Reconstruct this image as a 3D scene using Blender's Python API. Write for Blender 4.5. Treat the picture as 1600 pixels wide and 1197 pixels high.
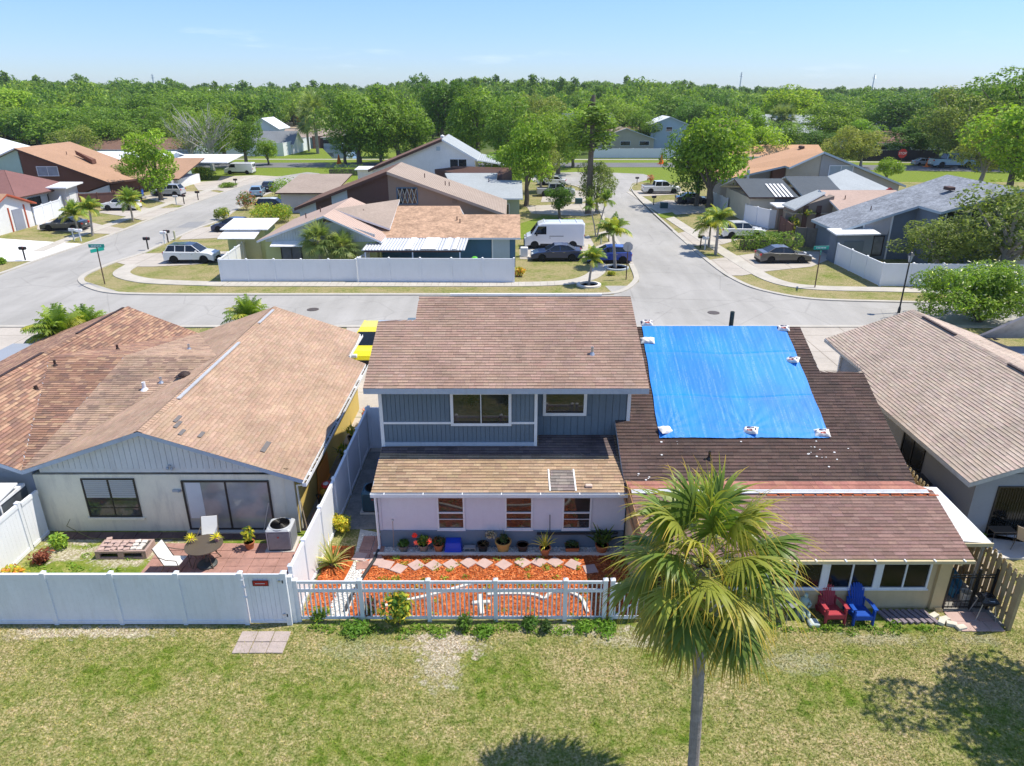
import bpy, math, random
import numpy as np
from math import radians, sin, cos, pi, sqrt, atan2
from mathutils import Vector, Matrix

for o in list(bpy.data.objects): bpy.data.objects.remove(o)
random.seed(7)
RNG = np.random.default_rng(7)
SC = bpy.context.scene
COL = SC.collection

# ---------------------------------------------------------------- camera
cam = bpy.data.cameras.new('camera'); co = bpy.data.objects.new('camera', cam); COL.objects.link(co)
co.location = (0, 0, 14.6); co.rotation_euler = (radians(90 - 22.4), 0, 0)
cam.sensor_fit = 'HORIZONTAL'; cam.sensor_width = 36; cam.lens = 24.975
cam.clip_start = 0.1; cam.clip_end = 12000
SC.camera = co
# ---------------------------------------------------------------- sky and sun
SUN_EL = radians(61.8); SUN_AZ = radians(10)          # azimuth measured from +X towards +Y
W = bpy.data.worlds.new('World'); SC.world = W; W.use_nodes = True
wn = W.node_tree.nodes; wl = W.node_tree.links
sky = wn.new('ShaderNodeTexSky'); sky.sky_type = 'NISHITA'; sky.sun_disc = False
sky.sun_elevation = SUN_EL; sky.sun_rotation = radians(90) - SUN_AZ
sky.altitude = 0; sky.air_density = 1.0; sky.dust_density = 0.0; sky.ozone_density = 2.2
wn['Background'].inputs['Strength'].default_value = 0.15
# clear air: the band above the horizon stays pale blue, with a few faint high wisps all round
tc = wn.new('ShaderNodeTexCoord'); sx = wn.new('ShaderNodeSeparateXYZ'); wl.new(tc.outputs['Generated'], sx.inputs[0])
rp = wn.new('ShaderNodeValToRGB'); wl.new(sx.outputs['Z'], rp.inputs['Fac']); e = rp.color_ramp.elements
e[0].position = 0.0; e[0].color = (.36,.45,.66,1); e[1].position = .5; e[1].color = (.84,.82,.88,1); e_ = e.new(.10); e_.color = (.44,.54,.80,1)
m1 = wn.new('ShaderNodeMix'); m1.data_type = 'RGBA'; m1.blend_type = 'MULTIPLY'; m1.inputs[0].default_value = 1.0
wl.new(sky.outputs[0], m1.inputs[6]); wl.new(rp.outputs[0], m1.inputs[7])
mp = wn.new('ShaderNodeMapping'); mp.inputs['Scale'].default_value = (1.6,1.6,14); wl.new(tc.outputs['Generated'], mp.inputs['Vector'])
nz = wn.new('ShaderNodeTexNoise'); nz.inputs['Scale'].default_value = 2.4; nz.inputs['Detail'].default_value = 7; nz.inputs['Roughness'].default_value = .62; wl.new(mp.outputs[0], nz.inputs['Vector'])
cr = wn.new('ShaderNodeValToRGB'); wl.new(nz.outputs['Fac'], cr.inputs['Fac']); cr.color_ramp.elements[0].position = .60; cr.color_ramp.elements[0].color = (0,0,0,1); cr.color_ramp.elements[1].position = .80; cr.color_ramp.elements[1].color = (.4,.4,.4,1)
m2 = wn.new('ShaderNodeMix'); m2.data_type = 'RGBA'; wl.new(cr.outputs[0], m2.inputs[0]); wl.new(m1.outputs[2], m2.inputs[6]); m2.inputs[7].default_value = (5.2,5.6,6.0,1)
wl.new(m2.outputs[2], wn['Background'].inputs['Color'])
sl = bpy.data.lights.new('sun', 'SUN'); sl.energy = 3.8; sl.angle = radians(0.53); sl.color = (1.0, 0.935, 0.82)
so = bpy.data.objects.new('sun', sl); COL.objects.link(so)
sdir = Vector((cos(SUN_EL) * cos(SUN_AZ), cos(SUN_EL) * sin(SUN_AZ), sin(SUN_EL)))
so.rotation_euler = sdir.to_track_quat('Z', 'Y').to_euler(); so.location = (30, 10, 60)
SC.view_settings.view_transform = 'Standard'; SC.view_settings.look = 'None'
SC.view_settings.exposure = 0.62; SC.view_settings.gamma = 1.0; SC.view_settings.use_curve_mapping = False

# ---------------------------------------------------------------- object helpers
def setp(o, label=None, cat=None, group=None, kind=None):
    if label: o['label'] = label
    if cat: o['category'] = cat
    if group: o['group'] = group
    if kind: o['kind'] = kind
    return o
def thing(name, label, cat, loc=(0, 0, 0), rz=0.0, group=None):
    o = bpy.data.objects.new(name, None); COL.objects.link(o)
    o.empty_display_size = 0.2
    o.location = loc if len(loc) == 3 else (loc[0], loc[1], 0); o.rotation_euler = (0, 0, rz)
    return setp(o, label, cat, group)
KIDS = {}
def kids(o): return list(KIDS.get(o.as_pointer(), []))
def adopt(o, parent):
    o.parent = parent; KIDS.setdefault(parent.as_pointer(), []).append(o)
def copy_tree(o, parent=None, loc=None, rz=None, label=None, scale=None, group=None):
    c = o.copy(); COL.objects.link(c)
    if parent is not None: adopt(c, parent)
    if loc is not None: c.location = loc if len(loc) == 3 else (loc[0], loc[1], 0)
    if rz is not None: c.rotation_euler = (0, 0, rz)
    if scale is not None: c.scale = scale if hasattr(scale, '__len__') else (scale,) * 3
    if label: c['label'] = label
    if group: c['group'] = group
    for k in kids(o): copy_tree(k, c)
    return c

class MB:
    """collects polygons; build() links them as one mesh object"""
    def __init__(s): s.v = []; s.f = []; s.m = []; s.c = []; s.mi = 0; s.col = (1, 1, 1); s.M = None
    def _a(s, pts):
        n = len(s.v)
        if s.M is not None: pts = [s.M @ Vector(p) for p in pts]
        s.v.extend([(p[0], p[1], p[2]) for p in pts]); return n
    def face(s, pts, col=None):
        n = s._a(pts); s.f.append(tuple(range(n, n + len(pts)))); s.m.append(s.mi); s.c.append(col or s.col)
    def mesh(s, pts, faces, col=None):
        n = s._a(pts)
        for f in faces: s.f.append(tuple(n + i for i in f)); s.m.append(s.mi); s.c.append(col or s.col)
    def box(s, x0, x1, y0, y1, z0, z1, col=None):
        if x0 > x1: x0, x1 = x1, x0
        if y0 > y1: y0, y1 = y1, y0
        if z0 > z1: z0, z1 = z1, z0
        s.mesh([(x0,y0,z0),(x1,y0,z0),(x1,y1,z0),(x0,y1,z0),(x0,y0,z1),(x1,y0,z1),(x1,y1,z1),(x0,y1,z1)],
               [(0,3,2,1),(4,5,6,7),(0,1,5,4),(1,2,6,5),(2,3,7,6),(3,0,4,7)], col)
        return s
    def bbox(s, x0, x1, y0, y1, z0, z1, b=0.02, col=None):      # box with chamfered upright edges and top
        P = [(x0+b,y0),(x1-b,y0),(x1,y0+b),(x1,y1-b),(x1-b,y1),(x0+b,y1),(x0,y1-b),(x0,y0+b)]
        cx, cy = (x0+x1)/2, (y0+y1)/2
        def ins(p): return (p[0] + (b if p[0] < cx else -b), p[1] + (b if p[1] < cy else -b))
        pts = [(p[0],p[1],z0) for p in P] + [(p[0],p[1],z1-b) for p in P] + [(*ins(p),z1) for p in P]
        F = [tuple(range(7,-1,-1)), tuple(range(16,24))]
        for k in range(8):
            j = (k+1) % 8; F += [(k,j,8+j,8+k),(8+k,8+j,16+j,16+k)]
        s.mesh(pts, F, col); return s
    def prism(s, pts, d, col=None):                              # planar polygon extruded by vector d
        n = len(pts); d = Vector(d); A = [Vector(p) for p in pts]; B = [p + d for p in A]
        s.mesh(A + B, [tuple(range(n-1,-1,-1)), tuple(range(n,2*n))] + [(i,(i+1)%n,n+(i+1)%n,n+i) for i in range(n)], col); return s
    def tube(s, p0, p1, r0, r1=None, n=8, cap=True, col=None):
        r1 = r0 if r1 is None else r1; p0 = Vector(p0); p1 = Vector(p1); d = (p1-p0)
        if d.length < 1e-6: return s
        d.normalize(); a = d.orthogonal().normalized(); b = d.cross(a)
        A = [p0 + (a*cos(2*pi*i/n) + b*sin(2*pi*i/n))*r0 for i in range(n)]
        B = [p1 + (a*cos(2*pi*i/n) + b*sin(2*pi*i/n))*r1 for i in range(n)]
        F = [(i,(i+1)%n,n+(i+1)%n,n+i) for i in range(n)]
        if cap: F += [tuple(range(n-1,-1,-1)), tuple(range(n,2*n))]
        s.mesh(A+B, F, col); return s
    def path(s, pts, r, n=7, col=None):
        for i in range(len(pts)-1):
            ra = r(i/(len(pts)-1)) if callable(r) else r; rb = r((i+1)/(len(pts)-1)) if callable(r) else r
            s.tube(pts[i], pts[i+1], ra, rb, n, True, col)
        return s
    def bar(s, p0, p1, w, h, col=None):                          # rectangular bar
        p0 = Vector(p0); p1 = Vector(p1); d = (p1-p0).normalized()
        up = Vector((0,0,1)) if abs(d.z) < .95 else Vector((0,1,0))
        a = d.cross(up).normalized(); b = a.cross(d).normalized()
        Q = [(-w/2,-h/2),(w/2,-h/2),(w/2,h/2),(-w/2,h/2)]
        A = [p0 + a*x + b*y for x,y in Q]; B = [p1 + a*x + b*y for x,y in Q]
        s.mesh(A+B, [(0,1,2,3),(7,6,5,4),(0,4,5,1),(1,5,6,2),(2,6,7,3),(3,7,4,0)], col); return s
    def lathe(s, prof, c=(0,0,0), n=16, col=None, axis='Z', a0=0):
        pts = []
        for r,z in prof:
            for i in range(n):
                a = a0 + 2*pi*i/n
                p = (r*cos(a), r*sin(a), z) if axis == 'Z' else ((r*cos(a), z, r*sin(a)) if axis == 'Y' else (z, r*cos(a), r*sin(a)))
                pts.append((c[0]+p[0], c[1]+p[1], c[2]+p[2]))
        F = []
        for k in range(len(prof)-1):
            for i in range(n):
                j = (i+1) % n; F.append((k*n+i,k*n+j,(k+1)*n+j,(k+1)*n+i))
        m = len(prof)
        if prof[0][0] > 1e-4: F.append(tuple(range(n-1,-1,-1)))
        if prof[-1][0] > 1e-4: F.append(tuple(range((m-1)*n, m*n)))
        s.mesh(pts, F, col); return s
    def blob(s, c, r, n=8, m=6, j=0.0, col=None):
        r = r if hasattr(r,'__len__') else (r,r,r); pts = []
        for k in range(m+1):
            for i in range(n):
                t = pi*k/m; a = 2*pi*i/n; q = 1 + random.uniform(-j,j)
                pts.append((c[0]+r[0]*q*sin(t)*cos(a), c[1]+r[1]*q*sin(t)*sin(a), c[2]-r[2]*q*cos(t)))
        F = [(k*n+i,k*n+(i+1)%n,(k+1)*n+(i+1)%n,(k+1)*n+i) for k in range(m) for i in range(n)]
        s.mesh(pts, F, col); return s
    def build(s, name, mat, parent=None, smooth=False, kind=None, label=None, world=True):
        me = bpy.data.meshes.new(name)
        off = Vector((0,0,0))
        if parent is not None and world:
            p = parent
            while p is not None: off = off + p.location; p = p.parent
        V = [(a-off.x, b-off.y, c_-off.z) for a,b,c_ in s.v] if off.length > 0 else s.v
        me.from_pydata(V, [], s.f)
        for m in (mat if isinstance(mat,(list,tuple)) else [mat]): me.materials.append(m)
        if any(s.m): me.polygons.foreach_set('material_index', s.m)
        if any(c != (1,1,1) for c in s.c):
            at = me.color_attributes.new('Col', 'FLOAT_COLOR', 'CORNER'); buf = []
            for f,c in zip(s.f, s.c):
                if len(c) == len(f) and hasattr(c[0],'__len__'):
                    for q in c: buf.extend((q[0],q[1],q[2],1.0))
                else: buf.extend((c[0],c[1],c[2],1.0)*len(f))
            at.data.foreach_set('color', buf)
        me.validate(); me.update()
        if smooth: me.polygons.foreach_set('use_smooth', [True]*len(me.polygons))
        o = bpy.data.objects.new(name, me); COL.objects.link(o)
        if parent is not None: adopt(o, parent)
        return setp(o, label=label, kind=kind)

def tri_mesh(name, V, F, mat, parent=None, col=None, kind=None, smooth=False):
    """numpy arrays -> mesh; V (n,3), F (m,k)"""
    me = bpy.data.meshes.new(name); k = F.shape[1]
    me.vertices.add(len(V)); me.vertices.foreach_set('co', np.asarray(V, dtype=np.float32).ravel())
    me.loops.add(F.size); me.loops.foreach_set('vertex_index', F.astype(np.int32).ravel())
    me.polygons.add(len(F)); me.polygons.foreach_set('loop_start', (np.arange(len(F))*k).astype(np.int32))
    me.polygons.foreach_set('loop_total', np.full(len(F), k, dtype=np.int32))
    me.update(calc_edges=True)
    me.materials.append(mat)
    if col is not None:
        at = me.color_attributes.new('Col', 'FLOAT_COLOR', 'POINT')
        at.data.foreach_set('color', np.c_[col, np.ones(len(col))].astype(np.float32).ravel())
    if smooth: me.polygons.foreach_set('use_smooth', [True]*len(F))
    o = bpy.data.objects.new(name, me); COL.objects.link(o)
    if parent is not None: adopt(o, parent)
    return setp(o, kind=kind)

# ---------------------------------------------------------------- materials
MATS = {}
class NT:
    def __init__(s, name):
        s.m = bpy.data.materials.new(name); s.m.use_nodes = True; s.t = s.m.node_tree; s.n = s.t.nodes; s.l = s.t.links
        s.b = s.n['Principled BSDF']
    def new(s, t, **k):
        n = s.n.new(t)
        for a,b in k.items():
            if a.startswith('i_'):
                key = a[2:]; key = int(key) if key.isdigit() else key
                n.inputs[key].default_value = b
            else: setattr(n, a, b)
        return n
    def link(s, a, b): s.l.new(a, b)
    def noise(s, vec, scale, detail=3, rough=.55, dist=0):
        n = s.new('ShaderNodeTexNoise'); n.inputs['Scale'].default_value = scale; n.inputs['Detail'].default_value = detail
        n.inputs['Roughness'].default_value = rough; n.inputs['Distortion'].default_value = dist
        s.link(vec, n.inputs['Vector']); return n.outputs['Fac']
    def ramp(s, fac, stops, interp='LINEAR'):
        r = s.new('ShaderNodeValToRGB'); e = r.color_ramp.elements; r.color_ramp.interpolation = interp
        while len(e) < len(stops): e.new(0.5)
        for k,(p,c) in enumerate(stops):
            e[k].position = p; e[k].color = (c[0],c[1],c[2],1) if hasattr(c,'__len__') else (c,c,c,1)
        s.link(fac, r.inputs['Fac']); return r.outputs['Color']
    def mix(s, fac, a, b, mode='MIX'):
        n = s.new('ShaderNodeMix', data_type='RGBA', blend_type=mode)
        for sock,v in ((n.inputs[0],fac),(n.inputs[6],a),(n.inputs[7],b)):
            if hasattr(v,'links') or hasattr(v,'is_linked'): s.link(v, sock)
            elif hasattr(v,'__len__'): sock.default_value = (v[0],v[1],v[2],1)
            else: sock.default_value = v
        return n.outputs[2]
    def math(s, op, a, b=None, c=None):
        n = s.new('ShaderNodeMath', operation=op)
        for sock,v in zip(n.inputs,(a,b,c)):
            if v is None: continue
            if hasattr(v,'is_linked'): s.link(v, sock)
            else: sock.default_value = v
        return n.outputs[0]
    def map(s, vec, scale=(1,1,1), rot=(0,0,0), loc=(0,0,0)):
        n = s.new('ShaderNodeMapping'); n.inputs['Scale'].default_value = scale; n.inputs['Rotation'].default_value = rot
        n.inputs['Location'].default_value = loc; s.link(vec, n.inputs['Vector']); return n.outputs[0]
    def bump(s, h, strength=.3, dist=.02):
        n = s.new('ShaderNodeBump'); n.inputs['Strength'].default_value = strength; n.inputs['Distance'].default_value = dist
        s.link(h, n.inputs['Height']); s.link(n.outputs[0], s.b.inputs['Normal'])
    def pos(s): return s.new('ShaderNodeNewGeometry').outputs['Position']
    def obj(s): return s.new('ShaderNodeTexCoord').outputs['Object']
    def base(s, c):
        if hasattr(c,'is_linked'): s.link(c, s.b.inputs['Base Color'])
        else: s.b.inputs['Base Color'].default_value = (c[0],c[1],c[2],1)
    def done(s, rough=.8, spec=.3, metal=0.0):
        s.b.inputs['Roughness'].default_value = rough; s.b.inputs['Specular IOR Level'].default_value = spec
        s.b.inputs['Metallic'].default_value = metal; MATS[s.m.name] = s.m; return s.m

def mul(c, k): return tuple(min(1, x*k) for x in c)
def mat(name, c, rough=.75, spec=.3, var=.12, scale=3.0, metal=0.0, bump=0.0, dirt=0.0, world=True, coat=0.0, dirtcol=(.12,.1,.08)):
    """weathered plain surface: base colour broken by two noises, optional dirt in patches"""
    if name in MATS: return MATS[name]
    t = NT(name); v = t.pos() if world else t.obj()
    n1 = t.noise(v, scale, 4); n2 = t.noise(v, scale*9, 2)
    f = t.math('ADD', t.math('MULTIPLY', n1, .65), t.math('MULTIPLY', n2, .35))
    c1 = t.ramp(f, [(.3, mul(c, 1-var)), (.7, mul(c, 1+var))])
    if dirt > 0:
        vm = t.map(v, (2.2, 2.2, .35))
        d = t.noise(vm, 1.6, 5, .65)
        dm = t.ramp(d, [(.5, 0.0), (.78, 1.0)])
        c1 = t.mix(t.math('MULTIPLY', dm, dirt), c1, mul(dirtcol, 1.0))
    t.base(c1)
    if bump: t.bump(n2, bump, .01)
    if coat: t.b.inputs['Coat Weight'].default_value = coat; t.b.inputs['Coat Roughness'].default_value = .06
    return t.done(rough, spec, metal)
def colmat(name, tint=(1,1,1), rough=.9, spec=.2, var=.25, scale=.6, fine=22, bump=.25, stain=None):
    """multiplies the per-piece colour attribute by broad and fine variation"""
    if name in MATS: return MATS[name]
    t = NT(name); v = t.pos()
    a = t.new('ShaderNodeAttribute', attribute_name='Col').outputs['Color']
    n1 = t.ramp(t.noise(v, scale, 4, .6), [(.3, 1-var), (.7, 1+var*.8)])
    n2 = t.ramp(t.noise(v, fine, 2, .6), [(.25, .82), (.75, 1.18)])
    c = t.mix(1.0, t.mix(1.0, a, n1, 'MULTIPLY'), n2, 'MULTIPLY')
    c = t.mix(1.0, c, tint, 'MULTIPLY')
    if stain:
        s_ = t.ramp(t.noise(t.map(v, (1.6, .5, 1)), stain[1], 5, .65), [(.5, 0.0), (.72, 1.0)])
        c = t.mix(t.math('MULTIPLY', s_, stain[0]), c, stain[2])
    t.base(c); t.bump(t.noise(v, fine*3, 2), bump, .01)
    return t.done(rough, spec)

WHITE = mat('white_vinyl', (.80,.82,.84), .45, .4, .03, 1.2, dirt=.10, dirtcol=(.45,.45,.4))
TRIM  = mat('white_trim_paint', (.74,.76,.78), .55, .3, .05, 2.5, dirt=.15, dirtcol=(.3,.3,.28))
DARKFR = mat('dark_bronze_frame', (.03,.026,.024), .45, .4, .1)
BLACK = mat('black_paint', (.015,.015,.016), .4, .45, .1)
CONC = mat('concrete_slab', (.55,.52,.47), .85, .2, .13, .9, bump=.15, dirt=.25, dirtcol=(.3,.27,.22))
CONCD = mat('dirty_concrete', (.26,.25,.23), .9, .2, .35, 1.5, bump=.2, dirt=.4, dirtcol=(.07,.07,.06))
GALV = mat('galvanised_metal', (.5,.52,.55), .35, .5, .1, 4, metal=.7)
RUBBER = mat('tyre_rubber', (.02,.02,.02), .8, .2, .1)
TERRA = mat('terracotta', (.45,.16,.07), .8, .2, .15, 8)
POTGREY = mat('grey_plastic_pot', (.16,.15,.14), .6, .3, .15, 8)

def glassmat(name, c=(.02,.025,.03), rough=.04, var=.5):
    if name in MATS: return MATS[name]
    t = NT(name); v = t.pos()
    t.base(t.ramp(t.noise(v, 1.1, 3), [(.35, mul(c,1-var)), (.65, mul(c,1+var))]))
    t.b.inputs['IOR'].default_value = 1.5
    return t.done(rough, .8)
GLASS = glassmat('window_glass')
GLASSB = glassmat('blind_behind_glass', (.22,.23,.24), .08, .25)
GLASSR = glassmat('bright_reflecting_glass', (.05,.06,.06), .02, .2)
CARGLASS = glassmat('car_glass', (.012,.016,.02), .03, .2)

# ================================================================ THE SETTING
def grassmat(name, spots=(), tone=1.0, dry=.5, far=False):
    t = NT(name); v = t.pos()
    big = t.noise(v, .38, 6, .6); mid = t.noise(v, 3.6, 6, .72, .4); fine = t.noise(v, 14, 3, .7)
    g = t.mix(t.ramp(mid, [(.35,0.),(.65,1.)]), (.09,.15,.016), (.21,.25,.04))
    d = t.mix(t.ramp(fine, [(.35,0.),(.65,1.)]), (.27,.205,.10), (.50,.40,.24))
    f = t.math('ADD', t.math('MULTIPLY', big, .55), t.math('MULTIPLY', mid, .45))
    dm = t.ramp(f, [(dry-.09,.0),(dry+.10,1.)])
    fm = t.math('MULTIPLY', dm, t.ramp(fine, [(.30,.25),(.6,1.)]))
    c = t.mix(fm, g, d)
    for (x,y,rx,ry,s_) in spots:                      # bare sandy patches
        q = t.map(v, (1/rx,1/ry,0), (0,0,0), (-x/rx,-y/ry,0))
        ln = t.new('ShaderNodeVectorMath', operation='LENGTH'); t.link(q, ln.inputs[0])
        w = t.math('ADD', ln.outputs['Value'], t.math('MULTIPLY', t.math('SUBTRACT', mid, .5), 4.2))
        k = t.ramp(w, [(.45,s_),(1.1,0.)])
        c = t.mix(k, c, t.mix(t.ramp(fine,[(.4,0.),(.6,1.)]), (.34,.27,.18), (.56,.50,.42)))
    c = t.mix(1.0, c, t.ramp(fine, [(.2,.62*tone),(.8,1.3*tone)]), 'MULTIPLY')
    t.base(c); t.bump(fine, .5, .03)
    return t.done(.95, .1)
SPOTS = [(*(-1.92, 15.93),1.3,.6,1.), (*(-1.93, 15.07),.7,.9,.75), (*(-12.12, 16.37),2.2,.28,.9), (*(1.87, 16.45),1.8,.28,.8),
         (*(3.68, 16.05),1.6,.35,.6), (*(7.95, 15.19),1.2,.5,.4), (*(-4.34, 15.67),1.4,.5,.3), (*(-13.95, 16.31),1.0,.3,.7),
         (*(13.45, 16.1),.8,.3,.4), (*(10.69, 16.1),1.6,.28,.45)]
M_LAWN = grassmat('back_lawn', SPOTS, .95, .495)
M_VERGE = grassmat('verge_grass', (), .95, .45)
M_GREEN = grassmat('watered_grass', (), 1.15, .72)
def asph():
    t = NT('pale_worn_asphalt'); v = t.pos()
    a = t.noise(v, .12, 4, .6); b = t.noise(t.map(v,(.9,.12,1)), .8, 5, .6); f = t.noise(v, 40, 2); st = t.noise(v, .55, 6, .75, .5)
    c = t.ramp(t.math('ADD', t.math('MULTIPLY', a, .5), t.math('MULTIPLY', b, .5)), [(.38,(.32,.308,.285)),(.55,(.385,.37,.345)),(.68,(.43,.415,.39))])
    cr = t.new('ShaderNodeTexVoronoi', feature='DISTANCE_TO_EDGE'); cr.inputs['Scale'].default_value = .17
    t.link(t.mix(.18, v, t.new('ShaderNodeTexNoise', i_Scale=.6).outputs['Color'], 'ADD'), cr.inputs['Vector'])
    k = t.ramp(cr.outputs['Distance'], [(.0,.85),(.012,1.)])
    c = t.mix(1., c, k, 'MULTIPLY'); c = t.mix(1., c, t.ramp(st,[(.28,.78),(.42,1.)]), 'MULTIPLY'); c = t.mix(1., c, t.ramp(f,[(.3,.9),(.7,1.1)]), 'MULTIPLY')
    t.base(c); return t.done(.9, .2)
M_ROAD = asph()
M_ROAD2 = mat('dark_asphalt', (.17,.17,.175), .9, .2, .15, .3)
M_DRIVE = mat('driveway_concrete', (.46,.415,.36), .85, .2, .14, .5, bump=.1, dirt=.35, dirtcol=(.33,.29,.24))
M_DRIVEW = mat('white_painted_driveway', (.80,.79,.77), .8, .3, .04, .5)
M_DRIVEB = mat('blue_grey_painted_driveway', (.17,.21,.26), .7, .3, .08, .5)
M_WALKC = mat('sidewalk_concrete', (.48,.445,.385), .85, .2, .16, .8, bump=.1, dirt=.3, dirtcol=(.34,.3,.24))
M_KERB = mat('kerb_concrete', (.47,.44,.385), .85, .2, .12, 1.0, dirt=.3, dirtcol=(.33,.3,.26))

def jointed(src):
    nt = src.node_tree; bs = nt.nodes['Principled BSDF']; so_ = bs.inputs['Base Color'].links[0].from_socket
    g = nt.nodes.new('ShaderNodeNewGeometry'); br = nt.nodes.new('ShaderNodeTexBrick'); br.offset = 0; br.inputs['Color1'].default_value = br.inputs['Color2'].default_value = (1,1,1,1); br.inputs['Mortar'].default_value = (.55,.53,.5,1)
    br.inputs['Scale'].default_value = 1; br.inputs['Mortar Size'].default_value = .03; br.inputs['Brick Width'].default_value = 3.1; br.inputs['Row Height'].default_value = 3.1; nt.links.new(g.outputs['Position'], br.inputs['Vector'])
    m = nt.nodes.new('ShaderNodeMix'); m.data_type = 'RGBA'; m.blend_type = 'MULTIPLY'; m.inputs[0].default_value = 1; nt.links.new(so_, m.inputs[6]); nt.links.new(br.outputs['Color'], m.inputs[7]); nt.links.new(m.outputs[2], bs.inputs['Base Color'])
jointed(M_DRIVE); jointed(M_DRIVEW)
def sheet(name, pts, z, m, kind='structure', parent=None):
    b = MB(); A = sum(pts[i][0]*pts[(i+1)%len(pts)][1]-pts[(i+1)%len(pts)][0]*pts[i][1] for i in range(len(pts)))
    if A < 0: pts = pts[::-1]
    b.face([(p[0],p[1],z) for p in pts]); return b.build(name, m, parent, kind=kind)
def slab(name, pts, z0, z1, m, parent=None, kind='structure'):
    b = MB(); A = sum(pts[i][0]*pts[(i+1)%len(pts)][1]-pts[(i+1)%len(pts)][0]*pts[i][1] for i in range(len(pts)))
    if A < 0: pts = pts[::-1]
    b.prism([(p[0],p[1],z0) for p in pts], (0,0,z1-z0)); return b.build(name, m, parent, kind=kind)
def smooth_line(pts, it=2):
    for _ in range(it):
        q = [pts[0]]
        for a,b in zip(pts,pts[1:]): q += [tuple(a[i]*.75+b[i]*.25 for i in (0,1)), tuple(a[i]*.25+b[i]*.75 for i in (0,1))]
        pts = q + [pts[-1]]
    return pts
def ribbon(name, pts, w, z0, z1, m, side=0, joint=0, kind='structure', it=2):
    pts = smooth_line(pts, it) if it else pts; L = []; R = []
    for i,p in enumerate(pts):
        a = pts[max(0,i-1)]; b_ = pts[min(len(pts)-1,i+1)]; dx,dy = b_[0]-a[0], b_[1]-a[1]; l = sqrt(dx*dx+dy*dy) or 1
        nx,ny = -dy/l, dx/l; lo, hi = (-w/2, w/2) if side == 0 else ((0,w) if side > 0 else (-w,0))
        L.append((p[0]+nx*hi,p[1]+ny*hi)); R.append((p[0]+nx*lo,p[1]+ny*lo))
    b = MB()
    for i in range(len(pts)-1):
        q = [R[i],R[i+1],L[i+1],L[i]]; b.face([(x,y,z1) for x,y in q])
        b.face([(*R[i],z0),(*R[i+1],z0),(*R[i+1],z1),(*R[i],z1)]); b.face([(*L[i+1],z0),(*L[i],z0),(*L[i],z1),(*L[i+1],z1)])
    return b.build(name, m, kind=kind)

# far ground: dull woodland floor to the horizon
def farmat():
    t = NT('woodland_floor'); v = t.pos()
    c = t.ramp(t.noise(v,.02,5,.6), [(.35,(.05,.08,.018)),(.5,(.09,.125,.03)),(.65,(.17,.18,.07))])
    t.base(c); return t.done(.95,.1)
b = MB(); b.face([(-7000,-60,-.02),(7000,-60,-.02),(7000,9000,-.02),(-7000,9000,-.02)]); b.build('ground', farmat(), kind='structure')
sheet('verge', [(-130,16),(130,16),(170,126),(-170,126)], 0.0, M_VERGE)
sheet('lawn', [(-40,2),(40,2),(40,17.2),(-40,17.2)], 0.006, M_LAWN)
sheet('roadside_grass', [(-170,126),(170,126),(240,170),(-240,170)], 0.0, M_GREEN)
# streets
sheet('cross_street', [(-120,45.5),(120,45.5),(120,50.5),(30.53, 51.26),(24.15, 51.96),(22.0, 52.68),(20.55, 54.17),(19,56),(7.5,56),(7.9, 53.23),(-4,53.0),(-9.88, 53.32),(-26.65, 53.23),(-30.04, 53.6),(-36,58),(-120,60)], .008, M_ROAD)
sheet('left_street', [(-29.86, 53.23),(-34.99, 50.74),(-58,50),(-80,52),(-46.27, 54.36),(-45.42, 57.39),(-43.71, 59.58),(-43.98, 64.86),(-43.72, 72.32),(-43.51, 78.24),(-44.31, 90.71),(-44.44, 107.5),(-44.58, 122.95),(-42.96, 133.38),(-39.48, 142.09),
      (-36.44, 139.81),(-35.58, 127.49),(-37.72, 114.73),(-36.9, 97.02),(-35.45, 86.92),(-36.24, 81.35),(-35.9, 68.04),(-36.69, 64.46),(-36.79, 61.93),(-36.72, 59.58),(-36.15, 57.82),(-34.84, 56.14),(-33.05, 54.55),(-31.53, 53.6)], .012, M_ROAD)
sheet('right_street', [(6.84, 52.68),(8.17, 53.41),(9.39, 54.94),(10.46, 57.39),(10.8, 59.13),(11.03, 63.68),(11.07, 68.62),(11.13, 75.0),(11.33, 84.69),(11.84, 97.02),(12.04, 109.58),(11.13, 121.22),(7.57, 123.83),(3.86, 126.56),(3.02, 133.38),(5.47, 139.81),
      (12.34, 142.09),(19.59, 140.94),(24.71, 138.7),(25.5, 134.41),(23.69, 129.4),(20.33, 123.83),(18.52, 115.51),(18.22, 106.16),(17.94, 93.24),(17.88, 83.41),(17.88, 75.0),(17.88, 65.52),(18.08, 59.36),(18.91, 55.34),(20.3, 53.41),(21.8, 52.14),(19.08, 51.26)], .016, M_ROAD)
sheet('main_road', [(-166.21, 160.28),(-69.56, 161.01),(34.78, 161.01),(92.88, 153.29),(162.92, 144.44),(150.94, 133.38),(87.03, 143.26),(32.76, 151.31),(-65.25, 150.66),(-155.32, 149.37)], .03, M_ROAD2)
# far sidewalks beside the main road
ribbon('footpath', [(-160.83, 169.52),(-58.48, 169.52),(36.38, 168.71),(96.96, 160.28),(145.96, 153.29)], 1.6, 0, .03, M_WALKC, it=0)
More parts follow.
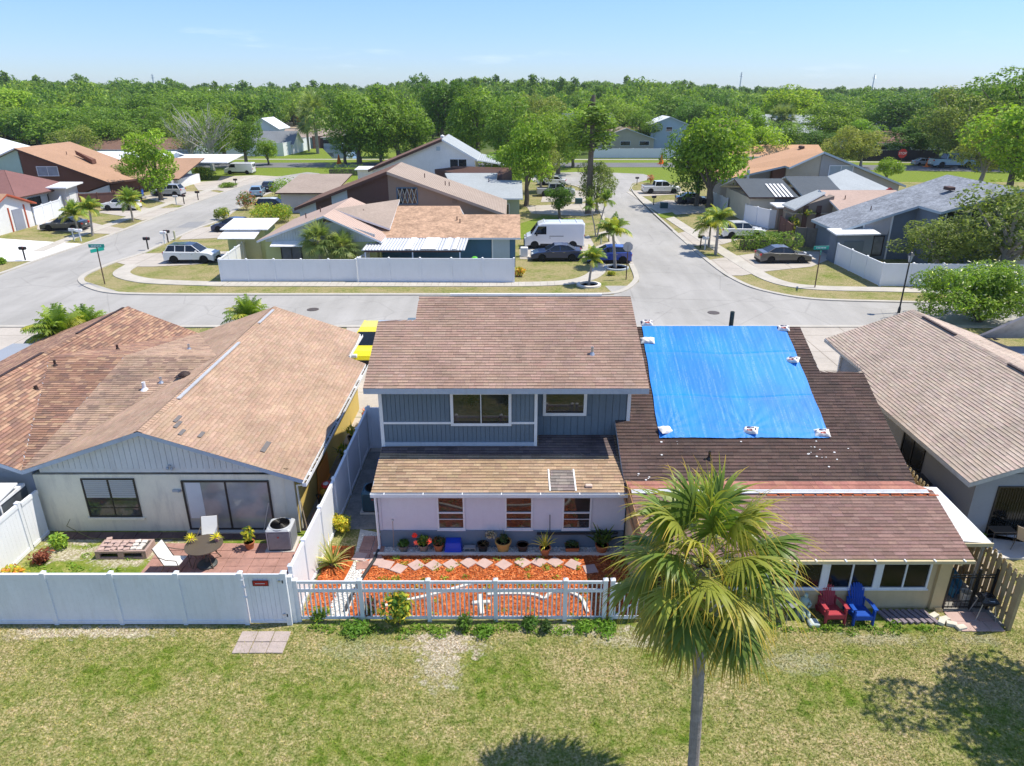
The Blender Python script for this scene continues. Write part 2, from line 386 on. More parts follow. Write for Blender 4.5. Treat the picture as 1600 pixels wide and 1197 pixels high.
# kerbs
KE = dict(z0=0, z1=.085, m=M_KERB)
ribbon('kerb', [(-35.9, 68.04),(-36.69, 64.46),(-36.79, 61.93),(-36.72, 59.58),(-36.15, 57.82),(-34.84, 56.14),(-33.05, 54.55),(-31.58, 53.69),(-29.86, 53.23),(-26.56, 53.04),(-9.84, 53.04),(6.4, 53.04),(8.17, 53.41),(9.39, 54.94),(10.46, 57.39),(10.8, 59.13),(11.03, 63.68)], .45, **KE, side=1, it=2)
ribbon('kerb', [(18.74, 116.29),(18.22, 106.16),(17.94, 93.24),(17.88, 83.41),(17.88, 75.0),(17.88, 65.52),(18.08, 59.36),(18.91, 55.34),(20.3, 53.41),(21.8, 52.14),(23.93, 51.43),(30.21, 50.92),(41.68, 49.58)], .4, **KE, side=1)
ribbon('kerb', [(17.86, 79.77),(17.94, 93.24),(18.22, 106.16),(18.74, 116.29),(20.55, 123.83),(23.91, 129.4)], .12, **KE, side=-1)
ribbon('kerb', [(-45.27, 57.18),(-43.64, 59.47),(-43.9, 64.72),(-43.63, 72.16),(-43.42, 78.05),(-44.2, 90.46),(-44.31, 107.17),(-44.43, 122.51),(-42.11, 134.41)], .4, **KE, side=1)
ribbon('kerb', [(-35.9, 68.04),(-36.24, 81.35),(-35.45, 86.92),(-36.9, 97.02),(-37.72, 114.73),(-35.58, 127.49)], .4, **KE, side=-1)
ribbon('kerb', [(11.07, 68.62),(11.13, 75.0),(11.33, 84.69),(11.84, 97.02),(12.04, 109.58),(11.13, 121.22),(7.57, 123.83),(3.86, 126.56)], .4, **KE, side=1)
ribbon('kerb', [(-120,45.4),(-5,45.4),(60,45.4)], .4, **KE, side=-1, it=0)
# sidewalks with expansion joints
def sidewalk(pts, w=1.35, z=.05):
    pts = smooth_line(pts, 2); ribbon('sidewalk', pts, w, 0, z, M_WALKC, it=0)
sidewalk([(-23.31, 56.45),(-10.4, 56.39),(0.0, 56.35),(3.65, 56.66),(5.72, 57.6),(7.1, 59.58),(7.87, 62.42),(7.72, 65.25)])
sidewalk([(-23.31, 56.45),(-29.48, 57.18),(-31.69, 58.25),(-33.33, 59.58),(-34.04, 60.97),(-34.24, 63.43)])
sidewalk([(18.37, 113.22),(19.19, 98.72),(19.54, 87.84),(20.17, 76.05),(20.73, 67.18),(21.07, 61.45),(21.41, 58.25),(22.37, 56.14),(24.45, 55.14),(28.9, 54.84),(35.09, 54.17),(44.0, 52.68)])
sidewalk([(-46.37, 69.21),(-47.17, 76.05),(-47.15, 83.83),(-47.8, 96.46),(-47.88, 116.29),(-47.14, 135.46)], 1.2)
bj = MB()
for k in range(46):
    x = -23 + k*.98*.6
    bj.box(x, x+.02, 55.9, 57.2, .048, .0535)
bj.build('sidewalk_joint', mat('joint_dirt',(.2,.18,.15)), kind='structure')
# driveways
for nm,pts,z,m in [
  ('driveway',[(-61.22, 77.5),(-54.45, 75.7),(-43.99, 72.81),(-43.94, 64.99),(-48.72, 64.46),(-52.07, 61.93)],.03,M_DRIVEW),
  ('driveway',[(-57.0, 86.46),(-53.42, 88.3),(-47.9, 83.83),(-43.56, 81.15),(-43.65, 78.24),(-46.53, 78.62),(-53.75, 80.95)],.03,M_DRIVE),
  ('driveway',[(-53.74, 93.24),(-52.35, 98.72),(-47.8, 96.46),(-44.01, 97.58),(-44.15, 90.71),(-44.74, 86.92),(-47.21, 89.25)],.03,M_DRIVE),
  ('driveway',[(-55.31, 107.5),(-53.63, 113.22),(-46.97, 113.97),(-44.63, 111.73),(-44.25, 104.2),(-44.49, 98.72),(-48.0, 101.09)],.03,M_DRIVE),
  ('driveway',[(-53.22, 134.41),(-47.49, 136.52),(-42.58, 134.41),(-44.58, 122.95),(-44.97, 113.97),(-47.88, 116.29)],.03,M_DRIVE),
  ('driveway',[(-54.83, 125.63),(-50.4, 128.44),(-46.06, 115.51),(-49.28, 114.73)],.034,M_DRIVE),
  ('driveway',[(-36.58, 64.59),(-35.85, 68.18),(-33.38, 68.48),(-27.45, 69.21),(-25.9, 64.99),(-28.92, 63.43),(-32.04, 62.67),(-33.87, 62.67)],.03,M_DRIVE),
  ('driveway',[(-36.0, 78.24),(-36.18, 81.55),(-34.05, 83.83),(-31.58, 83.83),(-29.76, 78.24),(-31.1, 76.05),(-35.09, 75.0)],.03,M_DRIVE),
  ('driveway',[(0.77, 71.36),(4.0, 73.98),(7.18, 76.05),(10.82, 80.55),(11.1, 73.31),(11.02, 68.33),(11.07, 63.94),(8.22, 64.46),(0.72, 65.79)],.03,M_DRIVE),
  ('driveway',[(1.92, 98.72),(10.26, 101.09),(11.34, 98.72),(11.13, 92.21),(8.98, 90.22),(2.45, 92.21)],.03,M_DRIVE),
  ('driveway',[(4.97, 113.22),(10.56, 114.73),(11.63, 110.29),(11.73, 102.31),(4.06, 102.31)],.03,M_DRIVE),
  ('driveway',[(18.71, 114.73),(26.49, 116.29),(26.81, 111.01),(19.41, 108.19),(18.42, 106.83)],.03,M_DRIVE),
  ('driveway',[(19.07, 100.49),(22.03, 104.2),(26.62, 102.31),(25.79, 93.24),(20.24, 91.2),(18.68, 90.22)],.03,M_DRIVE),
  ('driveway',[(17.9, 78.24),(23.2, 83.83),(27.09, 86.92),(31.66, 85.57),(28.84, 80.55),(21.62, 72.65),(17.99, 71.68)],.03,M_DRIVE),
  ('driveway',[(18.05, 65.25),(21.34, 67.18),(25.79, 69.51),(31.21, 68.92),(30.02, 66.07),(26.78, 62.67),(22.32, 60.97),(19.6, 59.36),(18.19, 59.36)],.03,M_DRIVE),
  ('driveway',[(-27,35.5),(-22.6,35.5),(-22.2,45.3),(-27.5,45.3)],.03,M_DRIVEB),
  ('driveway',[(-39,35),(-27.4,35),(-27.8,45.3),(-40,45.3)],.026,M_DRIVE),
  ('driveway',[(-9,27.5),(-5.2,27.5),(-4.6,45.3),(-11,45.3)],.03,M_DRIVE),
  ('driveway',[(13.6,29),(23,34),(30,45.3),(13,45.3)],.03,M_DRIVE),
  ('driveway',[(5,30),(12,30),(12,45.3),(5,45.3)],.026,M_DRIVE)]:
    sheet(nm, pts, z, m)
sheet('road_patch', [(-38.56, 82.16),(-38.71, 86.01),(-36.74, 86.46),(-36.21, 82.16)], .02, mat('asphalt_patch',(.27,.27,.27),.9,.2,.1))
def lawnpatch(pts, m=M_VERGE, z=.045): sheet('lawn_patch', [*pts], z, m)
lawnpatch([(0.91, 84.69),(4.01, 90.22),(8.21, 87.84),(8.23, 83.83),(6.24, 82.16),(4.67, 76.41),(0.81, 75.35)], M_GREEN)
lawnpatch([(8.38, 77.87),(10.11, 78.24),(10.19, 73.98),(8.38, 71.36)])
lawnpatch([(17.82, 91.2),(20.67, 93.24),(20.68, 90.22),(18.85, 88.3)], M_GREEN, .052)
# manhole covers
def manhole(p, lab):
    b = MB(); b.lathe([(.42,.012),(.42,.03),(.40,.034),(.34,.034),(.33,.03)], (0,0,0), 20)
    o = b.build('manhole_cover', mat('cast_iron',(.12,.10,.09),.6,.4,.2,12,metal=.4,world=False)); o.location = (p[0],p[1],0)
    setp(o, lab, 'manhole cover', 'manhole covers in the street')
manhole((-14.32, 49.26), 'round iron manhole cover in the street behind the tan roof peak')
manhole((14.29, 48.46), 'round iron manhole cover in the street beyond the blue tarp')
# pond and the meadow beyond the main road
tw = NT('pond_water'); tw.base((.06,.09,.10)); M_WATER = tw.done(.03,.8)
sheet('meadow', [(-61.41, 169.52),(-59.01, 185.47),(-61.3, 217.01),(-67.05, 253.66),(-65.99, 276.92),(-53.44, 285.62),(-36.61, 268.72),(-18.8, 219.66),(-8.77, 169.52)], .02, M_GREEN)
sheet('pond', [(-54.45, 211.88),(-60.56, 253.66),(-55.16, 253.66),(-42.34, 202.3),(-35.42, 171.16),(-41.32, 171.16)], .03, M_WATER)
sheet('clearing', [(-98.36, 304.74),(-116.0, 380.83),(-106.4, 406.06),(-80.28, 315.27),(-78.95, 281.2)], .02, mat('bare_earth',(.42,.33,.24),.9,.1,.2,.1))
sheet('clearing', [(91.28, 290.18),(124.79, 299.73),(108.15, 253.66),(80.0, 246.74)], .02, mat('bare_earth',(.42,.33,.24)))
sheet('clearing', [(-190.97, 605.39),(-178.92, 625.76),(-136.83, 480.0),(-146.04, 467.85)], .02, M_GREEN)

# ---- grass blades on the near lawn
def blade_field(name, xr, yr, n, m, keep=None, h=(.03,.075), z=.006, colr=None, w=.008):
    x = RNG.uniform(*xr, n); y = RNG.uniform(*yr, n)
    if keep is not None:
        k = keep(x, y); x = x[k]; y = y[k]; n = len(x)
    a = RNG.uniform(0, 2*pi, n); hh = RNG.uniform(*h, n); lean = RNG.uniform(.3,1.5,n)*hh; la = RNG.uniform(0,2*pi,n)
    V = np.zeros((n,3,3)); dx = np.cos(a)*w; dy = np.sin(a)*w
    V[:,0] = np.c_[x-dx,y-dy,np.full(n,z)]; V[:,1] = np.c_[x+dx,y+dy,np.full(n,z)]
    V[:,2] = np.c_[x+np.cos(la)*lean,y+np.sin(la)*lean,z+hh]
    c = RNG.uniform(.55,1.5,n)[:,None]*np.ones((1,3)); c[:,0] *= RNG.uniform(.9,1.25,n)
    return tri_mesh(name, V.reshape(-1,3), np.arange(3*n).reshape(-1,3), m, col=np.repeat(c,3,0), kind='stuff')
def bladecopy(src, name):
    m = src.copy(); m.name = name; nt = m.node_tree; bs = nt.nodes['Principled BSDF']
    lk = bs.inputs['Base Color'].links[0]; s0 = lk.from_socket
    at = nt.nodes.new('ShaderNodeAttribute'); at.attribute_name = 'Col'
    mx = nt.nodes.new('ShaderNodeMix'); mx.data_type = 'RGBA'; mx.blend_type = 'MULTIPLY'; mx.inputs[0].default_value = 1
    nt.links.new(s0, mx.inputs[6]); nt.links.new(at.outputs['Color'], mx.inputs[7])
    g = nt.nodes.new('ShaderNodeMix'); g.data_type = 'RGBA'; g.blend_type = 'MULTIPLY'; g.inputs[0].default_value = 1; g.inputs[7].default_value = (1.3,1.38,1.05,1)
    nt.links.new(mx.outputs[2], g.inputs[6]); nt.links.new(g.outputs[2], bs.inputs['Base Color'])
    for l in list(bs.inputs['Normal'].links): nt.links.remove(l)
    return m
o = blade_field('grass', (-17,17), (8.5,16.55), 170000, bladecopy(M_LAWN,'lawn_blades'),
    keep=lambda x,y: np.abs(x) < y*.72+4)
setp(o, 'short patchy green and straw coloured grass of the back lawn', 'grass')

# ================================================================ ROOF AND WALL BUILDERS
def jit(c, k=.12):
    q = 1 + random.uniform(-k,k); return tuple(x*q*(1+random.uniform(-.03,.03)) for x in c)
def plane_frame(pts):
    P = [Vector(p) for p in pts]; n = Vector((0,0,0))
    for i in range(len(P)): n += (P[i]-P[0]).cross(P[(i+1)%len(P)]-P[0])
    n.normalize()
    if n.z < 0: n = -n; P = P[::-1]
    u = Vector((0,0,1)).cross(n); u.normalize(); v = n.cross(u)      # v points up the slope
    return P, n, u, v
def spans(P2, y):
    xs = []
    for i in range(len(P2)):
        (x0,y0),(x1,y1) = P2[i],P2[(i+1)%len(P2)]
        if (y0 <= y) != (y1 <= y): xs.append(x0+(x1-x0)*(y-y0)/(y1-y0))
    xs.sort(); return list(zip(xs[::2], xs[1::2]))
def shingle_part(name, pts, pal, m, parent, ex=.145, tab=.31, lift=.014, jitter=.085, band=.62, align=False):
    P, n, u, v = plane_frame(pts); O = P[0]
    P2 = [((p-O).dot(u), (p-O).dot(v)) for p in P]
    vmin = min(p[1] for p in P2); vmax = max(p[1] for p in P2); b = MB(); k = 0; y = vmin
    while y < vmax - .01:
        y1 = min(y+ex, vmax); a = spans(P2, y+.004); c = spans(P2, y1-.004)
        if len(a) != len(c): a = c = spans(P2, (y+y1)/2)
        for (a0,a1),(c0,c1) in zip(a,c):
            off = (k%2)*tab/2 + (0 if align else random.uniform(-.05,.05)); t0 = min(a0,c0); t = math.floor((t0-off)/tab)*tab+off
            while t < max(a1,c1):
                w = tab if align else tab*random.choice((.6,.8,1,1.2,1.5))
                L0,R0 = max(t,a0), min(t+w-.004,a1); L1,R1 = max(t,c0), min(t+w-.004,c1)
                t += w
                if R0-L0 < .02 and R1-L1 < .02: continue
                if R0 < L0: R0 = L0 = (R0+L0)/2
                if R1 < L1: R1 = L1 = (R1+L1)/2
                h0 = lift*random.uniform(.75,1.35); h1 = .003; s = .68; hm = h0+(h1-h0)*s
                X = lambda p,q,h: O + u*p + v*q + n*h
                ym = y+(y1-y)*s; Lm = L0+(L1-L0)*s; Rm = R0+(R1-R0)*s
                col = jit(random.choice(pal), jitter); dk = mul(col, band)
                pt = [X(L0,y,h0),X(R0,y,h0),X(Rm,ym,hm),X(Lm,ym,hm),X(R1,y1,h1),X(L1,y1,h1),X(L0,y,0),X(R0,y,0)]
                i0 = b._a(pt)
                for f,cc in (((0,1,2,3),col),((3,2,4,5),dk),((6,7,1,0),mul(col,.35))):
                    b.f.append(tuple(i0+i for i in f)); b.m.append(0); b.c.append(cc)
        y += ex; k += 1
    return b.build(name, m, parent, kind='stuff')
def roof_slope(parent, pts, pal, m, fascia, th=.16, **k):
    P, n, u, v = plane_frame(pts); b = MB()
    b.prism([p-n*.004 for p in P][::1], Vector((0,0,-th)))
    s = b.build('roof_slope', fascia, parent); wl_ = parent.location
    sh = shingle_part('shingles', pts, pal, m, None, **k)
    # re-parent under the slope with the same offset
    me = sh.data; me.transform(Matrix.Translation(-Vector(wl_))); adopt(sh, s)
    return s
def board_wall(b, axis, c, s0, s1, z0, z1, step=.2, gap=.012, th=.02, d=-1, ztop=None, holes=()):
    """vertical boards with grooves between; axis 'x': wall in plane y=c facing d"""
    x = s0
    while x < s1-.01:
        e = min(x+step-gap, s1)
        segs = [(z0, z1)]
        for (h0,h1,a0,a1) in holes:
            if e > h0 and x < h1: segs = [q for (p,r) in segs for q in ((p,min(r,a0)),(max(p,a1),r)) if q[1]-q[0] > .01]
        for (p,r) in segs:
            if ztop: 
                t0, t1 = ztop(x), ztop(e)
                if r >= z1-1e-6:
                    A = [(x,p),(e,p),(e,max(p,t1)),(x,max(p,t0))]
                    pts = [(q[0],c,q[1]) for q in A] if axis == 'x' else [(c,q[0],q[1]) for q in A]
                    b.prism(pts, (0,th*d,0) if axis == 'x' else (th*d,0,0)); continue
            if axis == 'x': b.box(x,e,c,c+th*d,p,r)
            else: b.box(c,c+th*d,x,e,p,r)
        x += step
def lap_wall(b, axis, c, s0, s1, z0, z1, step=.105, d=-1, holes=(), lift=.014):
    z = z0
    while z < z1-.01:
        e = min(z+step, z1); segs = [(s0,s1)]
        for (h0,h1,a0,a1) in holes:
            if e > a0+.01 and z < a1-.01: segs = [q for (p,r) in segs for q in ((p,min(r,h0)),(max(p,h1),r)) if q[1]-q[0] > .01]
        for p,r in segs:
            if axis == 'x':
                b.face([(p,c+lift*d,z),(r,c+lift*d,z),(r,c+.002*d,e),(p,c+.002*d,e)]); b.face([(p,c,z),(r,c,z),(r,c+lift*d,z),(p,c+lift*d,z)])
            else:
                b.face([(c+lift*d,p,z),(c+lift*d,r,z),(c+.002*d,r,e),(c+.002*d,p,e)]); b.face([(c,p,z),(c,r,z),(c+lift*d,r,z),(c+lift*d,p,z)])
        z = e
def frame_rect(b, x0, x1, z0, z1, y, w, d=.05, axis='x'):
    for (a,c,e,f) in ((x0,x1,z0,z0+w),(x0,x1,z1-w,z1),(x0,x0+w,z0+w,z1-w),(x1-w,x1,z0+w,z1-w)):
        if axis == 'x': b.box(a,c,y-d,y,e,f)
        else: b.box(y-d,y,a,c,e,f)
def window_x(parent, x0, x1, z0, z1, y, fm, gm, fw=.06, mull=(), rails=(), d=.05, glassmats=None, rw=.035, name='window'):
    """window on a wall facing -Y: frame object with pane children"""
    b = MB(); frame_rect(b, x0,x1,z0,z1,y,fw,d)
    for m_ in mull: b.box(m_-rw/2,m_+rw/2,y-d+.006,y,z0+fw,z1-fw)
    for r in rails: b.box(x0+fw,x1-fw,y-d+.012,y,r-rw/2,r+rw/2)
    f = b.build(name, fm, parent)
    xs = [x0+fw]+sorted(mull)+[x1-fw]; off = Vector(parent.location)
    for i in range(len(xs)-1):
        p = MB(); p.box(xs[i]+.002,xs[i+1]-.002,y-.02,y-.008,z0+fw,z1-fw)
        g = p.build('pane', (glassmats[i] if glassmats else gm), None); g.data.transform(Matrix.Translation(-off)); adopt(g, f)
    return f
def sub(mb, name, m, parent_part, root, **k):
    g = mb.build(name, m, None, **k); g.data.transform(Matrix.Translation(-Vector(root.location))); adopt(g, parent_part); return g

SH = colmat('asphalt_shingles', stain=(.28,.55,(.10,.08,.07)), var=.14)
SHC = colmat('clean_asphalt_shingles', var=.18)
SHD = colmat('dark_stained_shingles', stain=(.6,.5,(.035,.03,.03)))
PAL_MAIN = [(.365,.245,.19),(.345,.228,.176),(.385,.26,.203),(.36,.24,.186)]
PAL_LOW = [(.43,.30,.19),(.39,.265,.17),(.47,.33,.215),(.37,.25,.165)]
PAL_GREY = [(.24,.20,.185),(.28,.235,.21),(.21,.18,.165)]
PAL_C = [(.105,.070,.060),(.12,.08,.068),(.09,.062,.055),(.115,.075,.064)]
PAL_ADD = [(.25,.155,.13),(.225,.14,.12),(.27,.17,.145),(.24,.15,.13)]
PAL_A = [(.42,.285,.20),(.405,.275,.192),(.435,.298,.212)]
PAL_B = [(.35,.20,.135),(.29,.165,.12),(.43,.27,.175),(.24,.145,.11),(.33,.19,.13)]
PAL_D = [(.46,.365,.295),(.435,.345,.28),(.485,.385,.315)]

M_BLUEW = mat('slate_blue_board_paint', (.135,.185,.235), .7, .3, .10, 1.2, dirt=.25, dirtcol=(.09,.12,.15))
M_LAV = mat('lavender_lap_siding', (.68,.665,.71), .6, .3, .05, .8, dirt=.15, dirtcol=(.4,.37,.42))
M_BLKB = mat('blue_grey_block', (.17,.22,.28), .85, .2, .08, 1.5, bump=.2)
M_CREAM = mat('cream_stucco', (.80,.75,.60), .9, .2, .06, 1.0, bump=.15, dirt=.42, dirtcol=(.30,.27,.25))
M_PALEB = mat('pale_grey_board_paint', (.62,.64,.64), .75, .3, .06, 1.2, dirt=.35, dirtcol=(.33,.31,.3))
M_YELW = mat('yellow_ochre_stucco', (.60,.44,.13), .9, .2, .1, 1, bump=.15, dirt=.2, dirtcol=(.3,.2,.08))
M_TANS = mat('tan_stucco', (.56,.44,.26), .9, .2, .08, 1, bump=.2, dirt=.3, dirtcol=(.35,.26,.15))
M_DGREY = mat('blue_grey_stucco', (.29,.32,.37), .9, .2, .06, 1, bump=.15)
M_DTRIM = mat('grey_fascia_paint', (.47,.49,.50), .7, .3, .12, 2, dirt=.5, dirtcol=(.2,.19,.17))
M_FASB = mat('blue_grey_fascia', (.42,.48,.56), .65, .3, .08, 2, dirt=.35, dirtcol=(.25,.27,.3))
M_YTRIM = mat('cream_gutter_paint', (.66,.55,.34), .6, .3, .08, 2, dirt=.3, dirtcol=(.35,.28,.18))
M_ALU = mat('weathered_aluminium', (.62,.63,.64), .5, .5, .12, 2, metal=.35, dirt=.35, dirtcol=(.3,.29,.28))
M_WHMET = mat('white_painted_metal', (.80,.80,.79), .5, .4, .05, 2, dirt=.5, dirtcol=(.42,.40,.38))
M_RUST = mat('rust_orange_primer', (.45,.13,.06), .9, .2, .25, 8)

# ================================================================ THE MAIN TWO-STOREY HOUSE
house = thing('two_storey_house', 'slate blue two storey house half with brown shingle roof and lavender rear addition', 'house', (-.3,24,0))
# ground floor addition
W3 = [(-2.53,-1.60),(-.24,.70),(1.70,2.68)]; WZ = (.74,2.04)
b = MB(); b.box(-4.49,3.84,20.56,22.4,0,2.42); b.box(-4.49,3.84,22.4,30.3,0,2.86); b.build('wall', M_BLKB, house)
b = MB(); b.box(-4.50,3.80,20.50,20.56,0,.70); b.build('foundation_wall', M_BLKB, house)
b = MB(); lap_wall(b,'x',20.56,-4.42,3.82,.70,2.36,holes=[(w[0],w[1],WZ[0],WZ[1]) for w in W3]); b.build('lap_siding', M_LAV, house, kind='stuff')
b = MB(); lap_wall(b,'y',-4.49,20.56,30.3,0,2.3); b.build('side_siding', M_LAV, house, kind='stuff')
b = MB(); b.box(-4.51,-4.42,20.52,20.60,.7,2.36); b.box(-4.42,3.82,20.535,20.56,.69,.725); b.build('corner_trim', M_LAV, house)
gm_r = glassmat('window_glass_sky', (.03,.03,.03), .02, .4)
for k,(x0,x1) in enumerate(W3):
    f = window_x(house, x0, x1, *WZ, 20.56, TRIM, gm_r, .055, rails=(1.14,), rw=.014, d=.06)
    bb = MB(); bb.box(x0-.02,x1+.02,20.47,20.56,WZ[0]-.035,WZ[0]); sub(bb,'sill',TRIM,f,house)
    bb = MB(); bb.box(x0+.055,x1-.055,20.49,20.56,1.385,1.43); sub(bb,'meeting_rail',TRIM,f,house)
LZ = lambda y: 2.42+.217*(y-20.2)
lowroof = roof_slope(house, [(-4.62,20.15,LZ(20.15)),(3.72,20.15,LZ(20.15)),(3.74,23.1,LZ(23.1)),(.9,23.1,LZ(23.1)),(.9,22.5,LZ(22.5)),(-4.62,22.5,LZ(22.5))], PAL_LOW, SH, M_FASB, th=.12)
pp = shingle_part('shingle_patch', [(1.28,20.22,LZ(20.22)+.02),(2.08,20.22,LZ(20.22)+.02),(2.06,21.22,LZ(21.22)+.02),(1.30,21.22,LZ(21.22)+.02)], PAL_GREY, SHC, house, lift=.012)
pp['kind'] = 'stuff'
b = MB()
for x in (1.25,2.10): MB().bar((x,20.2,LZ(20.2)+.03),(x-.01,21.24,LZ(21.24)+.03),.05,.012).build('patch_flashing', M_WHMET, house)
# darker courses beside the upper wall, the eave's cast shadow put into their colour
shingle_part('eave_shade_shingles', [(-4.6,21.98,LZ(21.98)+.012),(3.66,21.95,LZ(21.95)+.012),(3.66,23.06,LZ(23.06)+.012),(.95,23.06,LZ(23.06)+.012),(.95,22.47,LZ(22.47)+.012),(-4.6,22.47,LZ(22.47)+.012)], [(.17,.13,.125),(.2,.15,.14),(.14,.11,.11)], SHD, house, lift=.01)
b = MB(); b.box(-4.64,3.80,20.02,20.035,2.30,2.41); b.box(-4.64,3.80,20.02,20.14,2.29,2.302); b.box(-4.64,3.80,20.128,20.14,2.30,2.405); b.box(-4.64,-4.63,20.02,20.14,2.29,2.41); b.box(3.79,3.80,20.02,20.14,2.29,2.41)
gut = b.build('gutter', TRIM, house)
for k in range(7):
    q = MB(); q.box(-4.2+k*1.28,-4.17+k*1.28,20.03,20.15,2.40,2.412); sub(q,'gutter_hanger',TRIM,gut,house)
q = MB(); q.box(-4.5,3.6,20.04,20.12,2.31,2.335); sub(q,'gutter_debris',mat('leaf_litter',(.10,.07,.04),.95,.1,.4,9),gut,house)
b = MB(); b.path([(-4.58,20.10,2.30),(-4.56,20.42,2.12),(-4.56,20.46,.12),(-4.56,20.30,.05)], .045, 8); b.build('downspout', TRIM, house)
b = MB(); b.path([(-4.57,20.28,.06),(-4.62,19.7,.06),(-4.83,18.8,.06),(-5.0,17.9,.06),(-5.05,17.2,.06)], .06, 8)
setp(b.build('drain_hose', mat('black_corrugated_plastic',(.03,.033,.035),.5,.4,.2)), 'black corrugated drain hose running from the downspout to the picket fence', 'hose')
# upper storey
Y1, Y2 = 22.5, 23.1
b = MB(); b.box(-4.60,.86,Y1+.02,30.2,2.6,5.28); b.box(.86,4.20,Y2+.02,30.2,2.6,5.45); b.build('wall', M_BLUEW, house)
w1 = (-2.14,-.02,3.72,5.02); w2 = (1.10,2.66,3.83,4.93)
b = MB(); board_wall(b,'x',Y1+.02,-4.50,.80,3.06,5.25,.155,.014,.03,-1,holes=[w1]); board_wall(b,'x',Y2+.02,.90,4.12,3.05,5.40,.245,.014,.03,-1,holes=[w2]); board_wall(b,'y',.86,Y1+.03,Y2-.02,3.0,5.3,.15,.014,.02,1)
b.build('board_siding', M_BLUEW, house, kind='stuff')
for bx in ((-4.62,-4.50,Y1-.05,Y1+.02,2.9,5.2),(.78,.885,Y1-.05,Y1+.03,2.93,5.2),(4.10,4.22,Y2-.05,Y2+.02,3.5,5.45),(-4.50,w1[0],Y1-.035,Y1+.02,3.78,3.86),(w1[1],.78,Y1-.035,Y1+.02,3.78,3.86),(-4.50,.78,Y1-.04,Y1+.02,5.12,5.22)):
    MB().box(*bx).build('trim_board', TRIM, house)
b = MB(); b.box(-4.56,.84,Y1-.045,Y1-.01,2.93,3.07); b.build('base_flashing', M_FASB, house)
f1 = window_x(house, *w1, Y1+.01, TRIM, None, .10, mull=((w1[0]+w1[1])/2,), rails=(), d=.07, rw=.03, glassmats=[gm_r,gm_r])
q = MB(); xm = (w1[0]+w1[1])/2; q.box(xm-.045,xm+.045,Y1-.05,Y1,w1[2]+.1,w1[3]-.1); q.box(w1[0]+.1,w1[1]-.1,Y1-.045,Y1,w1[2]+.10,w1[2]+.14); sub(q,'mullion',DARKFR,f1,house)
f2 = window_x(house, *w2, Y2+.01, TRIM, None, .11, rails=(), d=.07, rw=.03, glassmats=[gm_r])
q = MB(); q.box(w2[0]+.11,w2[1]-.11,Y2-.04,Y2,w2[2]+.11,w2[2]+.15); sub(q,'mullion',DARKFR,f2,house)
# upper roof
UZ = lambda y: 5.33+.375*(y-22.0)
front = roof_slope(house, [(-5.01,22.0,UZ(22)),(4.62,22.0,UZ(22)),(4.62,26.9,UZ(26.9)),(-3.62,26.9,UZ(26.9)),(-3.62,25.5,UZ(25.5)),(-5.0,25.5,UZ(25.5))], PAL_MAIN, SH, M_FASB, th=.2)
def simple_slope(parent, pts, m, th=.15, name='roof_slope'):
    P,n,u,v = plane_frame(pts); q = MB(); q.prism(P, Vector((0,0,-th))); return q.build(name, m, parent)
MSH_BACK = mat('plain_brown_shingle', (.33,.19,.15), .95, .2, .3, 4, bump=.3)
simple_slope(house, [(-3.62,26.905,UZ(26.9)),(4.62,26.905,UZ(26.9)),(4.62,31.0,UZ(26.9)-1.5),(-3.62,31.0,UZ(26.9)-1.5)], MSH_BACK)
simple_slope(house, [(-5.0,25.505,UZ(25.5)),(-3.63,25.505,UZ(25.5)),(-3.63,30.0,UZ(25.5)-1.7),(-5.0,30.0,UZ(25.5)-1.7)], MSH_BACK)
for gp,gw in (([(-3.64,25.5,UZ(25.5)-.3),(-3.64,26.9,UZ(26.9)-.2),(-3.64,30,5.0)],.02),([(4.16,Y2,5.2),(4.16,26.9,UZ(26.9)-.2),(4.16,30.2,5.2)],.04),([(-4.6,Y1,5.1),(-4.6,25.5,UZ(25.5)-.2),(-4.6,30.2,4.9)],.04)): MB().prism(gp,(gw,0,0)).build('gable_wall', M_BLUEW, house)
b = MB(); b.box(-2.4,3.5,26.86,27.0,UZ(26.9)+.03,UZ(26.9)+.10); b.build('ridge_vent', M_WHMET, house)
def vent_pipe(parent, p, h=.35, r=.045, m=None, name='vent_pipe'):
    q = MB(); q.lathe([(r*2.4,-.02),(r*1.5,.05),(r*1.1,.09)], p, 12); q.lathe([(r,0),(r,h),(r*.7,h),(r*.7,h-.05)], p, 12); return q.build(name, m or GALV, parent)
vent_pipe(house, (2.84,23.68,5.94), .28, .05)
setp(MB().bbox(2.42,2.66,20.35,20.50,LZ(20.4)+.02,LZ(20.4)+.09).build('brick', mat('pale_brick',(.6,.45,.36),.9,.2,.2)), 'loose pale brick lying on the low tan roof near the gutter', 'brick')

# ================================================================ RIGHT HALF WITH THE TARP
hc = thing('tarped_house', 'single storey house half with dark brown roof partly under a blue tarp', 'house', (8.5,24,0))
CZ = lambda y: 2.5+.455*(y-20.6)
b = MB(); b.box(3.98,13.0,20.4,31,0,2.45); b.prism([(4.5,20.9,2.3),(4.5,27.6,5.45),(4.5,31,2.4)],(.1,0,0)); b.prism([(12.85,20.9,2.3),(12.85,25.2,4.3),(12.85,30,2.3)],(.1,0,0)); b.prism([(11.5,25.0,4.3),(11.5,27.5,5.4),(11.5,31,2.4)],(.1,0,0)); b.build('wall', M_TANS, hc)
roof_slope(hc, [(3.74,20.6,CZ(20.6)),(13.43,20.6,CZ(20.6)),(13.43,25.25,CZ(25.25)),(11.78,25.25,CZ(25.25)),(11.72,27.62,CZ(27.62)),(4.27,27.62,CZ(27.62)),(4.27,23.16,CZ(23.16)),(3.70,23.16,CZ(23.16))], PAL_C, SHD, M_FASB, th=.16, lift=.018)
MSH_C = mat('plain_dark_shingle', (.12,.07,.06), .95, .2, .3, 4, bump=.3)
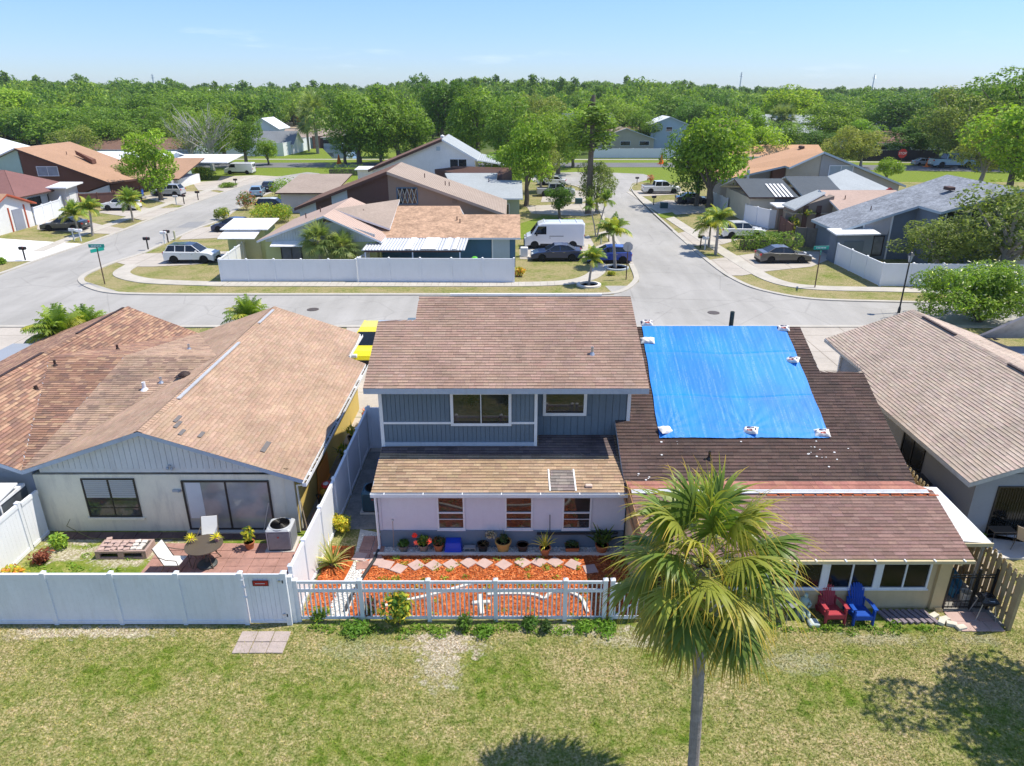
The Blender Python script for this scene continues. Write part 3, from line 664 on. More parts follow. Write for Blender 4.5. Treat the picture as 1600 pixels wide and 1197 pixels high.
simple_slope(hc, [(4.27,27.625,CZ(27.62)),(11.72,27.625,CZ(27.62)),(11.72,32.5,3.5),(4.27,32.5,3.5)], MSH_C)
simple_slope(hc, [(11.78,25.255,CZ(25.25)),(13.43,25.255,CZ(25.25)),(13.43,30.5,2.4),(11.78,30.5,2.4)], MSH_C)
vent_pipe(hc, (6.75,21.51,2.92), .30, .045, BLACK)
vent_pipe(hc, (9.0,27.9,5.5), .75, .09, mat('dark_pipe',(.05,.07,.06),.6,.3,.1))
# addition
AZ = lambda y: 2.03+.19*(y-17.1)
roof_slope(hc, [(3.80,17.1,AZ(17.1)),(13.40,17.1,AZ(17.1)),(13.66,19.98,AZ(19.98)),(3.86,19.98,AZ(19.98))], PAL_ADD, SHC, M_YTRIM, th=.12, band=.75)
roof_slope(hc, [(3.86,19.985,AZ(19.98)),(13.66,19.985,AZ(19.98)),(13.20,20.62,AZ(19.98)-.03),(3.80,20.62,AZ(19.98)-.03)], [(.38,.17,.13),(.34,.15,.12),(.42,.2,.15)], SHC, M_YTRIM, th=.08, ex=.3)
b = MB(); b.box(3.86,13.45,19.80,19.90,AZ(19.9)+.018,AZ(19.9)+.05); b.box(3.86,13.45,19.90,19.98,AZ(19.9)+.035,AZ(19.9)+.075); fl = b.build('ridge_flashing', mat('chalky_flashing',(.60,.61,.62),.6,.3,.1,3,dirt=.4,dirtcol=(.4,.25,.2)), hc)
q = MB()
for k in range(26):
    x = random.uniform(7.8,13.3); w = random.uniform(.04,.22)
    q.prism([(x,19.775,AZ(19.8)+.056),(x+w,19.77,AZ(19.8)+.056),(x+w*.9,19.80+random.uniform(.02,.12),AZ(19.8)+.058),(x+.02,19.83,AZ(19.8)+.058)],(0,0,.008))
for k in range(14):
    x = 8.2+k*.4; q.box(x,x+.33,19.72,19.792,AZ(19.75)+.018,AZ(19.75)+.028)
sub(q,'rust_patches',M_RUST,fl,hc)
b = MB(); b.box(3.78,3.80,17.1,20.6,2.0,2.62); b.box(3.74,3.80,17.05,20.6,1.95,2.15); b.build('barge_board', mat('peeling_orange_board',(.42,.24,.12),.85,.2,.3,4), hc)
b = MB(); b.box(3.84,13.0,17.44,20.4,0,2.0); b.build('wall', M_TANS, hc)
b = MB(); b.box(3.84,12.60,17.40,17.44,0,.74); b.box(3.84,12.60,17.40,17.44,1.70,2.0); b.box(12.46,12.60,17.40,17.44,.74,1.70); b.build('stucco_skirt', M_TANS, hc)
b = MB(); b.box(12.68,13.04,17.34,17.44,0,2.0); b.box(12.80,13.02,17.22,17.34,0,.10); b.build('corner_pier', mat('tan_corner_paint',(.60,.46,.25),.85,.2,.06), hc)
DGL = glassmat('dark_sunroom_glass', (.006,.008,.008), .12, .4); DGL.node_tree.nodes['Principled BSDF'].inputs['Specular IOR Level'].default_value = .3
xs = [(4.0,5.95),(6.05,8.05),(8.12,9.36),(9.50,10.86),(10.98,12.44)]
xs = [(4.05,5.75),(5.87,7.57),(7.69,9.26),(9.40,10.86),(10.98,12.46)]
for x0,x1 in xs: window_x(hc, x0, x1, .74, 1.68, 17.44, TRIM, DGL, .05, mull=((x0+x1)/2,), rw=.045, d=.06)
b = MB(); 
for (a,c) in zip(xs,xs[1:]): b.box(a[1]+.003,c[0]-.003,17.385,17.44,.74,1.68)
b.box(4.0,12.5,17.36,17.40,.70,.738); b.build('window_post', TRIM, hc)
b = MB(); b.box(3.85,13.42,17.03,17.09,1.90,2.0); b.build('gutter', M_YTRIM, hc)
b = MB()
for k in range(9): b.box(6.2+k*.86,6.24+k*.86,16.98,17.14,2.0,2.035)
b.build('gutter_bracket', TRIM, hc)
b = MB(); b.path([(12.9,17.2,1.88),(13.15,17.25,1.80),(13.2,17.30,1.70)],.06,8); b.build('downspout', M_YTRIM, hc)
# side canopy
b = MB(); b.prism([(13.45,17.88,2.06),(14.36,17.80,2.03),(14.42,20.95,2.09),(13.62,20.95,2.12)], (0,0,.05)); 
can = b.build('side_canopy', mat('mildewed_white_canopy',(.66,.66,.65),.6,.3,.08,1.5,dirt=.8,dirtcol=(.32,.32,.31)), hc)
q = MB(); q.box(13.4,14.38,17.76,17.80,1.98,2.10); sub(q,'canopy_edge',M_YTRIM,can,hc)
q = MB(); q.tube((14.2,17.9,2.03),(14.2,17.95,.02),.045,.045,10); sub(q,'canopy_post',GALV,can,hc)

# tarp with folds
def tarp():
    A,B_,C_,D_ = (5.28,27.60),(11.10,27.58),(11.17,22.31),(5.17,22.31)
    n,m_ = 150,130; V = []; 
    U = np.linspace(0,1,n); T = np.linspace(0,1,m_)
    uu,tt = np.meshgrid(U,T)
    x = (A[0]*(1-uu)+B_[0]*uu)*(tt)+(D_[0]*(1-uu)+C_[0]*uu)*(1-tt); y = A[1]*tt+D_[1]*(1-tt)
    x += .012*np.sin(y*4.1)*(uu-.5)*2; y += .012*np.sin(x*2.3)*(1-tt)
    z = 2.5+.455*(y-20.6)+.04
    w = np.zeros_like(z)
    # vertical ripples, stronger near the lower seam
    w += .0012*np.sin(x*19+2*np.sin(y*.7)) + .0012*np.sin(x*37+y*1.5)
    seam = [24.05, 26.15]
    for s_ in seam: w += .022*np.exp(-((y-s_-.06*np.sin(x*1.3))/.045)**2)
    for (px_,py_) in ((5.5,22.7),(8.4,22.65),(11.0,22.6)):
        r = np.hypot(x-px_,y-py_)+1e-3; a = np.arctan2(y-py_,x-px_)
        w += .0075*np.sin(a*15+r*.6)*np.exp(-r/1.3)*(1-np.exp(-r/.15))
    low = 1/(1+np.exp((y-24.0)/.12)); w += low*(.0022*np.sin((x+y*1.1)*7+np.sin(x*3))+.001*np.sin((x-y*.8)*13))
    w += RNG.normal(0,.0012,z.shape)
    z = z + w + .012
    V = np.c_[x.ravel(),y.ravel(),z.ravel()]; i = np.arange(n*m_).reshape(m_,n)
    F = np.c_[i[:-1,:-1].ravel(),i[:-1,1:].ravel(),i[1:,1:].ravel(),i[1:,:-1].ravel()]
    t = NT('blue_polyethylene_tarp'); v = t.pos()
    ri = t.noise(t.map(v,(9,.5,.5)), 1.0, 5, .7); sp = t.noise(v, 30, 3, .7); big = t.noise(t.map(v,(.5,.35,.3)), 1, 3)
    c = t.mix(t.ramp(big,[(.4,0.),(.6,1.)]), (.0,.185,.62), (.0,.24,.72))
    sc = t.math('MULTIPLY', t.ramp(ri,[(.50,0.),(.66,1.)]), t.ramp(sp,[(.45,0.),(.55,1.)]))
    c = t.mix(t.math('MULTIPLY', sc, .32), c, (.42,.62,.80)); t.base(c)
    gr = t.new('ShaderNodeTexBrick'); 
    t.bump(sp, .12, .004); m = t.done(.55, .28)
    o = tri_mesh('tarp', V, F, m, smooth=True)
    return setp(o, 'large blue plastic tarp with folds spread over the dark brown roof', 'tarp')
tarp()
M_BAG = mat('sandbag_plastic', (.78,.76,.74), .5, .4, .06, 6); M_BAGP = mat('sandbag_navy_print', (.05,.05,.12), .6, .3, .2); M_BAGR = mat('sandbag_red_print', (.45,.09,.06), .6, .3, .2)
def sandbag(loc, rz, lab, prt=1, s=1.0):
    s *= .85
    t = thing('sandbag', lab, 'sandbag', (loc[0],loc[1],CZ(loc[1])+.06), rz, 'sandbags weighing down the blue tarp')
    t.rotation_euler = (atan2(.455,1)*cos(rz)*.98, -atan2(.455,1)*sin(rz)*.98*-1, rz)
    n,m_ = 14,10; q = MB(); pts = []
    for k in range(m_+1):
        for i in range(n+1):
            u,v = i/n*2-1, k/m_*2-1
            h = .11*max(0,(1-abs(u)**2.6))**.5*max(0,(1-abs(v)**2.6))**.5*(1+.15*sin(u*7+v*5))
            e = 1+.10*(abs(u*v))**1.5
            pts.append((u*.30*s*e, v*.19*s*e, h))
    F = [(k*(n+1)+i,k*(n+1)+i+1,(k+1)*(n+1)+i+1,(k+1)*(n+1)+i) for k in range(m_) for i in range(n)]
    q.mesh(pts,F); q.face([(-.32*s,-.2*s,-.01),(-.32*s,.2*s,-.01),(.32*s,.2*s,-.01),(.32*s,-.2*s,-.01)])
    q.build('bag', M_BAG, t, smooth=True, world=False)
    if prt:
        for (x0,x1,y0,y1,mm) in ((-.22,-.17,-.17,.17,M_BAGP),(-.1,.14,.02,.1,M_BAGP),(-.08,.1,-.10,-.03,M_BAGR),(.18,.22,-.15,.15,M_BAGP))[:4 if prt>1 else 3]:
            q = MB(); k6 = 5
            for i in range(k6):
                for j in range(3):
                    def hh(x,y):
                        u,v = x/.30/s, y/.19/s; return .11*max(0,(1-abs(u)**2.6))**.5*max(0,(1-abs(v)**2.6))**.5*(1+.15*sin(u*7+v*5))+.004
                    a0,a1 = x0+(x1-x0)*i/k6, x0+(x1-x0)*(i+.93)/k6; c0,c1 = y0+(y1-y0)*j/3, y0+(y1-y0)*(j+.9)/3
                    q.face([(a0,c0,hh(a0,c0)),(a1,c0,hh(a1,c0)),(a1,c1,hh(a1,c1)),(a0,c1,hh(a0,c1))])
            q.build('print', mm, t, world=False)
    return t
sandbag((5.45,22.62), .5, 'plain white sandbag at the lower left corner of the blue tarp', 0)
sandbag((8.42,22.60), -.45, 'sandbag with navy print on the lower middle edge of the blue tarp', 2)
sandbag((10.93,22.50), -.1, 'sandbag with dark stripe at the lower right corner of the blue tarp', 1)
sandbag((10.85,25.80), -.6, 'sandbag with bold print halfway up the right edge of the blue tarp', 2)
sandbag((10.98,27.45), -.2, 'sandbag at the top right corner of the blue tarp', 2, .9)
sandbag((5.40,26.80), -.1, 'blank white sandbag near the top left edge of the blue tarp', 0)
sandbag((5.50,27.75), 0, 'printed sandbag slumped over the ridge at the top left of the tarp', 2, .9)
# spatters of roof cement below the tarp
b = MB()
for k in range(24):
    x,y = random.choice(((10.6,21.8),(11.3,21.6),(5.5,22.0),(8.4,22.0),(4.6,20.9),(10.5,21.9)))
    x += random.gauss(0,.28); y = min(22.2, y+random.gauss(0,.22)); y = max(20.7,y); r = random.uniform(.008,.03)
    b.face([(x+r*1.6*cos(a*pi/3),y+r*sin(a*pi/3),CZ(y+r*sin(a*pi/3))+.026) for a in range(6)])
b.build('cement_spatter', mat('white_spatter',(.7,.7,.7),.8,.3,.1), hc, kind='stuff')

# ================================================================ LEFT DUPLEX
XA, ZA, SA = -12.42, 4.13, .3466
XP = -16.65; ZP = ZA-SA*(XA-XP)
A_ = lambda x: ZA-SA*abs(x-XA)
XB = -20.1; SB = (ZA-ZP)/(XP-XB)
YF, YR, YC, ZC = 21.15, 35.9, 28.7, 4.03
XCA = XA-(ZA-ZC)/SA; XCB = XB+(ZA-ZC)/SB
ha = thing('cream_duplex_house', 'cream stucco house half with tan shingle gable roof and long sliding door', 'house', (-11.5,28,0))
hb = thing('red_roof_duplex_house', 'left house half with mottled red brown shingles joined to the tan roof', 'house', (-20.5,28,0))
XE = -7.12; XE2 = -8.06
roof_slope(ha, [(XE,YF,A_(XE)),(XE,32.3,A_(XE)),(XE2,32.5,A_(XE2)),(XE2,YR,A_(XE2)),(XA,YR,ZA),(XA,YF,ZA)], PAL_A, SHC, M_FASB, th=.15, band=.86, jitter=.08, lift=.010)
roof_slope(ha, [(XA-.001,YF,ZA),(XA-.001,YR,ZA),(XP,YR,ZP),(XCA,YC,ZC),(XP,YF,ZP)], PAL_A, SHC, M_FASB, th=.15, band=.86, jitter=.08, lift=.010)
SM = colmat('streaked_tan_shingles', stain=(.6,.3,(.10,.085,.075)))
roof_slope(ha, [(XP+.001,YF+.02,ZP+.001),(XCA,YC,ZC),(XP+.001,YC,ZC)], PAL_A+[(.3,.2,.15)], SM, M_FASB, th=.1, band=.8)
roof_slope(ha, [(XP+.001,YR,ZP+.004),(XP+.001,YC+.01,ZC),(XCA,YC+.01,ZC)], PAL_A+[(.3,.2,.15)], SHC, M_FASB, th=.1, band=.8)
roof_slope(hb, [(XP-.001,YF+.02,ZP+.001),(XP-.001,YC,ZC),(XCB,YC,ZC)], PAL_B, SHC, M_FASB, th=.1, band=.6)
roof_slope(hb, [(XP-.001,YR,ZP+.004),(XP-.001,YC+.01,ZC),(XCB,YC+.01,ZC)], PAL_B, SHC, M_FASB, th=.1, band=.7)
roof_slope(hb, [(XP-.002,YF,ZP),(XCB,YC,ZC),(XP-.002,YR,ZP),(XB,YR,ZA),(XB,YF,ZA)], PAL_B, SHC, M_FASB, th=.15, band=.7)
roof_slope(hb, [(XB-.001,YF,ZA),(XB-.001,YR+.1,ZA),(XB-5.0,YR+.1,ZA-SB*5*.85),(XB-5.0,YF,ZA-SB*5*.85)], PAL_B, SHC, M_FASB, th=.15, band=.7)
def caps(parent, p0, p1, pal, m, w=.15):
    p0,p1 = Vector(p0),Vector(p1); L = (p1-p0).length; n = int(L/.16); q = MB(); d = (p1-p0)/n; s = d.cross(Vector((0,0,1))).normalized()
    for i in range(n):
        a = p0+d*i; c = p0+d*(i+1.1); col = jit(random.choice(pal),.1)
        q.face([a-s*w+Vector((0,0,-w*.3+.02)),a+Vector((0,0,.035)),c+Vector((0,0,.022)),c-s*w+Vector((0,0,-w*.3+.01))][::-1],col)
        q.face([a+s*w+Vector((0,0,-w*.3+.02)),a+Vector((0,0,.035)),c+Vector((0,0,.022)),c+s*w+Vector((0,0,-w*.3+.01))],col)
    return q.build('ridge_cap', m, parent, kind='stuff')
caps(ha, (XA,YF,ZA), (XA,YR,ZA), PAL_A, SHC); caps(hb, (XB,YF,ZA), (XB,YR,ZA), PAL_B, SHC)
def ridge_vent(parent, p0, p1, m, w=.2):
    q = MB(); q.bar(p0,p1,w,.05); return q.build('ridge_vent', m, parent)
ridge_vent(ha, (-12.26,23.9,A_(-12.26)+.05), (-12.26,30.2,A_(-12.26)+.05), M_ALU, .13)
ridge_vent(ha, (-12.30,33.0,A_(-12.3)+.05), (-12.30,35.3,A_(-12.3)+.05), M_ALU, .12)
B_ = lambda x: ZA-SB*abs(x-XB)
vd = mat('dark_brown_vent',(.05,.03,.025),.6,.3,.2)
ridge_vent(hb, (-20.3,24.6,B_(-20.3)+.06), (-20.3,28.9,B_(-20.3)+.06), vd, .14); ridge_vent(hb, (-20.3,31.5,B_(-20.3)+.06), (-20.3,35.8,B_(-20.3)+.06), vd, .12)
def crossz(y): return ZP+(ZC-ZP)*(y-YF)/(YC-YF)
for (px_,py_,h,m,par,r) in ((-14.2,26.6,.24,GALV,ha,.05),(-14.7,30.5,.25,GALV,ha,.05),(-14.65,26.1,.32,TRIM,ha,.07),(-17.9,30.4,.22,vd,hb,.05),(-19.2,27.9,.25,vd,hb,.05),(-18.9,26.0,.22,vd,hb,.07)):
    z = crossz(py_) if py_ < YC else ZC-.19*(py_-YC)
    vent_pipe(par, (px_,py_,z), h, r, m)
def turtle_vent(parent, p, m, rz=0):
    q = MB(); q.M = Matrix.Translation(p) @ Matrix.Rotation(rz,4,'Z')
    q.lathe([(.24,0),(.23,.05),(.18,.11),(.09,.16),(0.001,.17)],(0,0,0),16); q.box(-.3,.3,-.28,.28,-.01,.012); return q.build('roof_vent', m, parent, smooth=False)
turtle_vent(ha, (-13.35,26.9,A_(-13.35)+.05), vd); turtle_vent(hb, (-21.2,25.9,B_(-21.2)+.12), vd)
# odd replaced shingles
b = MB()
for (x,y,w,l) in ((-11.75,22.35,.12,.5),(-11.6,22.0,.12,.5),(-11.3,21.65,.12,.4),(-10.75,21.85,.12,.4),(-8.75,22.1,.16,.75)):
    z = A_(x)+.03; q = [(x-w/2,y,A_(x-w/2)+.03),(x+w/2,y,A_(x+w/2)+.03),(x+w/2,y+l,A_(x+w/2)+.03),(x-w/2,y+l,A_(x-w/2)+.03)]
    b.prism(q,(0,0,.012))
b.build('repair_shingle', mat('grey_repair_shingle',(.17,.155,.15),.9,.2,.1), ha)
# walls, gable
b = MB(); b.box(-16.6,-7.60,21.52,32.0,0,2.30); b.box(-16.6,-8.5,32.0,35.2,0,2.35); b.build('wall', M_CREAM, ha)
b = MB(); b.prism([(-16.3,21.50,2.40),(-7.6,21.50,2.40),(-7.6,21.50,A_(-7.6)-.12),(XA,21.50,ZA-.14),(-16.3,21.50,A_(-16.3)-.12)],(0,.1,0)); b.build('gable_wall', M_PALEB, ha)
b = MB(); board_wall(b,'x',21.50,-16.0,-7.70,2.56,4.0,.2,.014,.03,-1,ztop=lambda x: min(A_(x)-.15, 3.86)); b.build('gable_siding', M_PALEB, ha, kind='stuff')
b = MB(); b.prism([(XA-.75,21.40,3.85),(XA+.75,21.40,3.85),(XA,21.40,4.02)],(0,.05,0)); b.build('gable_louvre', mat('dark_louvre',(.12,.11,.10),.8,.2,.2), ha)
b = MB(); b.box(-7.60,-7.55,21.5,32.0,0,2.28); b.build('side_wall', M_YELW, ha)
b = MB(); b.box(-7.9,-7.56,21.42,21.52,0,2.4); b.build('corner_board', mat('cream_corner',(.7,.66,.54),.8,.2,.06), ha)
wa = window_x(ha, -14.97,-13.11,.60,2.16,21.52, DARKFR, None, .05, mull=(-14.04,), rails=(.98,1.30,1.72), d=.04, rw=.04, glassmats=[glassmat('dim_glass',(.05,.055,.06),.06,.4)]*2)
q = MB(); q.box(-14.92,-13.15,21.493,21.499,1.34,2.12)
q = MB()
for k in range(9): q.box(-14.9,-14.08,21.488,21.494,1.40+k*.08,1.455+k*.08); q.box(-14.0,-13.17,21.488,21.494,1.40+k*.08,1.455+k*.08)
sub(q,'blind',mat('blind_slats',(.5,.52,.52),.6,.3,.08),wa,ha)
q = MB(); q.box(-15.05,-13.03,21.44,21.52,.50,.60); sub(q,'sill',M_CREAM,wa,ha)
dr = window_x(ha, -11.5,-8.45,.08,2.08,21.52, DARKFR, None, .06, mull=(-9.98,), d=.05, rw=.06, glassmats=[glassmat('frosty_glass',(.30,.31,.31),.12,.2)]*2, name='sliding_door')
q = MB(); q.box(-11.38,-10.85,21.490,21.498,.55,2.0); sub(q,'hanging_blind',mat('white_blind',(.6,.62,.63),.6,.3,.05),dr,ha)
q = MB(); q.box(-11.55,-8.4,21.30,21.52,0,.08); sub(q,'threshold',CONC,dr,ha)
q = MB(); q.bar((-8.85,21.44,.1),(-8.55,21.46,1.2),.025,.025); sub(q,'security_bar',M_ALU,dr,ha)
b = MB(); b.lathe([(.05,0),(.05,.04)],(-11.75,21.44,2.68),10); b.blob((-11.80,21.38,2.62),.06); b.blob((-11.66,21.38,2.60),.06)
b.build('flood_light', mat('light_fixture_grey',(.4,.42,.44),.5,.4,.1), ha)
b = MB(); b.bbox(-11.85,-11.55,21.46,21.51,1.63,1.72,.01); b.blob((-11.62,21.44,1.68),.05); b.build('junction_box', mat('light_fixture_grey',(.4,.42,.44)), ha)
# gutter along the right eave, full of leaves
b = MB(); ze = A_(XE)-.02
for (y0,y1,x,z) in ((21.0,32.3,XE,ze),(32.6,35.9,XE2,A_(XE2)-.02)):
    b.box(x,x+.015,y0,y1,z-.12,z); b.box(x+.12,x+.135,y0,y1,z-.12,z-.005); b.box(x,x+.135,y0,y1,z-.135,z-.12); b.box(x,x+.135,y0-.01,y0,z-.135,z)
ga = b.build('gutter', M_WHMET, ha)
q = MB()
for k in range(150):
    y = random.uniform(21.1,32.2); r = random.uniform(.02,.06); q.blob((XE+.065,y,ze-.07),(.04,r,.03),5,3,.2)
sub(q,'gutter_leaves',mat('leaf_litter',(.10,.07,.04)),ga,ha)
b = MB(); b.path([(XE+.07,21.1,ze-.12),(-7.45,21.4,1.95),(-7.45,21.42,.2)],.035,8); b.build('downspout', M_CREAM, ha)
# walls of the left half, screened lanai
b = MB(); b.box(-26,-16.61,21.52,35,0,2.4); b.prism([(-16.7,21.5,2.4),(-25,21.5,2.4),(-25,21.5,B_(-25)+.4),(XB,21.5,ZA-.14),(-16.7,21.5,ZP-.12)],(0,.1,0)); b.build('wall', M_DGREY, hb)
lan = MB(); lan.prism([(-16.75,20.95,2.26),(-24,20.95,2.26),(-24,18.4,1.98),(-16.75,18.4,1.98)],(0,0,.05)); lr = lan.build('lanai_roof', M_WHMET, hb)
q = MB(); q.box(-16.95,-16.78,18.4,21.3,2.0,2.10); q.box(-16.86,-16.80,18.4,18.48,0,2.0); q.box(-16.86,-16.80,20.0,20.06,0,2.0); q.box(-16.86,-16.80,18.4,21.4,.9,.95); sub(q,'lanai_frame',M_WHMET,lr,hb)
q = MB(); q.box(-16.845,-16.835,18.48,21.4,.05,2.0); sub(q,'screen',glassmat('screen_mesh',(.08,.09,.10),.35,.4),lr,hb)

# ================================================================ RIGHT NEIGHBOUR
hd = thing('grey_neighbour_house', 'blue grey stucco house at the right with a wide pale tan shingle roof', 'house', (19,27,0))
XD0,ZD0 = 15.25,2.50; XR = 20.25; D_ = lambda x: ZD0+.37*(x-XD0); ZR = D_(XR)
roof_slope(hd, [(XD0,20.6,ZD0),(XR,20.6,ZR),(XR,34.6,ZR),(16.05,34.6,D_(16.05)),(16.02,30.2,D_(16.02)),(XD0,30.1,ZD0)], PAL_D, SHC, M_DTRIM, th=.16, align=True, band=.72, jitter=.05, lift=.016, tab=.33, ex=.15)
roof_slope(hd, [(XR+.001,20.6,ZR),(27,20.6,ZR-.37*6.75),(27,34.6,ZR-.37*6.75),(XR+.001,34.6,ZR)], PAL_D, SHC, M_DTRIM, th=.16, align=True, band=.72, jitter=.05)
caps(hd, (XR,20.6,ZR),(XR,34.6,ZR), PAL_D, SHC)
ridge_vent(hd, (20.12,26.9,D_(20.12)+.05),(20.12,24.4,D_(20.12)+.05), vd, .12); ridge_vent(hd, (20.12,30.6,D_(20.12)+.05),(20.12,33.4,D_(20.12)+.05), vd, .12)
vent_pipe(hd, (22.4,28.5,ZR-.37*2.1), .3, .06, GALV)
b = MB(); b.box(15.95,26.5,21.22,29.8,0,2.52); b.box(16.8,26.5,29.8,34.0,0,2.6)
b.prism([(15.95,21.22,2.5),(25,21.22,2.5),(XR,21.22,ZR-.16)],(0,.1,0)); b.build('wall', M_DGREY, hd)
b = MB(); b.box(16.70,16.80,33.9,34.0,0,2.6); b.box(16.7,16.82,29.8,29.92,0,2.6); b.build('corner_trim', TRIM, hd)
sd = window_x(hd, 16.72,20.6,.05,2.02,21.22, DARKFR, None, .05, mull=(18.7,), d=.04, rw=.06, glassmats=[DGL]*2, name='sliding_door')
q = MB()
for k in range(19): q.box(16.85+k*.095,16.87+k*.095,21.20,21.206,.15,1.95)
sub(q,'vertical_blind',mat('olive_blind',(.16,.15,.08),.7,.2,.3),sd,hd)
def window_l(parent, y0, y1, z0, z1, x, fm, gm, fw=.06, d=.05):           # on a wall facing -X
    q = MB(); frame_rect(q, y0,y1,z0,z1,x,fw,d,'y'); q.box(x-d,x,(y0+y1)/2-.02,(y0+y1)/2+.02,z0+fw,z1-fw); f = q.build('window', fm, parent)
    g = MB(); g.box(x-.02,x-.01,y0+fw,y1-fw,z0+fw,z1-fw); sub(g,'pane',gm,f,parent); return f
window_l(hd, 24.3,25.9,.7,2.0,15.95,BLACK,DGL); window_l(hd, 27.9,28.9,.7,2.0,15.95,TRIM,DGL)
# sliver of a brown roof beyond
rb = thing('brown_roof_house', 'brown shingle roof sliver at the right frame edge beyond the tan roof', 'house', (36,38,0))
roof_slope(rb, [(23.85, 34.55)+(3.0,),(48,34.0,3.0),(48,40,4.6),(24.89, 33.01)+(4.6,)], [(.2,.12,.09),(.16,.1,.08),(.24,.15,.11)], SHC, M_DTRIM, th=.15, ex=.3, tab=.6)
b = MB(); b.box(34,47,35.5,39,0,2.8); b.build('wall', M_DGREY, rb)

# ================================================================ FENCES AND YARDS
def vpost(q, x, y, h, w=.125, cap=True):
    q.box(x-w/2,x+w/2,y-w/2,y+w/2,0,h)
    if cap: 
        c = w/2+.015; q.mesh([(x-c,y-c,h),(x+c,y-c,h),(x+c,y+c,h),(x-c,y+c,h),(x,y,h+.07)],[(3,2,1,0),(0,1,4),(1,2,4),(2,3,4),(3,0,4)])
def vinyl_fence(name, label, pts, h=1.83, m=WHITE, ph=None, posts=True, group=None):
    t = thing(name, label, 'fence', (pts[0][0],pts[0][1],0), 0, group)
    for i,p in enumerate(pts):
        if posts: q = MB(); vpost(q,p[0],p[1],(ph or h)+.05); q.build('post', m, t)
        if i+1 < len(pts):
            a,c = Vector((*p[:2],0)),Vector((*pts[i+1][:2],0)); d = (c-a).normalized(); s = Vector((-d.y,d.x,0)); a = a+d*.06; c = c-d*.06
            q = MB(); 
            for (z0,z1,w) in ((.03,.15,.045),(h-.14,h,.045)):
                q.prism([a-s*w/1+Vector((0,0,z0)),c-s*w+Vector((0,0,z0)),c+s*w+Vector((0,0,z0)),a+s*w+Vector((0,0,z0))],(0,0,z1-z0))
            n = max(1,int((c-a).length/.15)); 
            for k in range(n):
                u = a+(c-a)*(k/n); v_ = a+(c-a)*((k+1)/n)-d*.0025
                q.prism([u-s*.02+Vector((0,0,.15)),v_-s*.02+Vector((0,0,.15)),v_+s*.02+Vector((0,0,.15)),u+s*.02+Vector((0,0,.15))],(0,0,h-.29))
            q.build('panel', m, t)
    return t
def far_fence(label, pts, h=1.85, m=WHITE, step=2.4, group='white fences across the street'):
    """white privacy fence with a panel and a post every step metres"""
    P = [pts[0]]
    for a,c in zip(pts,pts[1:]):
        L = sqrt((c[0]-a[0])**2+(c[1]-a[1])**2); n = max(1,round(L/step))
        P += [(a[0]+(c[0]-a[0])*k/n, a[1]+(c[1]-a[1])*k/n) for k in range(1,n+1)]
    t = thing('privacy_fence', label, 'fence', (P[0][0],P[0][1],0), 0, None)
    for i,p in enumerate(P):
        q = MB(); vpost(q,p[0],p[1],h+.05,.14); q.build('post', m, t)
        if i+1 < len(P):
            a,c = Vector((*p,0)),Vector((*P[i+1],0)); d = (c-a).normalized(); s = Vector((-d.y,d.x,0))
            a += d*.072; c -= d*.072
            q = MB(); q.prism([a-s*.02+Vector((0,0,.02)),c-s*.02+Vector((0,0,.02)),c+s*.02+Vector((0,0,.02)),a+s*.02+Vector((0,0,.02))],(0,0,h-.14))
            q.prism([a-s*.05+Vector((0,0,h-.12)),c-s*.05+Vector((0,0,h-.12)),c+s*.05+Vector((0,0,h-.12)),a+s*.05+Vector((0,0,h-.12))],(0,0,.12)); q.build('panel', m, t)
    return t
WHITEG = mat('white_vinyl_streaked', (.76,.78,.80), .45, .4, .06, .8, dirt=.38, dirtcol=(.5,.5,.47))
ff = vinyl_fence('privacy_fence', 'long white vinyl privacy fence with a gate in front of the cream house yard', [(-17.2,16.72),(-15.32,16.72),(-13.43,16.72),(-11.50,16.72),(-9.62,16.72),(-7.80,16.72)], 1.80, WHITEG)
q = MB(); vpost(q,-6.55,16.72,1.86,.15); vpost(q,-6.42,16.82,1.66,.12); q.build('post', WHITEG, ff)
g_ = MB(); 
for k in range(8): g_.box(-7.70+k*.135,-7.70+k*.135+.128,16.70,16.735,.07,1.80)
g_.box(-7.70,-6.62,16.68,16.70,.07,.16); g_.box(-7.70,-6.62,16.68,16.70,1.70,1.81); gate = g_.build('gate', WHITEG, ff)
for z in (.35,1.55):
    q = MB(); q.box(-6.72,-6.58,16.66,16.69,z,z+.05); q.box(-6.60,-6.56,16.645,16.69,z-.03,z+.08); sub(q,'hinge',GALV,gate,ff)
for z in (1.0,1.35,1.6):
    q = MB(); q.box(-7.80,-7.68,16.645,16.69,z,z+.035); sub(q,'latch',TRIM,gate,ff)
q = MB(); q.box(-7.44,-7.00,16.655,16.68,1.43,1.60); pl_ = sub(q,'sign',mat('red_sign',(.42,.015,.02),.4,.4,.05),gate,ff)
q = MB(); frame_rect(q,-7.45,-6.99,1.42,1.61,16.658,.018,.006); q.box(-7.38,-7.08,16.650,16.654,1.50,1.522); g2 = q.build('sign_frame', BLACK, ff)
q = MB(); q.box(-7.37,-7.09,16.646,16.649,1.503,1.52); q.build('sign_stripe', TRIM, ff)
vinyl_fence('privacy_fence', 'white vinyl fence between the cream house and the two storey house', [(-6.42,17.0),(-6.40,18.3),(-6.36,20.15),(-6.33,22.0),(-6.32,24.0),(-6.31,26.0),(-6.3,28.0)], 1.85, WHITE)
vinyl_fence('privacy_fence', 'white vinyl fence along the left edge beside the screened porch', [(-16.45,16.85),(-16.5,18.6),(-16.5,20.35)], 1.85, WHITE)
vinyl_fence('privacy_fence', 'short white fence return against the cream stucco wall', [(-16.5,20.42),(-16.48,21.4)], 1.80, WHITE, posts=False)
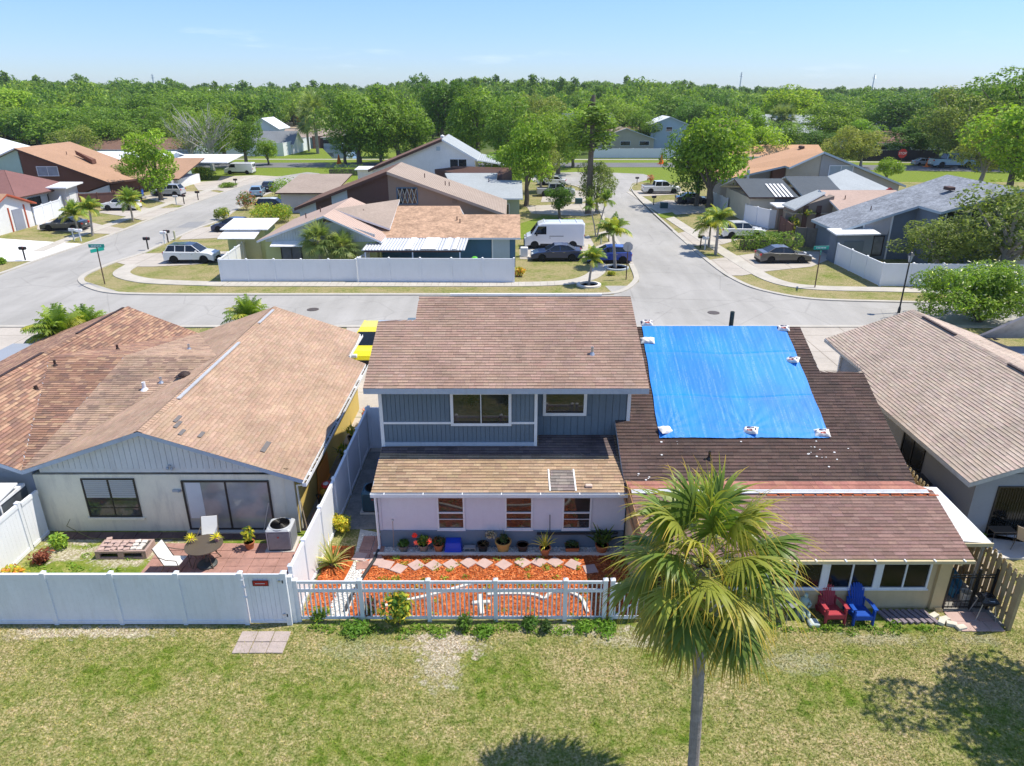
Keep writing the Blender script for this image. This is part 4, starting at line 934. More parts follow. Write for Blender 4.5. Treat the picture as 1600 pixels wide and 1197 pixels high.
vinyl_fence('privacy_fence', 'white gate panel between the fence and the slate blue upper wall', [(-6.2,27.9),(-4.7,27.9)], 1.95, WHITE)
# picket fence
pf = thing('picket_fence', 'white vinyl picket fence in front of the orange mulch bed', 'fence', (-6.3,16.85,0))
px_ = [-6.30,-4.42,-2.44,-.48,1.56,2.72,2.93]
for x in px_: q = MB(); vpost(q,x,16.85,1.50,.12); q.build('post', WHITEG, pf)
for a,c in zip(px_[:-2],px_[1:-1]):
    for (z0,z1) in ((.08,.17),(1.06,1.16),(1.36,1.45)):
        q = MB(); q.box(a+.063,c-.063,16.83,16.87,z0,z1); q.build('rail', WHITEG, pf)
    n = int((c-a-.12)/.128)
    pk = None
    for k in range(n):
        x = a+.06+(c-a-.12)*(k+.5)/n
        if pk is None:
            q = MB(); q.box(-.018,.018,-.014,.014,0,1.19); q.box(-.018,.018,-.014,.014,1.27-.27+.19,1.36+.0); pk = q.build('picket', WHITEG, pf, world=False); pk.location = (x+6.3,0,.171)
            pk.data.transform(Matrix.Diagonal((1,1,.874,1)))
        else:
            d_ = pk.copy(); COL.objects.link(d_); adopt(d_, pf); d_.location = (x+6.3,0,.171)
pg = thing('picket_gate', 'white picket gate with a diagonal brace half hidden by the palm', 'gate', (3.0,16.83,0))
for (a,c,z0,z1) in ((3.0,3.95,.10,.20),(3.0,3.95,1.04,1.14),(3.0,3.95,1.30,1.38)): q = MB(); q.box(a,c,16.815,16.855,z0,z1); q.build('rail', WHITEG, pg)
for k in range(8): q = MB(); q.box(3.02+k*.128,3.052+k*.128,16.82,16.85,.2,1.30); q.build('picket', WHITEG, pg)
q = MB(); q.bar((3.03,16.80,.22),(3.92,16.80,1.02),.04,.02); q.build('brace', WHITEG, pg)

# ---- ground surfaces in the yards
M_MULCH = mat('orange_mulch_bed', (.42,.10,.025), .95, .1, .35, 5, bump=.6)
M_DIRT = mat('sandy_soil', (.30,.25,.19), .95, .1, .3, 2, bump=.4)
M_WGRAV = mat('white_gravel_bed', (.62,.60,.56), .9, .2, .25, 12, bump=.6)
sheet('mulch_bed', [(-4.95,16.95),(3.8,16.95),(3.8,20.05),(-4.75,20.05)], .014, M_MULCH)
sheet('mulch_bed', [(-6.25,16.95),(-5.6,16.95),(-5.45,18.4),(-5.3,19.6),(-5.45,20.6),(-6.25,20.6)], .014, M_MULCH)
sheet('gravel_bed', [(-5.6,16.95),(-4.95,16.95),(-4.75,20.0),(3.8,20.0),(3.8,20.5),(-4.5,20.5),(-4.5,21.3),(-5.45,21.6),(-5.3,19.6),(-5.45,18.4)], .018, M_WGRAV)
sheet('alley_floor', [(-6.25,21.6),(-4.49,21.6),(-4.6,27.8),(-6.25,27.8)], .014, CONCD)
sheet('yard_soil', [(-16.5,16.9),(-6.45,16.9),(-6.4,21.5),(-16.5,21.5)], .012, grassmat('yard_grass', [(*(-15.16, 20.17),1.2,.5,.8),(*(-12.3, 20.35),1.0,.8,.8),(*(-13.03, 19.64),1.2,.3,.7),(*(-15.25, 20.91),1.4,.3,.8)], 1.05, .56))
sheet('side_yard', [(-7.55,21.5),(-6.4,21.5),(-6.35,35),(-7.55,35)], .012, M_DIRT)
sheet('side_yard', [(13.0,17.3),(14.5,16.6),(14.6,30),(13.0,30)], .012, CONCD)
sheet('side_yard', [(14.6,18),(16,18),(16,34),(14.6,34)], .010, M_DIRT)
slab('patio_slab', [(16.04, 21.5),(16.3,19.85),(22,19.7),(22,21.2),(15.98,21.2)], 0, .06, mat('pale_patio_concrete',(.55,.53,.50),.85,.2,.08,.8))
def chips(name, n, sampler, m, cols, s=(.02,.06), z=.02, flat=True):
    x,y = sampler(n); n = len(x); a = RNG.uniform(0,pi,n); l = RNG.uniform(*s,n); w = l*RNG.uniform(.25,.6,n); ti = RNG.uniform(-.5,.5,n)
    V = np.zeros((n,4,3)); ca,sa = np.cos(a),np.sin(a)
    for k,(p,r) in enumerate(((-1,-1),(1,-1),(1,1),(-1,1))):
        V[:,k,0] = x+ca*l*p-sa*w*r; V[:,k,1] = y+sa*l*p+ca*w*r; V[:,k,2] = z+.012+p*ti*l*.6+.01*RNG.uniform(0,1,n)
    c = np.array(cols)[RNG.integers(0,len(cols),n)]*RNG.uniform(.75,1.25,n)[:,None]
    return tri_mesh(name, V.reshape(-1,3), np.arange(4*n).reshape(-1,4), m, col=np.repeat(c,4,0), kind='stuff')
def pebbles(name, n, sampler, m, s=(.018,.045), z=.018, tone=(.5,.95)):
    x,y = sampler(n); n = len(x); V = np.zeros((n,6,3)); r = RNG.uniform(*s,n); a = RNG.uniform(0,pi,n); ca,sa = np.cos(a),np.sin(a); e = RNG.uniform(.6,1,n)
    D = [(1,0,0),(0,1,0),(-1,0,0),(0,-1,0),(0,0,1),(0,0,-1)]
    for k,(p,q_,h) in enumerate(D):
        V[:,k,0] = x+(ca*p-sa*q_*e)*r; V[:,k,1] = y+(sa*p+ca*q_*e)*r; V[:,k,2] = z+r*.35+h*r*.65
    T = np.array([(0,1,4),(1,2,4),(2,3,4),(3,0,4),(1,0,5),(2,1,5),(3,2,5),(0,3,5)])
    F = (T[None]+np.arange(n)[:,None,None]*6).reshape(-1,3); c = RNG.uniform(*tone,n)[:,None]*np.array([[1,.97,.92]])
    return tri_mesh(name, V.reshape(-1,3), F, m, col=np.repeat(c,6,0), kind='stuff')
def box_s(*rects):
    ar = np.array([(r[1]-r[0])*(r[3]-r[2]) for r in rects]); ar = ar/ar.sum()
    def f(n):
        k = RNG.choice(len(rects), n, p=ar); R_ = np.array(rects)[k]
        return RNG.uniform(0,1,n)*(R_[:,1]-R_[:,0])+R_[:,0], RNG.uniform(0,1,n)*(R_[:,3]-R_[:,2])+R_[:,2]
    return f
M_CHIP = colmat('mulch_chips', var=.2, bump=.1); M_PEB = colmat('pebble_stone', var=.1, bump=.1)
setp(chips('mulch', 15000, box_s((-4.9,3.8,16.95,20.05),(-6.25,-5.5,16.95,20.5)), M_CHIP, [(.50,.12,.03),(.58,.16,.045),(.38,.08,.02),(.62,.22,.08),(.30,.08,.03)]), 'loose orange dyed wood mulch covering the fenced bed', 'mulch')
setp(pebbles('gravel', 5200, box_s((-4.45,3.8,20.08,20.5),(-5.55,-4.98,16.95,18.2),(-5.3,-4.8,18.2,20.0),(-5.3,-4.6,19.8,21.3)), M_PEB), 'white decorative gravel along the foot of the lavender wall', 'gravel')
# pavers
M_PAV = mat('pinkish_concrete_paver', (.50,.36,.32), .9, .2, .13, 3, bump=.2, dirt=.3, dirtcol=(.35,.28,.25))
M_PAVR = mat('red_brick_paver', (.38,.215,.175), .9, .2, .22, 2, bump=.2, dirt=.5, dirtcol=(.17,.12,.11))
M_PAVG = mat('grey_pink_paver', (.42,.35,.32), .9, .2, .16, 2, bump=.2, dirt=.4, dirtcol=(.22,.19,.18))
def paver_set(name, label, items, m, size, th=.05, z=.02):
    t = thing(name, label, 'pavers', (items[0][0],items[0][1],0)); me = None
    q = MB(); q.bbox(-size[0]/2,size[0]/2,-size[1]/2,size[1]/2,0,th,.008); 
    for (x,y,rz) in items:
        if me is None: o = q.build('paver', m, t, world=False); me = o
        else: o = me.copy(); COL.objects.link(o); adopt(o, t)
        o.location = (x-items[0][0], y-items[0][1], z+random.uniform(-.006,.006)); o.rotation_euler = (random.uniform(-.012,.012),random.uniform(-.012,.012),rz+random.uniform(-.03,.03))
    return t
DP = [(*(-3.18, 19.46),pi/4),(*(-2.61, 19.46),pi/4),(*(-2.02, 19.5),pi/4),(*(-1.45, 19.6),pi/4),(*(-0.92, 19.57),pi/4+.1),(*(-0.28, 19.5),pi/4),(*(0.36, 19.6),pi/4),(*(0.9, 19.64),pi/4+.1),(*(1.43, 19.64),pi/4),(*(2.02, 19.5),pi/4+.15),(*(2.57, 19.26),.2),(*(-5.14, 19.92),-.2),(*(-4.56, 19.67),-.25),(*(-4.17, 19.5),-.25),(*(-3.73, 19.29),-.5)]
paver_set('stepping_stones', 'row of pink diamond set stepping stones crossing the orange mulch', DP, M_PAV, (.42,.42))
paver_set('paver_path', 'shaded block of red square pavers beside the corner of the lavender wall', [(-5.02+.43*i,19.75+.43*j+.3,0) for i in (0,1) for j in (0,1,2)]+[(-4.95,19.45,.15)], M_PAVR, (.41,.41))
PAT = [(-11.9+.43*i,17.05+.43*j,0) for i in range(13) for j in range(9) if not (i == 12 and 0) and -11.9+.43*i < -6.55]
paver_set('paver_patio', 'weathered red square paver patio under the glass table of the cream house', PAT, M_PAVR, (.42,.42), .04, .012)
paver_set('paver_strip', 'row of pavers coloured dark as eave shade along the foot of the cream wall', [(-16.1+.43*i,21.18,0) for i in range(20)], mat('eave_shade_paver',(.14,.09,.08),.9,.2,.3,2), (.42,.42), .03, .012)  # eave shadow at the wall foot is put into the dark paver colour
paver_set('paver_pad', 'six stained square pavers on the lawn in front of the white gate', [(-7.62+.48*i,15.72+.44*j,.02) for i in range(3) for j in (0,1)], M_PAVG, (.46,.42), .03, .012)
paver_set('paver_pad', 'four square pavers in front of the black metal gate', [(13.25,17.0,0),(13.67,17.0,0),(13.32,16.58,0),(13.74,16.58,0),(14.1,17.0,0),(14.16,16.58,0)], M_PAV, (.41,.41), .03, .012)
paver_set('side_pavers', 'pink pavers in the narrow side yard of the cream house', [(-6.95+.42*(k%2)*.9,22.0+.42*(k//2),0) for k in range(30)], M_PAV, (.41,.41), .03, .014)
# white edging inside the mulch bed
EDG = mat('white_stone_edging', (.66,.62,.56), .9, .2, .15, 5, bump=.3)
def edging(label, P):
    q = MB(); P = smooth_line(P,2)
    for a,c in zip(P,P[1:]): q.bar((a[0],a[1],.06),(c[0],c[1],.06),.10,.09)
    setp(q.build('stone_edging', EDG), label, 'edging')
edging('low white edging curving through the mulch at the right', [(-0.76, 17.95),(-0.2, 18.01),(0.7, 17.98),(1.03, 17.71),(1.16, 18.07),(1.71, 18.13),(2.13, 17.86),(2.23, 17.48),(2.28, 17.13)])
edging('low white edging on the left part of the mulch bed', [(-3.9, 17.42),(-3.16, 17.71),(-2.63, 17.89),(-2.07, 18.13),(-1.23, 18.51)])
edging('thin white edging between gravel and mulch near the lavender wall', [(-4.7,20.06),(-2,20.07),(1,20.06),(3.8,20.08)])
t = thing('garden_cross', 'white stone cross ornament lying in the orange mulch', 'ornament', (*(-0.94, 17.48),0), .1)
q = MB(); q.bbox(-.07,.07,-.45,.45,.02,.14,.02); q.build('upright', EDG, t, world=False)
q = MB(); q.bbox(-.28,.28,.02,.15,.025,.135,.02); q.build('crossbar', EDG, t, world=False)

# ---- foliage for small plants
def leafmat(name, tint=(1,1,1), trans=.35, rough=.55, var=.5):
    if name in MATS: return MATS[name]
    t = NT(name); a = t.new('ShaderNodeAttribute', attribute_name='Col').outputs['Color']
    inf = t.new('ShaderNodeObjectInfo')
    n1 = t.ramp(inf.outputs['Random'], [(0,(1-var*.5,1-var*.35,1-var*.3)),(.5,(1,1,1)),(1,(1+var*.6,1+var*.35,1))])
    c = t.mix(1., t.mix(1., a, tint, 'MULTIPLY'), n1, 'MULTIPLY')
    t.base(c); t.b.inputs['Roughness'].default_value = rough; t.b.inputs['Specular IOR Level'].default_value = .25
    tr = t.new('ShaderNodeBsdfTranslucent'); t.link(t.mix(1., c, (1.5,1.6,.7), 'MULTIPLY'), tr.inputs['Color'])
    mx = t.new('ShaderNodeMixShader'); mx.inputs[0].default_value = trans
    t.link(t.b.outputs[0], mx.inputs[1]); t.link(tr.outputs[0], mx.inputs[2]); t.link(mx.outputs[0], t.n['Material Output'].inputs['Surface'])
    MATS[name] = t.m; return t.m
LEAF = leafmat('broad_leaf', (1.75,1.6,1.3)); FROND = leafmat('palm_leaf', (1.7,1.55,1.3), trans=.3, rough=.4, var=.1)
def leaf_cloud(n, r, c, col, size=(.03,.07), rng=None, squash=1.0, shell=.4, long=1.6):
    """numpy leaf quads scattered in an ellipsoid; returns V,F,C"""
    rng = rng or RNG; d = rng.normal(size=(n,3)); d /= np.linalg.norm(d,axis=1)[:,None]
    rad = rng.uniform(shell,1,n)**.6; P = d*rad[:,None]*np.array(r)+np.array(c)
    nrm = d*.7+rng.normal(size=(n,3))*.6+np.array([0,0,.5]); nrm /= np.linalg.norm(nrm,axis=1)[:,None]
    t = np.cross(nrm, rng.normal(size=(n,3))); t /= np.linalg.norm(t,axis=1)[:,None]; b_ = np.cross(nrm,t)
    s = rng.uniform(*size,n)[:,None]; V = np.stack([P-t*s*long, P+b_*s*.55, P+t*s*long, P-b_*s*.55],1).reshape(-1,3)
    C = np.array(col)[rng.integers(0,len(col),n)]*rng.uniform(.7,1.3,n)[:,None]
    return V, np.arange(4*n).reshape(-1,4), np.repeat(C,4,0)
def joinV(L):
    V = []; F = []; C = []; k = 0
    for v,f,c in L: V.append(v); F.append(f+k); C.append(c); k += len(v)
    return np.concatenate(V), np.concatenate(F), np.concatenate(C)
def strap_leaves(n, c, L, w, col, rise=.9, droop=1.0, seg=4, spread=(0.1,1.2), rng=None):
    rng = rng or RNG; V = []; F = []; C = []; k = 0
    for i in range(n):
        a = rng.uniform(0,2*pi); e = rng.uniform(*spread); l = L*rng.uniform(.7,1.1); d = np.array([cos(a)*sin(e),sin(a)*sin(e),cos(e)*rise]); p = np.array(c,dtype=float); s = np.array([-sin(a),cos(a),0])
        cc = np.array(col[rng.integers(len(col))])*rng.uniform(.8,1.2)
        for j in range(seg+1):
            ww = w*(1-(j/seg)**2)*.5+.001; V += [p-s*ww,p+s*ww]; C += [cc,cc]
            d = d+np.array([0,0,-droop*.25/seg*4*(j+1)/seg]); d /= np.linalg.norm(d); p = p+d*l/seg
        for j in range(seg): F.append((k+2*j,k+2*j+1,k+2*j+3,k+2*j+2))
        k += 2*(seg+1)
    return np.array(V),np.array(F),np.array(C)
GRN = [(.06,.13,.02),(.08,.16,.03),(.045,.10,.02)]; YEL = [(.30,.30,.035),(.36,.33,.05),(.18,.24,.03)]; DKG = [(.03,.06,.02),(.04,.08,.02)]; RED = [(.55,.08,.06),(.7,.2,.15)]
def pot_shape(t, r, h, m, kind='round', dirt=True):
    q = MB()
    if kind == 'round': q.lathe([(r*.68,0),(r*.92,h*.84),(r*1.04,h*.84),(r*1.06,h),(r*.90,h),(r*.86,h*.86)],(0,0,0),18)
    else: q.mesh([(-r*.8,-r*.6,0),(r*.8,-r*.6,0),(r*.8,r*.6,0),(-r*.8,r*.6,0),(-r,-r*.75,h),(r,-r*.75,h),(r,r*.75,h),(-r,r*.75,h)],[(3,2,1,0),(0,1,5,4),(1,2,6,5),(2,3,7,6),(3,0,4,7)])
    o = q.build('pot', m, t, world=False)
    if dirt: q = MB(); q.lathe([(.001,h*.87),(r*.87,h*.87)],(0,0,0),14) if kind == 'round' else q.face([(-r*.95,-r*.7,h*.9),(r*.95,-r*.7,h*.9),(r*.95,r*.7,h*.9),(-r*.95,r*.7,h*.9)]); s_ = q.build('soil', mat('potting_soil',(.035,.025,.018),.95,.1,.3), None, world=False); adopt(s_, o)
def pot_plant(label, p, r, h, m, plant, kind='round', group='pots along the lavender wall', cat='potted plant'):
    t = thing('potted_plant' if plant is not None else 'empty_pot', label, cat, (p[0],p[1],.03), random.uniform(0,.3), group); pot_shape(t,r,h,m,kind)
    if plant is not None:
        V,F,C = joinV(plant); tri_mesh('foliage', V, F, LEAF, t, col=C)
    return t
G1 = 'pots along the lavender wall'
pot_plant('dark grey pot with a low green plant, leftmost along the lavender wall', (-3.70,20.28), .19,.27, POTGREY, [leaf_cloud(160,(.20,.20,.10),(0,0,.32),DKG+GRN,(.03,.06))])
pot_plant('tan pot with green leaves and round coral flowers', (-3.02,20.28), .17,.27, mat('tan_plastic_pot',(.30,.22,.17),.6,.3,.1), [leaf_cloud(140,(.22,.2,.16),(0,0,.45),GRN+YEL[2:],(.03,.07)),leaf_cloud(90,(.10,.08,.10),(.20,-.05,.42),[(.75,.25,.18),(.8,.35,.25)],(.02,.04)),leaf_cloud(60,(.08,.07,.08),(-.24,.0,.36),[(.7,.22,.17)],(.02,.04)),leaf_cloud(60,(.09,.08,.09),(-.28,.05,.62),[(.6,.06,.04)],(.02,.04))])
pot_plant('terracotta pot with dark drooping leaves beside the blue tub', (-2.50,20.28), .18,.30, TERRA, [leaf_cloud(120,(.22,.18,.13),(0,0,.42),DKG+[(.12,.05,.02)],(.03,.06))])
pot_plant('black nursery pot with bare twigs and soil', (-.99,20.28), .20,.30, BLACK, [strap_leaves(8,(0,0,.28),.35,.02,[(.2,.14,.08)])])
pot_plant('large mustard yellow pot with a silvery shrub', (-.30,20.30), .27,.40, mat('mustard_pot',(.50,.30,.09),.7,.3,.1), [leaf_cloud(170,(.16,.16,.15),(.02,0,.5),DKG,(.02,.05)),leaf_cloud(150,(.22,.16,.14),(-.42,.05,.62),[(.45,.43,.42),(.12,.13,.10),(.30,.3,.28)],(.02,.045)),strap_leaves(14,(0,0,.38),.6,.015,[(.15,.13,.1)],.7,.5)])
pot_plant('brown empty pot right of the mustard pot', (.36,20.28), .20,.28, mat('dark_brown_pot',(.07,.045,.035),.6,.3,.1), None, cat='pot')
pot_plant('terracotta pot with yellow striped spiky leaves', (1.12,20.08), .19,.30, TERRA, [strap_leaves(26,(0,0,.3),.62,.045,[(.45,.45,.12),(.20,.26,.06),(.5,.48,.2)],1,1.1)])
pot_plant('square terracotta planter with dark plants', (2.04,20.28), .24,.22, TERRA, [leaf_cloud(120,(.24,.15,.10),(0,0,.30),DKG,(.02,.05))], 'square')
pot_plant('terracotta pot with broad dark green leaves next to the palm crown', (3.05,20.20), .22,.33, TERRA, [strap_leaves(20,(0,0,.3),.85,.10,GRN+DKG,1,.7),leaf_cloud(80,(.3,.25,.25),(0,0,.65),DKG,(.05,.1))])
t = thing('storage_tub', 'bright blue plastic tub upside down between terracotta pot and cinder block', 'tub', (-2.0,20.30,.02))
BLUEP = mat('bright_blue_plastic', (.01,.06,.55), .35, .4, .08)
q = MB(); q.mesh([(-.30,-.22,0),(.30,-.22,0),(.30,.22,0),(-.30,.22,0),(-.25,-.17,.42),(.25,-.17,.42),(.25,.17,.42),(-.25,.17,.42)],[(3,2,1,0),(4,5,6,7),(0,1,5,4),(1,2,6,5),(2,3,7,6),(3,0,4,7)]); q.build('tub_body', BLUEP, t, world=False)
q = MB(); q.bbox(-.31,.31,-.23,.23,.0,.035,.015); q.box(-.28,.28,-.200,-.193,.20,.215); q.build('tub_rim', BLUEP, t, world=False)
t = thing('cinder_block', 'grey cinder block with two hollow cores beside the blue tub', 'block', (-1.44,20.28,.02)); q = MB()
for (a,c,e,f) in ((-.2,.2,.0,.03),(-.2,.2,.16,.19),(-.2,-.165,.03,.16),(.165,.2,.03,.16),(-.02,.02,.03,.16)): q.box(a,c,-.09,.09,e,f)
q.build('shell', mat('cinder_grey',(.33,.33,.33),.95,.1,.1,6), t, world=False)
q = MB(); q.box(-.18,.18,-.02,.05,.03,.16); q.build('core_shade', mat('cinder_shadow',(.2,.2,.2),.95,.1,.1), t, world=False)  # dark plug added in the hollow cores, painted as their inner shade
setp(MB().tube((.85,20.44,.62),(3.6,20.42,.66),.045,.045,10).build('drain_pipe', BLACK), 'black pipe propped level along the foot of the lavender wall', 'pipe')
t = thing('garden_stake', 'thin metal stake with a round head leaning by the lavender wall', 'stake', (-4.05,20.35,0)); MB().tube((0,0,0),(.02,.05,1.15),.012,.012,6).build('rod', mat('rusty_rod',(.35,.25,.2),.7,.3,.2), t, world=False); MB().blob((.02,.05,1.18),.045).build('finial', GALV, t, world=False)
setp(MB().tube((1.30,20.42,.1),(1.28,20.47,1.35),.014,.014,6).build('garden_stake', BLACK), 'black plant stake behind the spiky striped plant', 'stake')
def shrub(name, label, p, r, h, cols, n=500, size=(.03,.07), cat='shrub', group=None, stems=6, mats=None):
    t = thing(name, label, cat, (p[0],p[1],0), random.uniform(0,6), group); L = []
    for k in range(7):
        a = random.uniform(0,6.28); q_ = random.uniform(0,.5)
        L.append(leaf_cloud(n//7,(r*.6,r*.6,h*.34),(cos(a)*r*q_,sin(a)*r*q_,h*random.uniform(.35,.68)),cols,size))
    V,F,C = joinV(L); tri_mesh('foliage', V, F, LEAF, t, col=C)
    q = MB()
    for k in range(stems):
        a = 6.28*k/stems; q.tube((0,0,0),(cos(a)*r*.4,sin(a)*r*.4,h*.6),.012,.006,5)
    q.build('stem', mat('plant_stem',(.16,.12,.07),.9,.1,.2), t, world=False); return t
shrub('croton_shrub', 'bright yellow green shrub against the white fence by the red pavers', (-6.12, 21.42), .42,.75, YEL, 700)
shrub('croton_shrub', 'yellow and orange leaved shrub at the foot of the left white fence', (-16.0,18.7), .45,.6, YEL+[(.5,.2,.04)], 520)
shrub('burgundy_shrub', 'burgundy leaved shrub between yellow and green shrubs by the left fence', (-15.7,19.7), .38,.5, [(.10,.03,.03),(.16,.06,.04)], 360)
shrub('green_shrub', 'light green shrub in the corner of the left fence and cream wall', (-15.6,20.5), .40,.7, [(.2,.3,.05),(.1,.2,.04)], 420)
shrub('yellow_green_shrub', 'tall yellow green shrub growing through the picket fence', (-3.35,16.65), .5,1.3, GRN+YEL, 520, (.04,.09))
shrub('dark_leaf_shrub', 'small dark red and green shrub inside the picket fence at the left', (-4.2,17.1), .35,.6, [(.09,.03,.03),(.05,.08,.02)], 380)
for lab,p,r,h,c in (('low green weeds under the picket fence left of the first wide post',(-5.7,16.9),.35,.4,GRN+YEL[2:]),('dark green weed clump at the foot of the picket fence centre',(-1.35,16.5),.3,.55,DKG+GRN),
                    ('bright green weed clump in front of the middle picket post',(-.75,16.35),.42,.28,[(.12,.22,.03)]),('green seedling against the pickets below the mulch cross',(.5,16.55),.34,.42,GRN),('spiky green seedling right of centre by the pickets',(.95,16.4),.22,.35,DKG),
                    ('green tuft by the last picket posts',(2.1,16.5),.45,.28,[(.12,.22,.03)]),('green leafy patch at the base of the picket gate',(2.7,16.45),.5,.25,[(.1,.2,.03)]),('weed patch left of the white gate post',(-4.5,16.45),.5,.25,[(.1,.2,.03)])):
    shrub('weed_clump', lab, p, r, h, c, 260, (.03,.06), 'weeds', 'weed clumps along the picket fence', 3)
t = thing('spiky_plant', 'agave like plant with yellow edged arching leaves by the white fence', 'plant', (*(-5.94, 19.46),0)); V,F,C = joinV([strap_leaves(60,(0,0,.1),1.05,.06,[(.50,.45,.22),(.22,.26,.08),(.40,.36,.2),(.12,.17,.05)],1,1.2,6,(.2,1.35))]); tri_mesh('leaves', V,F,LEAF,t,col=C)
MB().blob((0,0,.08),.1,8,5,.1).build('crown_base', mat('plant_stem',(.16,.12,.07)), t, world=False)
# creeping weeds in the mulch and along the fences
L = []
for k in range(70):
    x = random.uniform(-4.3,3.6); y = random.choice((random.uniform(17,18.3),random.uniform(19.2,19.9),random.uniform(18.3,18.9))); L.append(leaf_cloud(26,(.16,.12,.06),(x,y,.05),[(.14,.22,.03),(.22,.28,.05)],(.02,.045)))
for k in range(110):
    x = random.uniform(-6,2.9) if k%3 else random.uniform(7.5,12.5); y = (16.45 if k%3 else 16.5)+random.gauss(0,.13); L.append(leaf_cloud(26,(.22,.12,.07),(x,y,.05),[(.08,.16,.02),(.15,.24,.04)],(.02,.05)))
for k in range(30): L.append(leaf_cloud(20,(.2,.15,.05),(random.uniform(-16,-12.5),random.uniform(17.3,20.6),.04),[(.14,.24,.04)],(.02,.05)))
V,F,C = joinV(L); setp(tri_mesh('weeds', V, F, LEAF, None, col=C, kind='stuff'), 'low creeping weeds sprouting along the fences and in the mulch', 'weeds')

# ---- yard furniture of the cream house
ALM = mat('sling_fabric_white', (.72,.72,.69), .7, .3, .05); FRM = mat('bronze_patio_frame', (.10,.08,.06), .5, .4, .1)
t = thing('glass_patio_table', 'round glass patio table with dark frame on the red paver patio', 'table', (-10.15,19.6,.05))
q = MB(); q.lathe([(.57,.70),(.60,.70),(.60,.725),(.57,.725)],(0,0,0),32); q.build('rim', FRM, t, world=False)
tg = NT('table_glass'); tg.base((.45,.50,.50)); tg.b.inputs['Alpha'].default_value = .38; TGL = tg.done(.05,.8)
q = MB(); q.lathe([(.001,.706),(.57,.706)],(0,0,0),32); q.lathe([(.57,.716),(.001,.716)],(0,0,0),32); q.build('table_top', TGL, t, world=False)
for k in range(4):
    a = pi/4+k*pi/2; MB().path([(cos(a)*.5,sin(a)*.5,.70),(cos(a)*.3,sin(a)*.3,.35),(cos(a)*.48,sin(a)*.48,0)],.018,6).build('leg', FRM, t, world=False)
t2 = thing('umbrella_base', 'round dark umbrella base under the glass patio table', 'umbrella base', (-10.1,19.5,.05)); MB().lathe([(.32,0),(.32,.05),(.25,.09),(.06,.12),(.04,.35)],(0,0,0),24).build('weight', mat('dark_cast_base',(.06,.07,.07),.5,.4,.1), t2, world=False); MB().tube((0,0,.3),(0,0,.68),.022,.022,8).build('tube', FRM, t2, world=False)
def sling_chair(name, label, p, rz, mf, fr, group=None):
    t = thing(name, label, 'chair', (p[0],p[1],.05), rz, group)
    q = MB(); q.prism([(-.26,-.27,.42),(.26,-.27,.42),(.26,.22,.38),(-.26,.22,.38)],(0,0,.02)); q.build('seat', mf, t, world=False)
    q = MB(); q.prism([(-.26,.22,.38),(.26,.22,.38),(.26,.50,1.0),(-.26,.50,1.0)],(0,.02,0)); q.build('backrest', mf, t, world=False)
    for s in (-1,1):
        q = MB(); q.path([(s*.28,.52,1.02),(s*.28,.22,.38),(s*.28,-.28,.42),(s*.30,-.30,0)],.014,6); q.path([(s*.28,.36,.70),(s*.31,.1,.64),(s*.31,-.25,.64),(s*.30,-.30,.42)],.014,6); q.path([(s*.28,.2,.40),(s*.29,.45,0)],.014,6); q.build('side_frame', fr, t, world=False)
    return t
sling_chair('patio_chair', 'white sling patio chair behind the glass table', (-10.35,20.35), .15, ALM, FRM)
sling_chair('patio_chair', 'white sling patio chair left of the glass table', (-10.95,19.15), 1.45, ALM, FRM)
def spiky_pot(label, p):
    t = thing('yellow_table_plant', label, 'potted plant', p, 0, 'yellow plants on the glass table'); q = MB(); q.lathe([(.06,0),(.085,.13),(.09,.14),(.07,.14)],(0,0,0),12); q.build('pot', mat('mauve_pot',(.35,.2,.22),.6,.3,.1), t, world=False)
    V,F,C = joinV([strap_leaves(70,(0,0,.12),.24,.02,[(.65,.6,.05),(.5,.5,.04),(.3,.35,.04)],1,.8,3,(.1,1.5))]); tri_mesh('foliage',V,F,LEAF,t,col=C)
spiky_pot('spiky yellow plant on the left side of the glass table', (-10.6,19.72,.775)); spiky_pot('spiky yellow plant on the right side of the glass table', (-9.78,19.78,.775))
pot_plant('terracotta pot with a yellow green croton beside the sliding door', (-9.0,20.42), .17,.28, TERRA, [leaf_cloud(120,(.22,.22,.28),(0,0,.6),YEL+GRN[:1],(.04,.08)),strap_leaves(5,(0,0,.25),.5,.02,[(.2,.15,.08)],1,.1,3,(0,.4))], group=None)
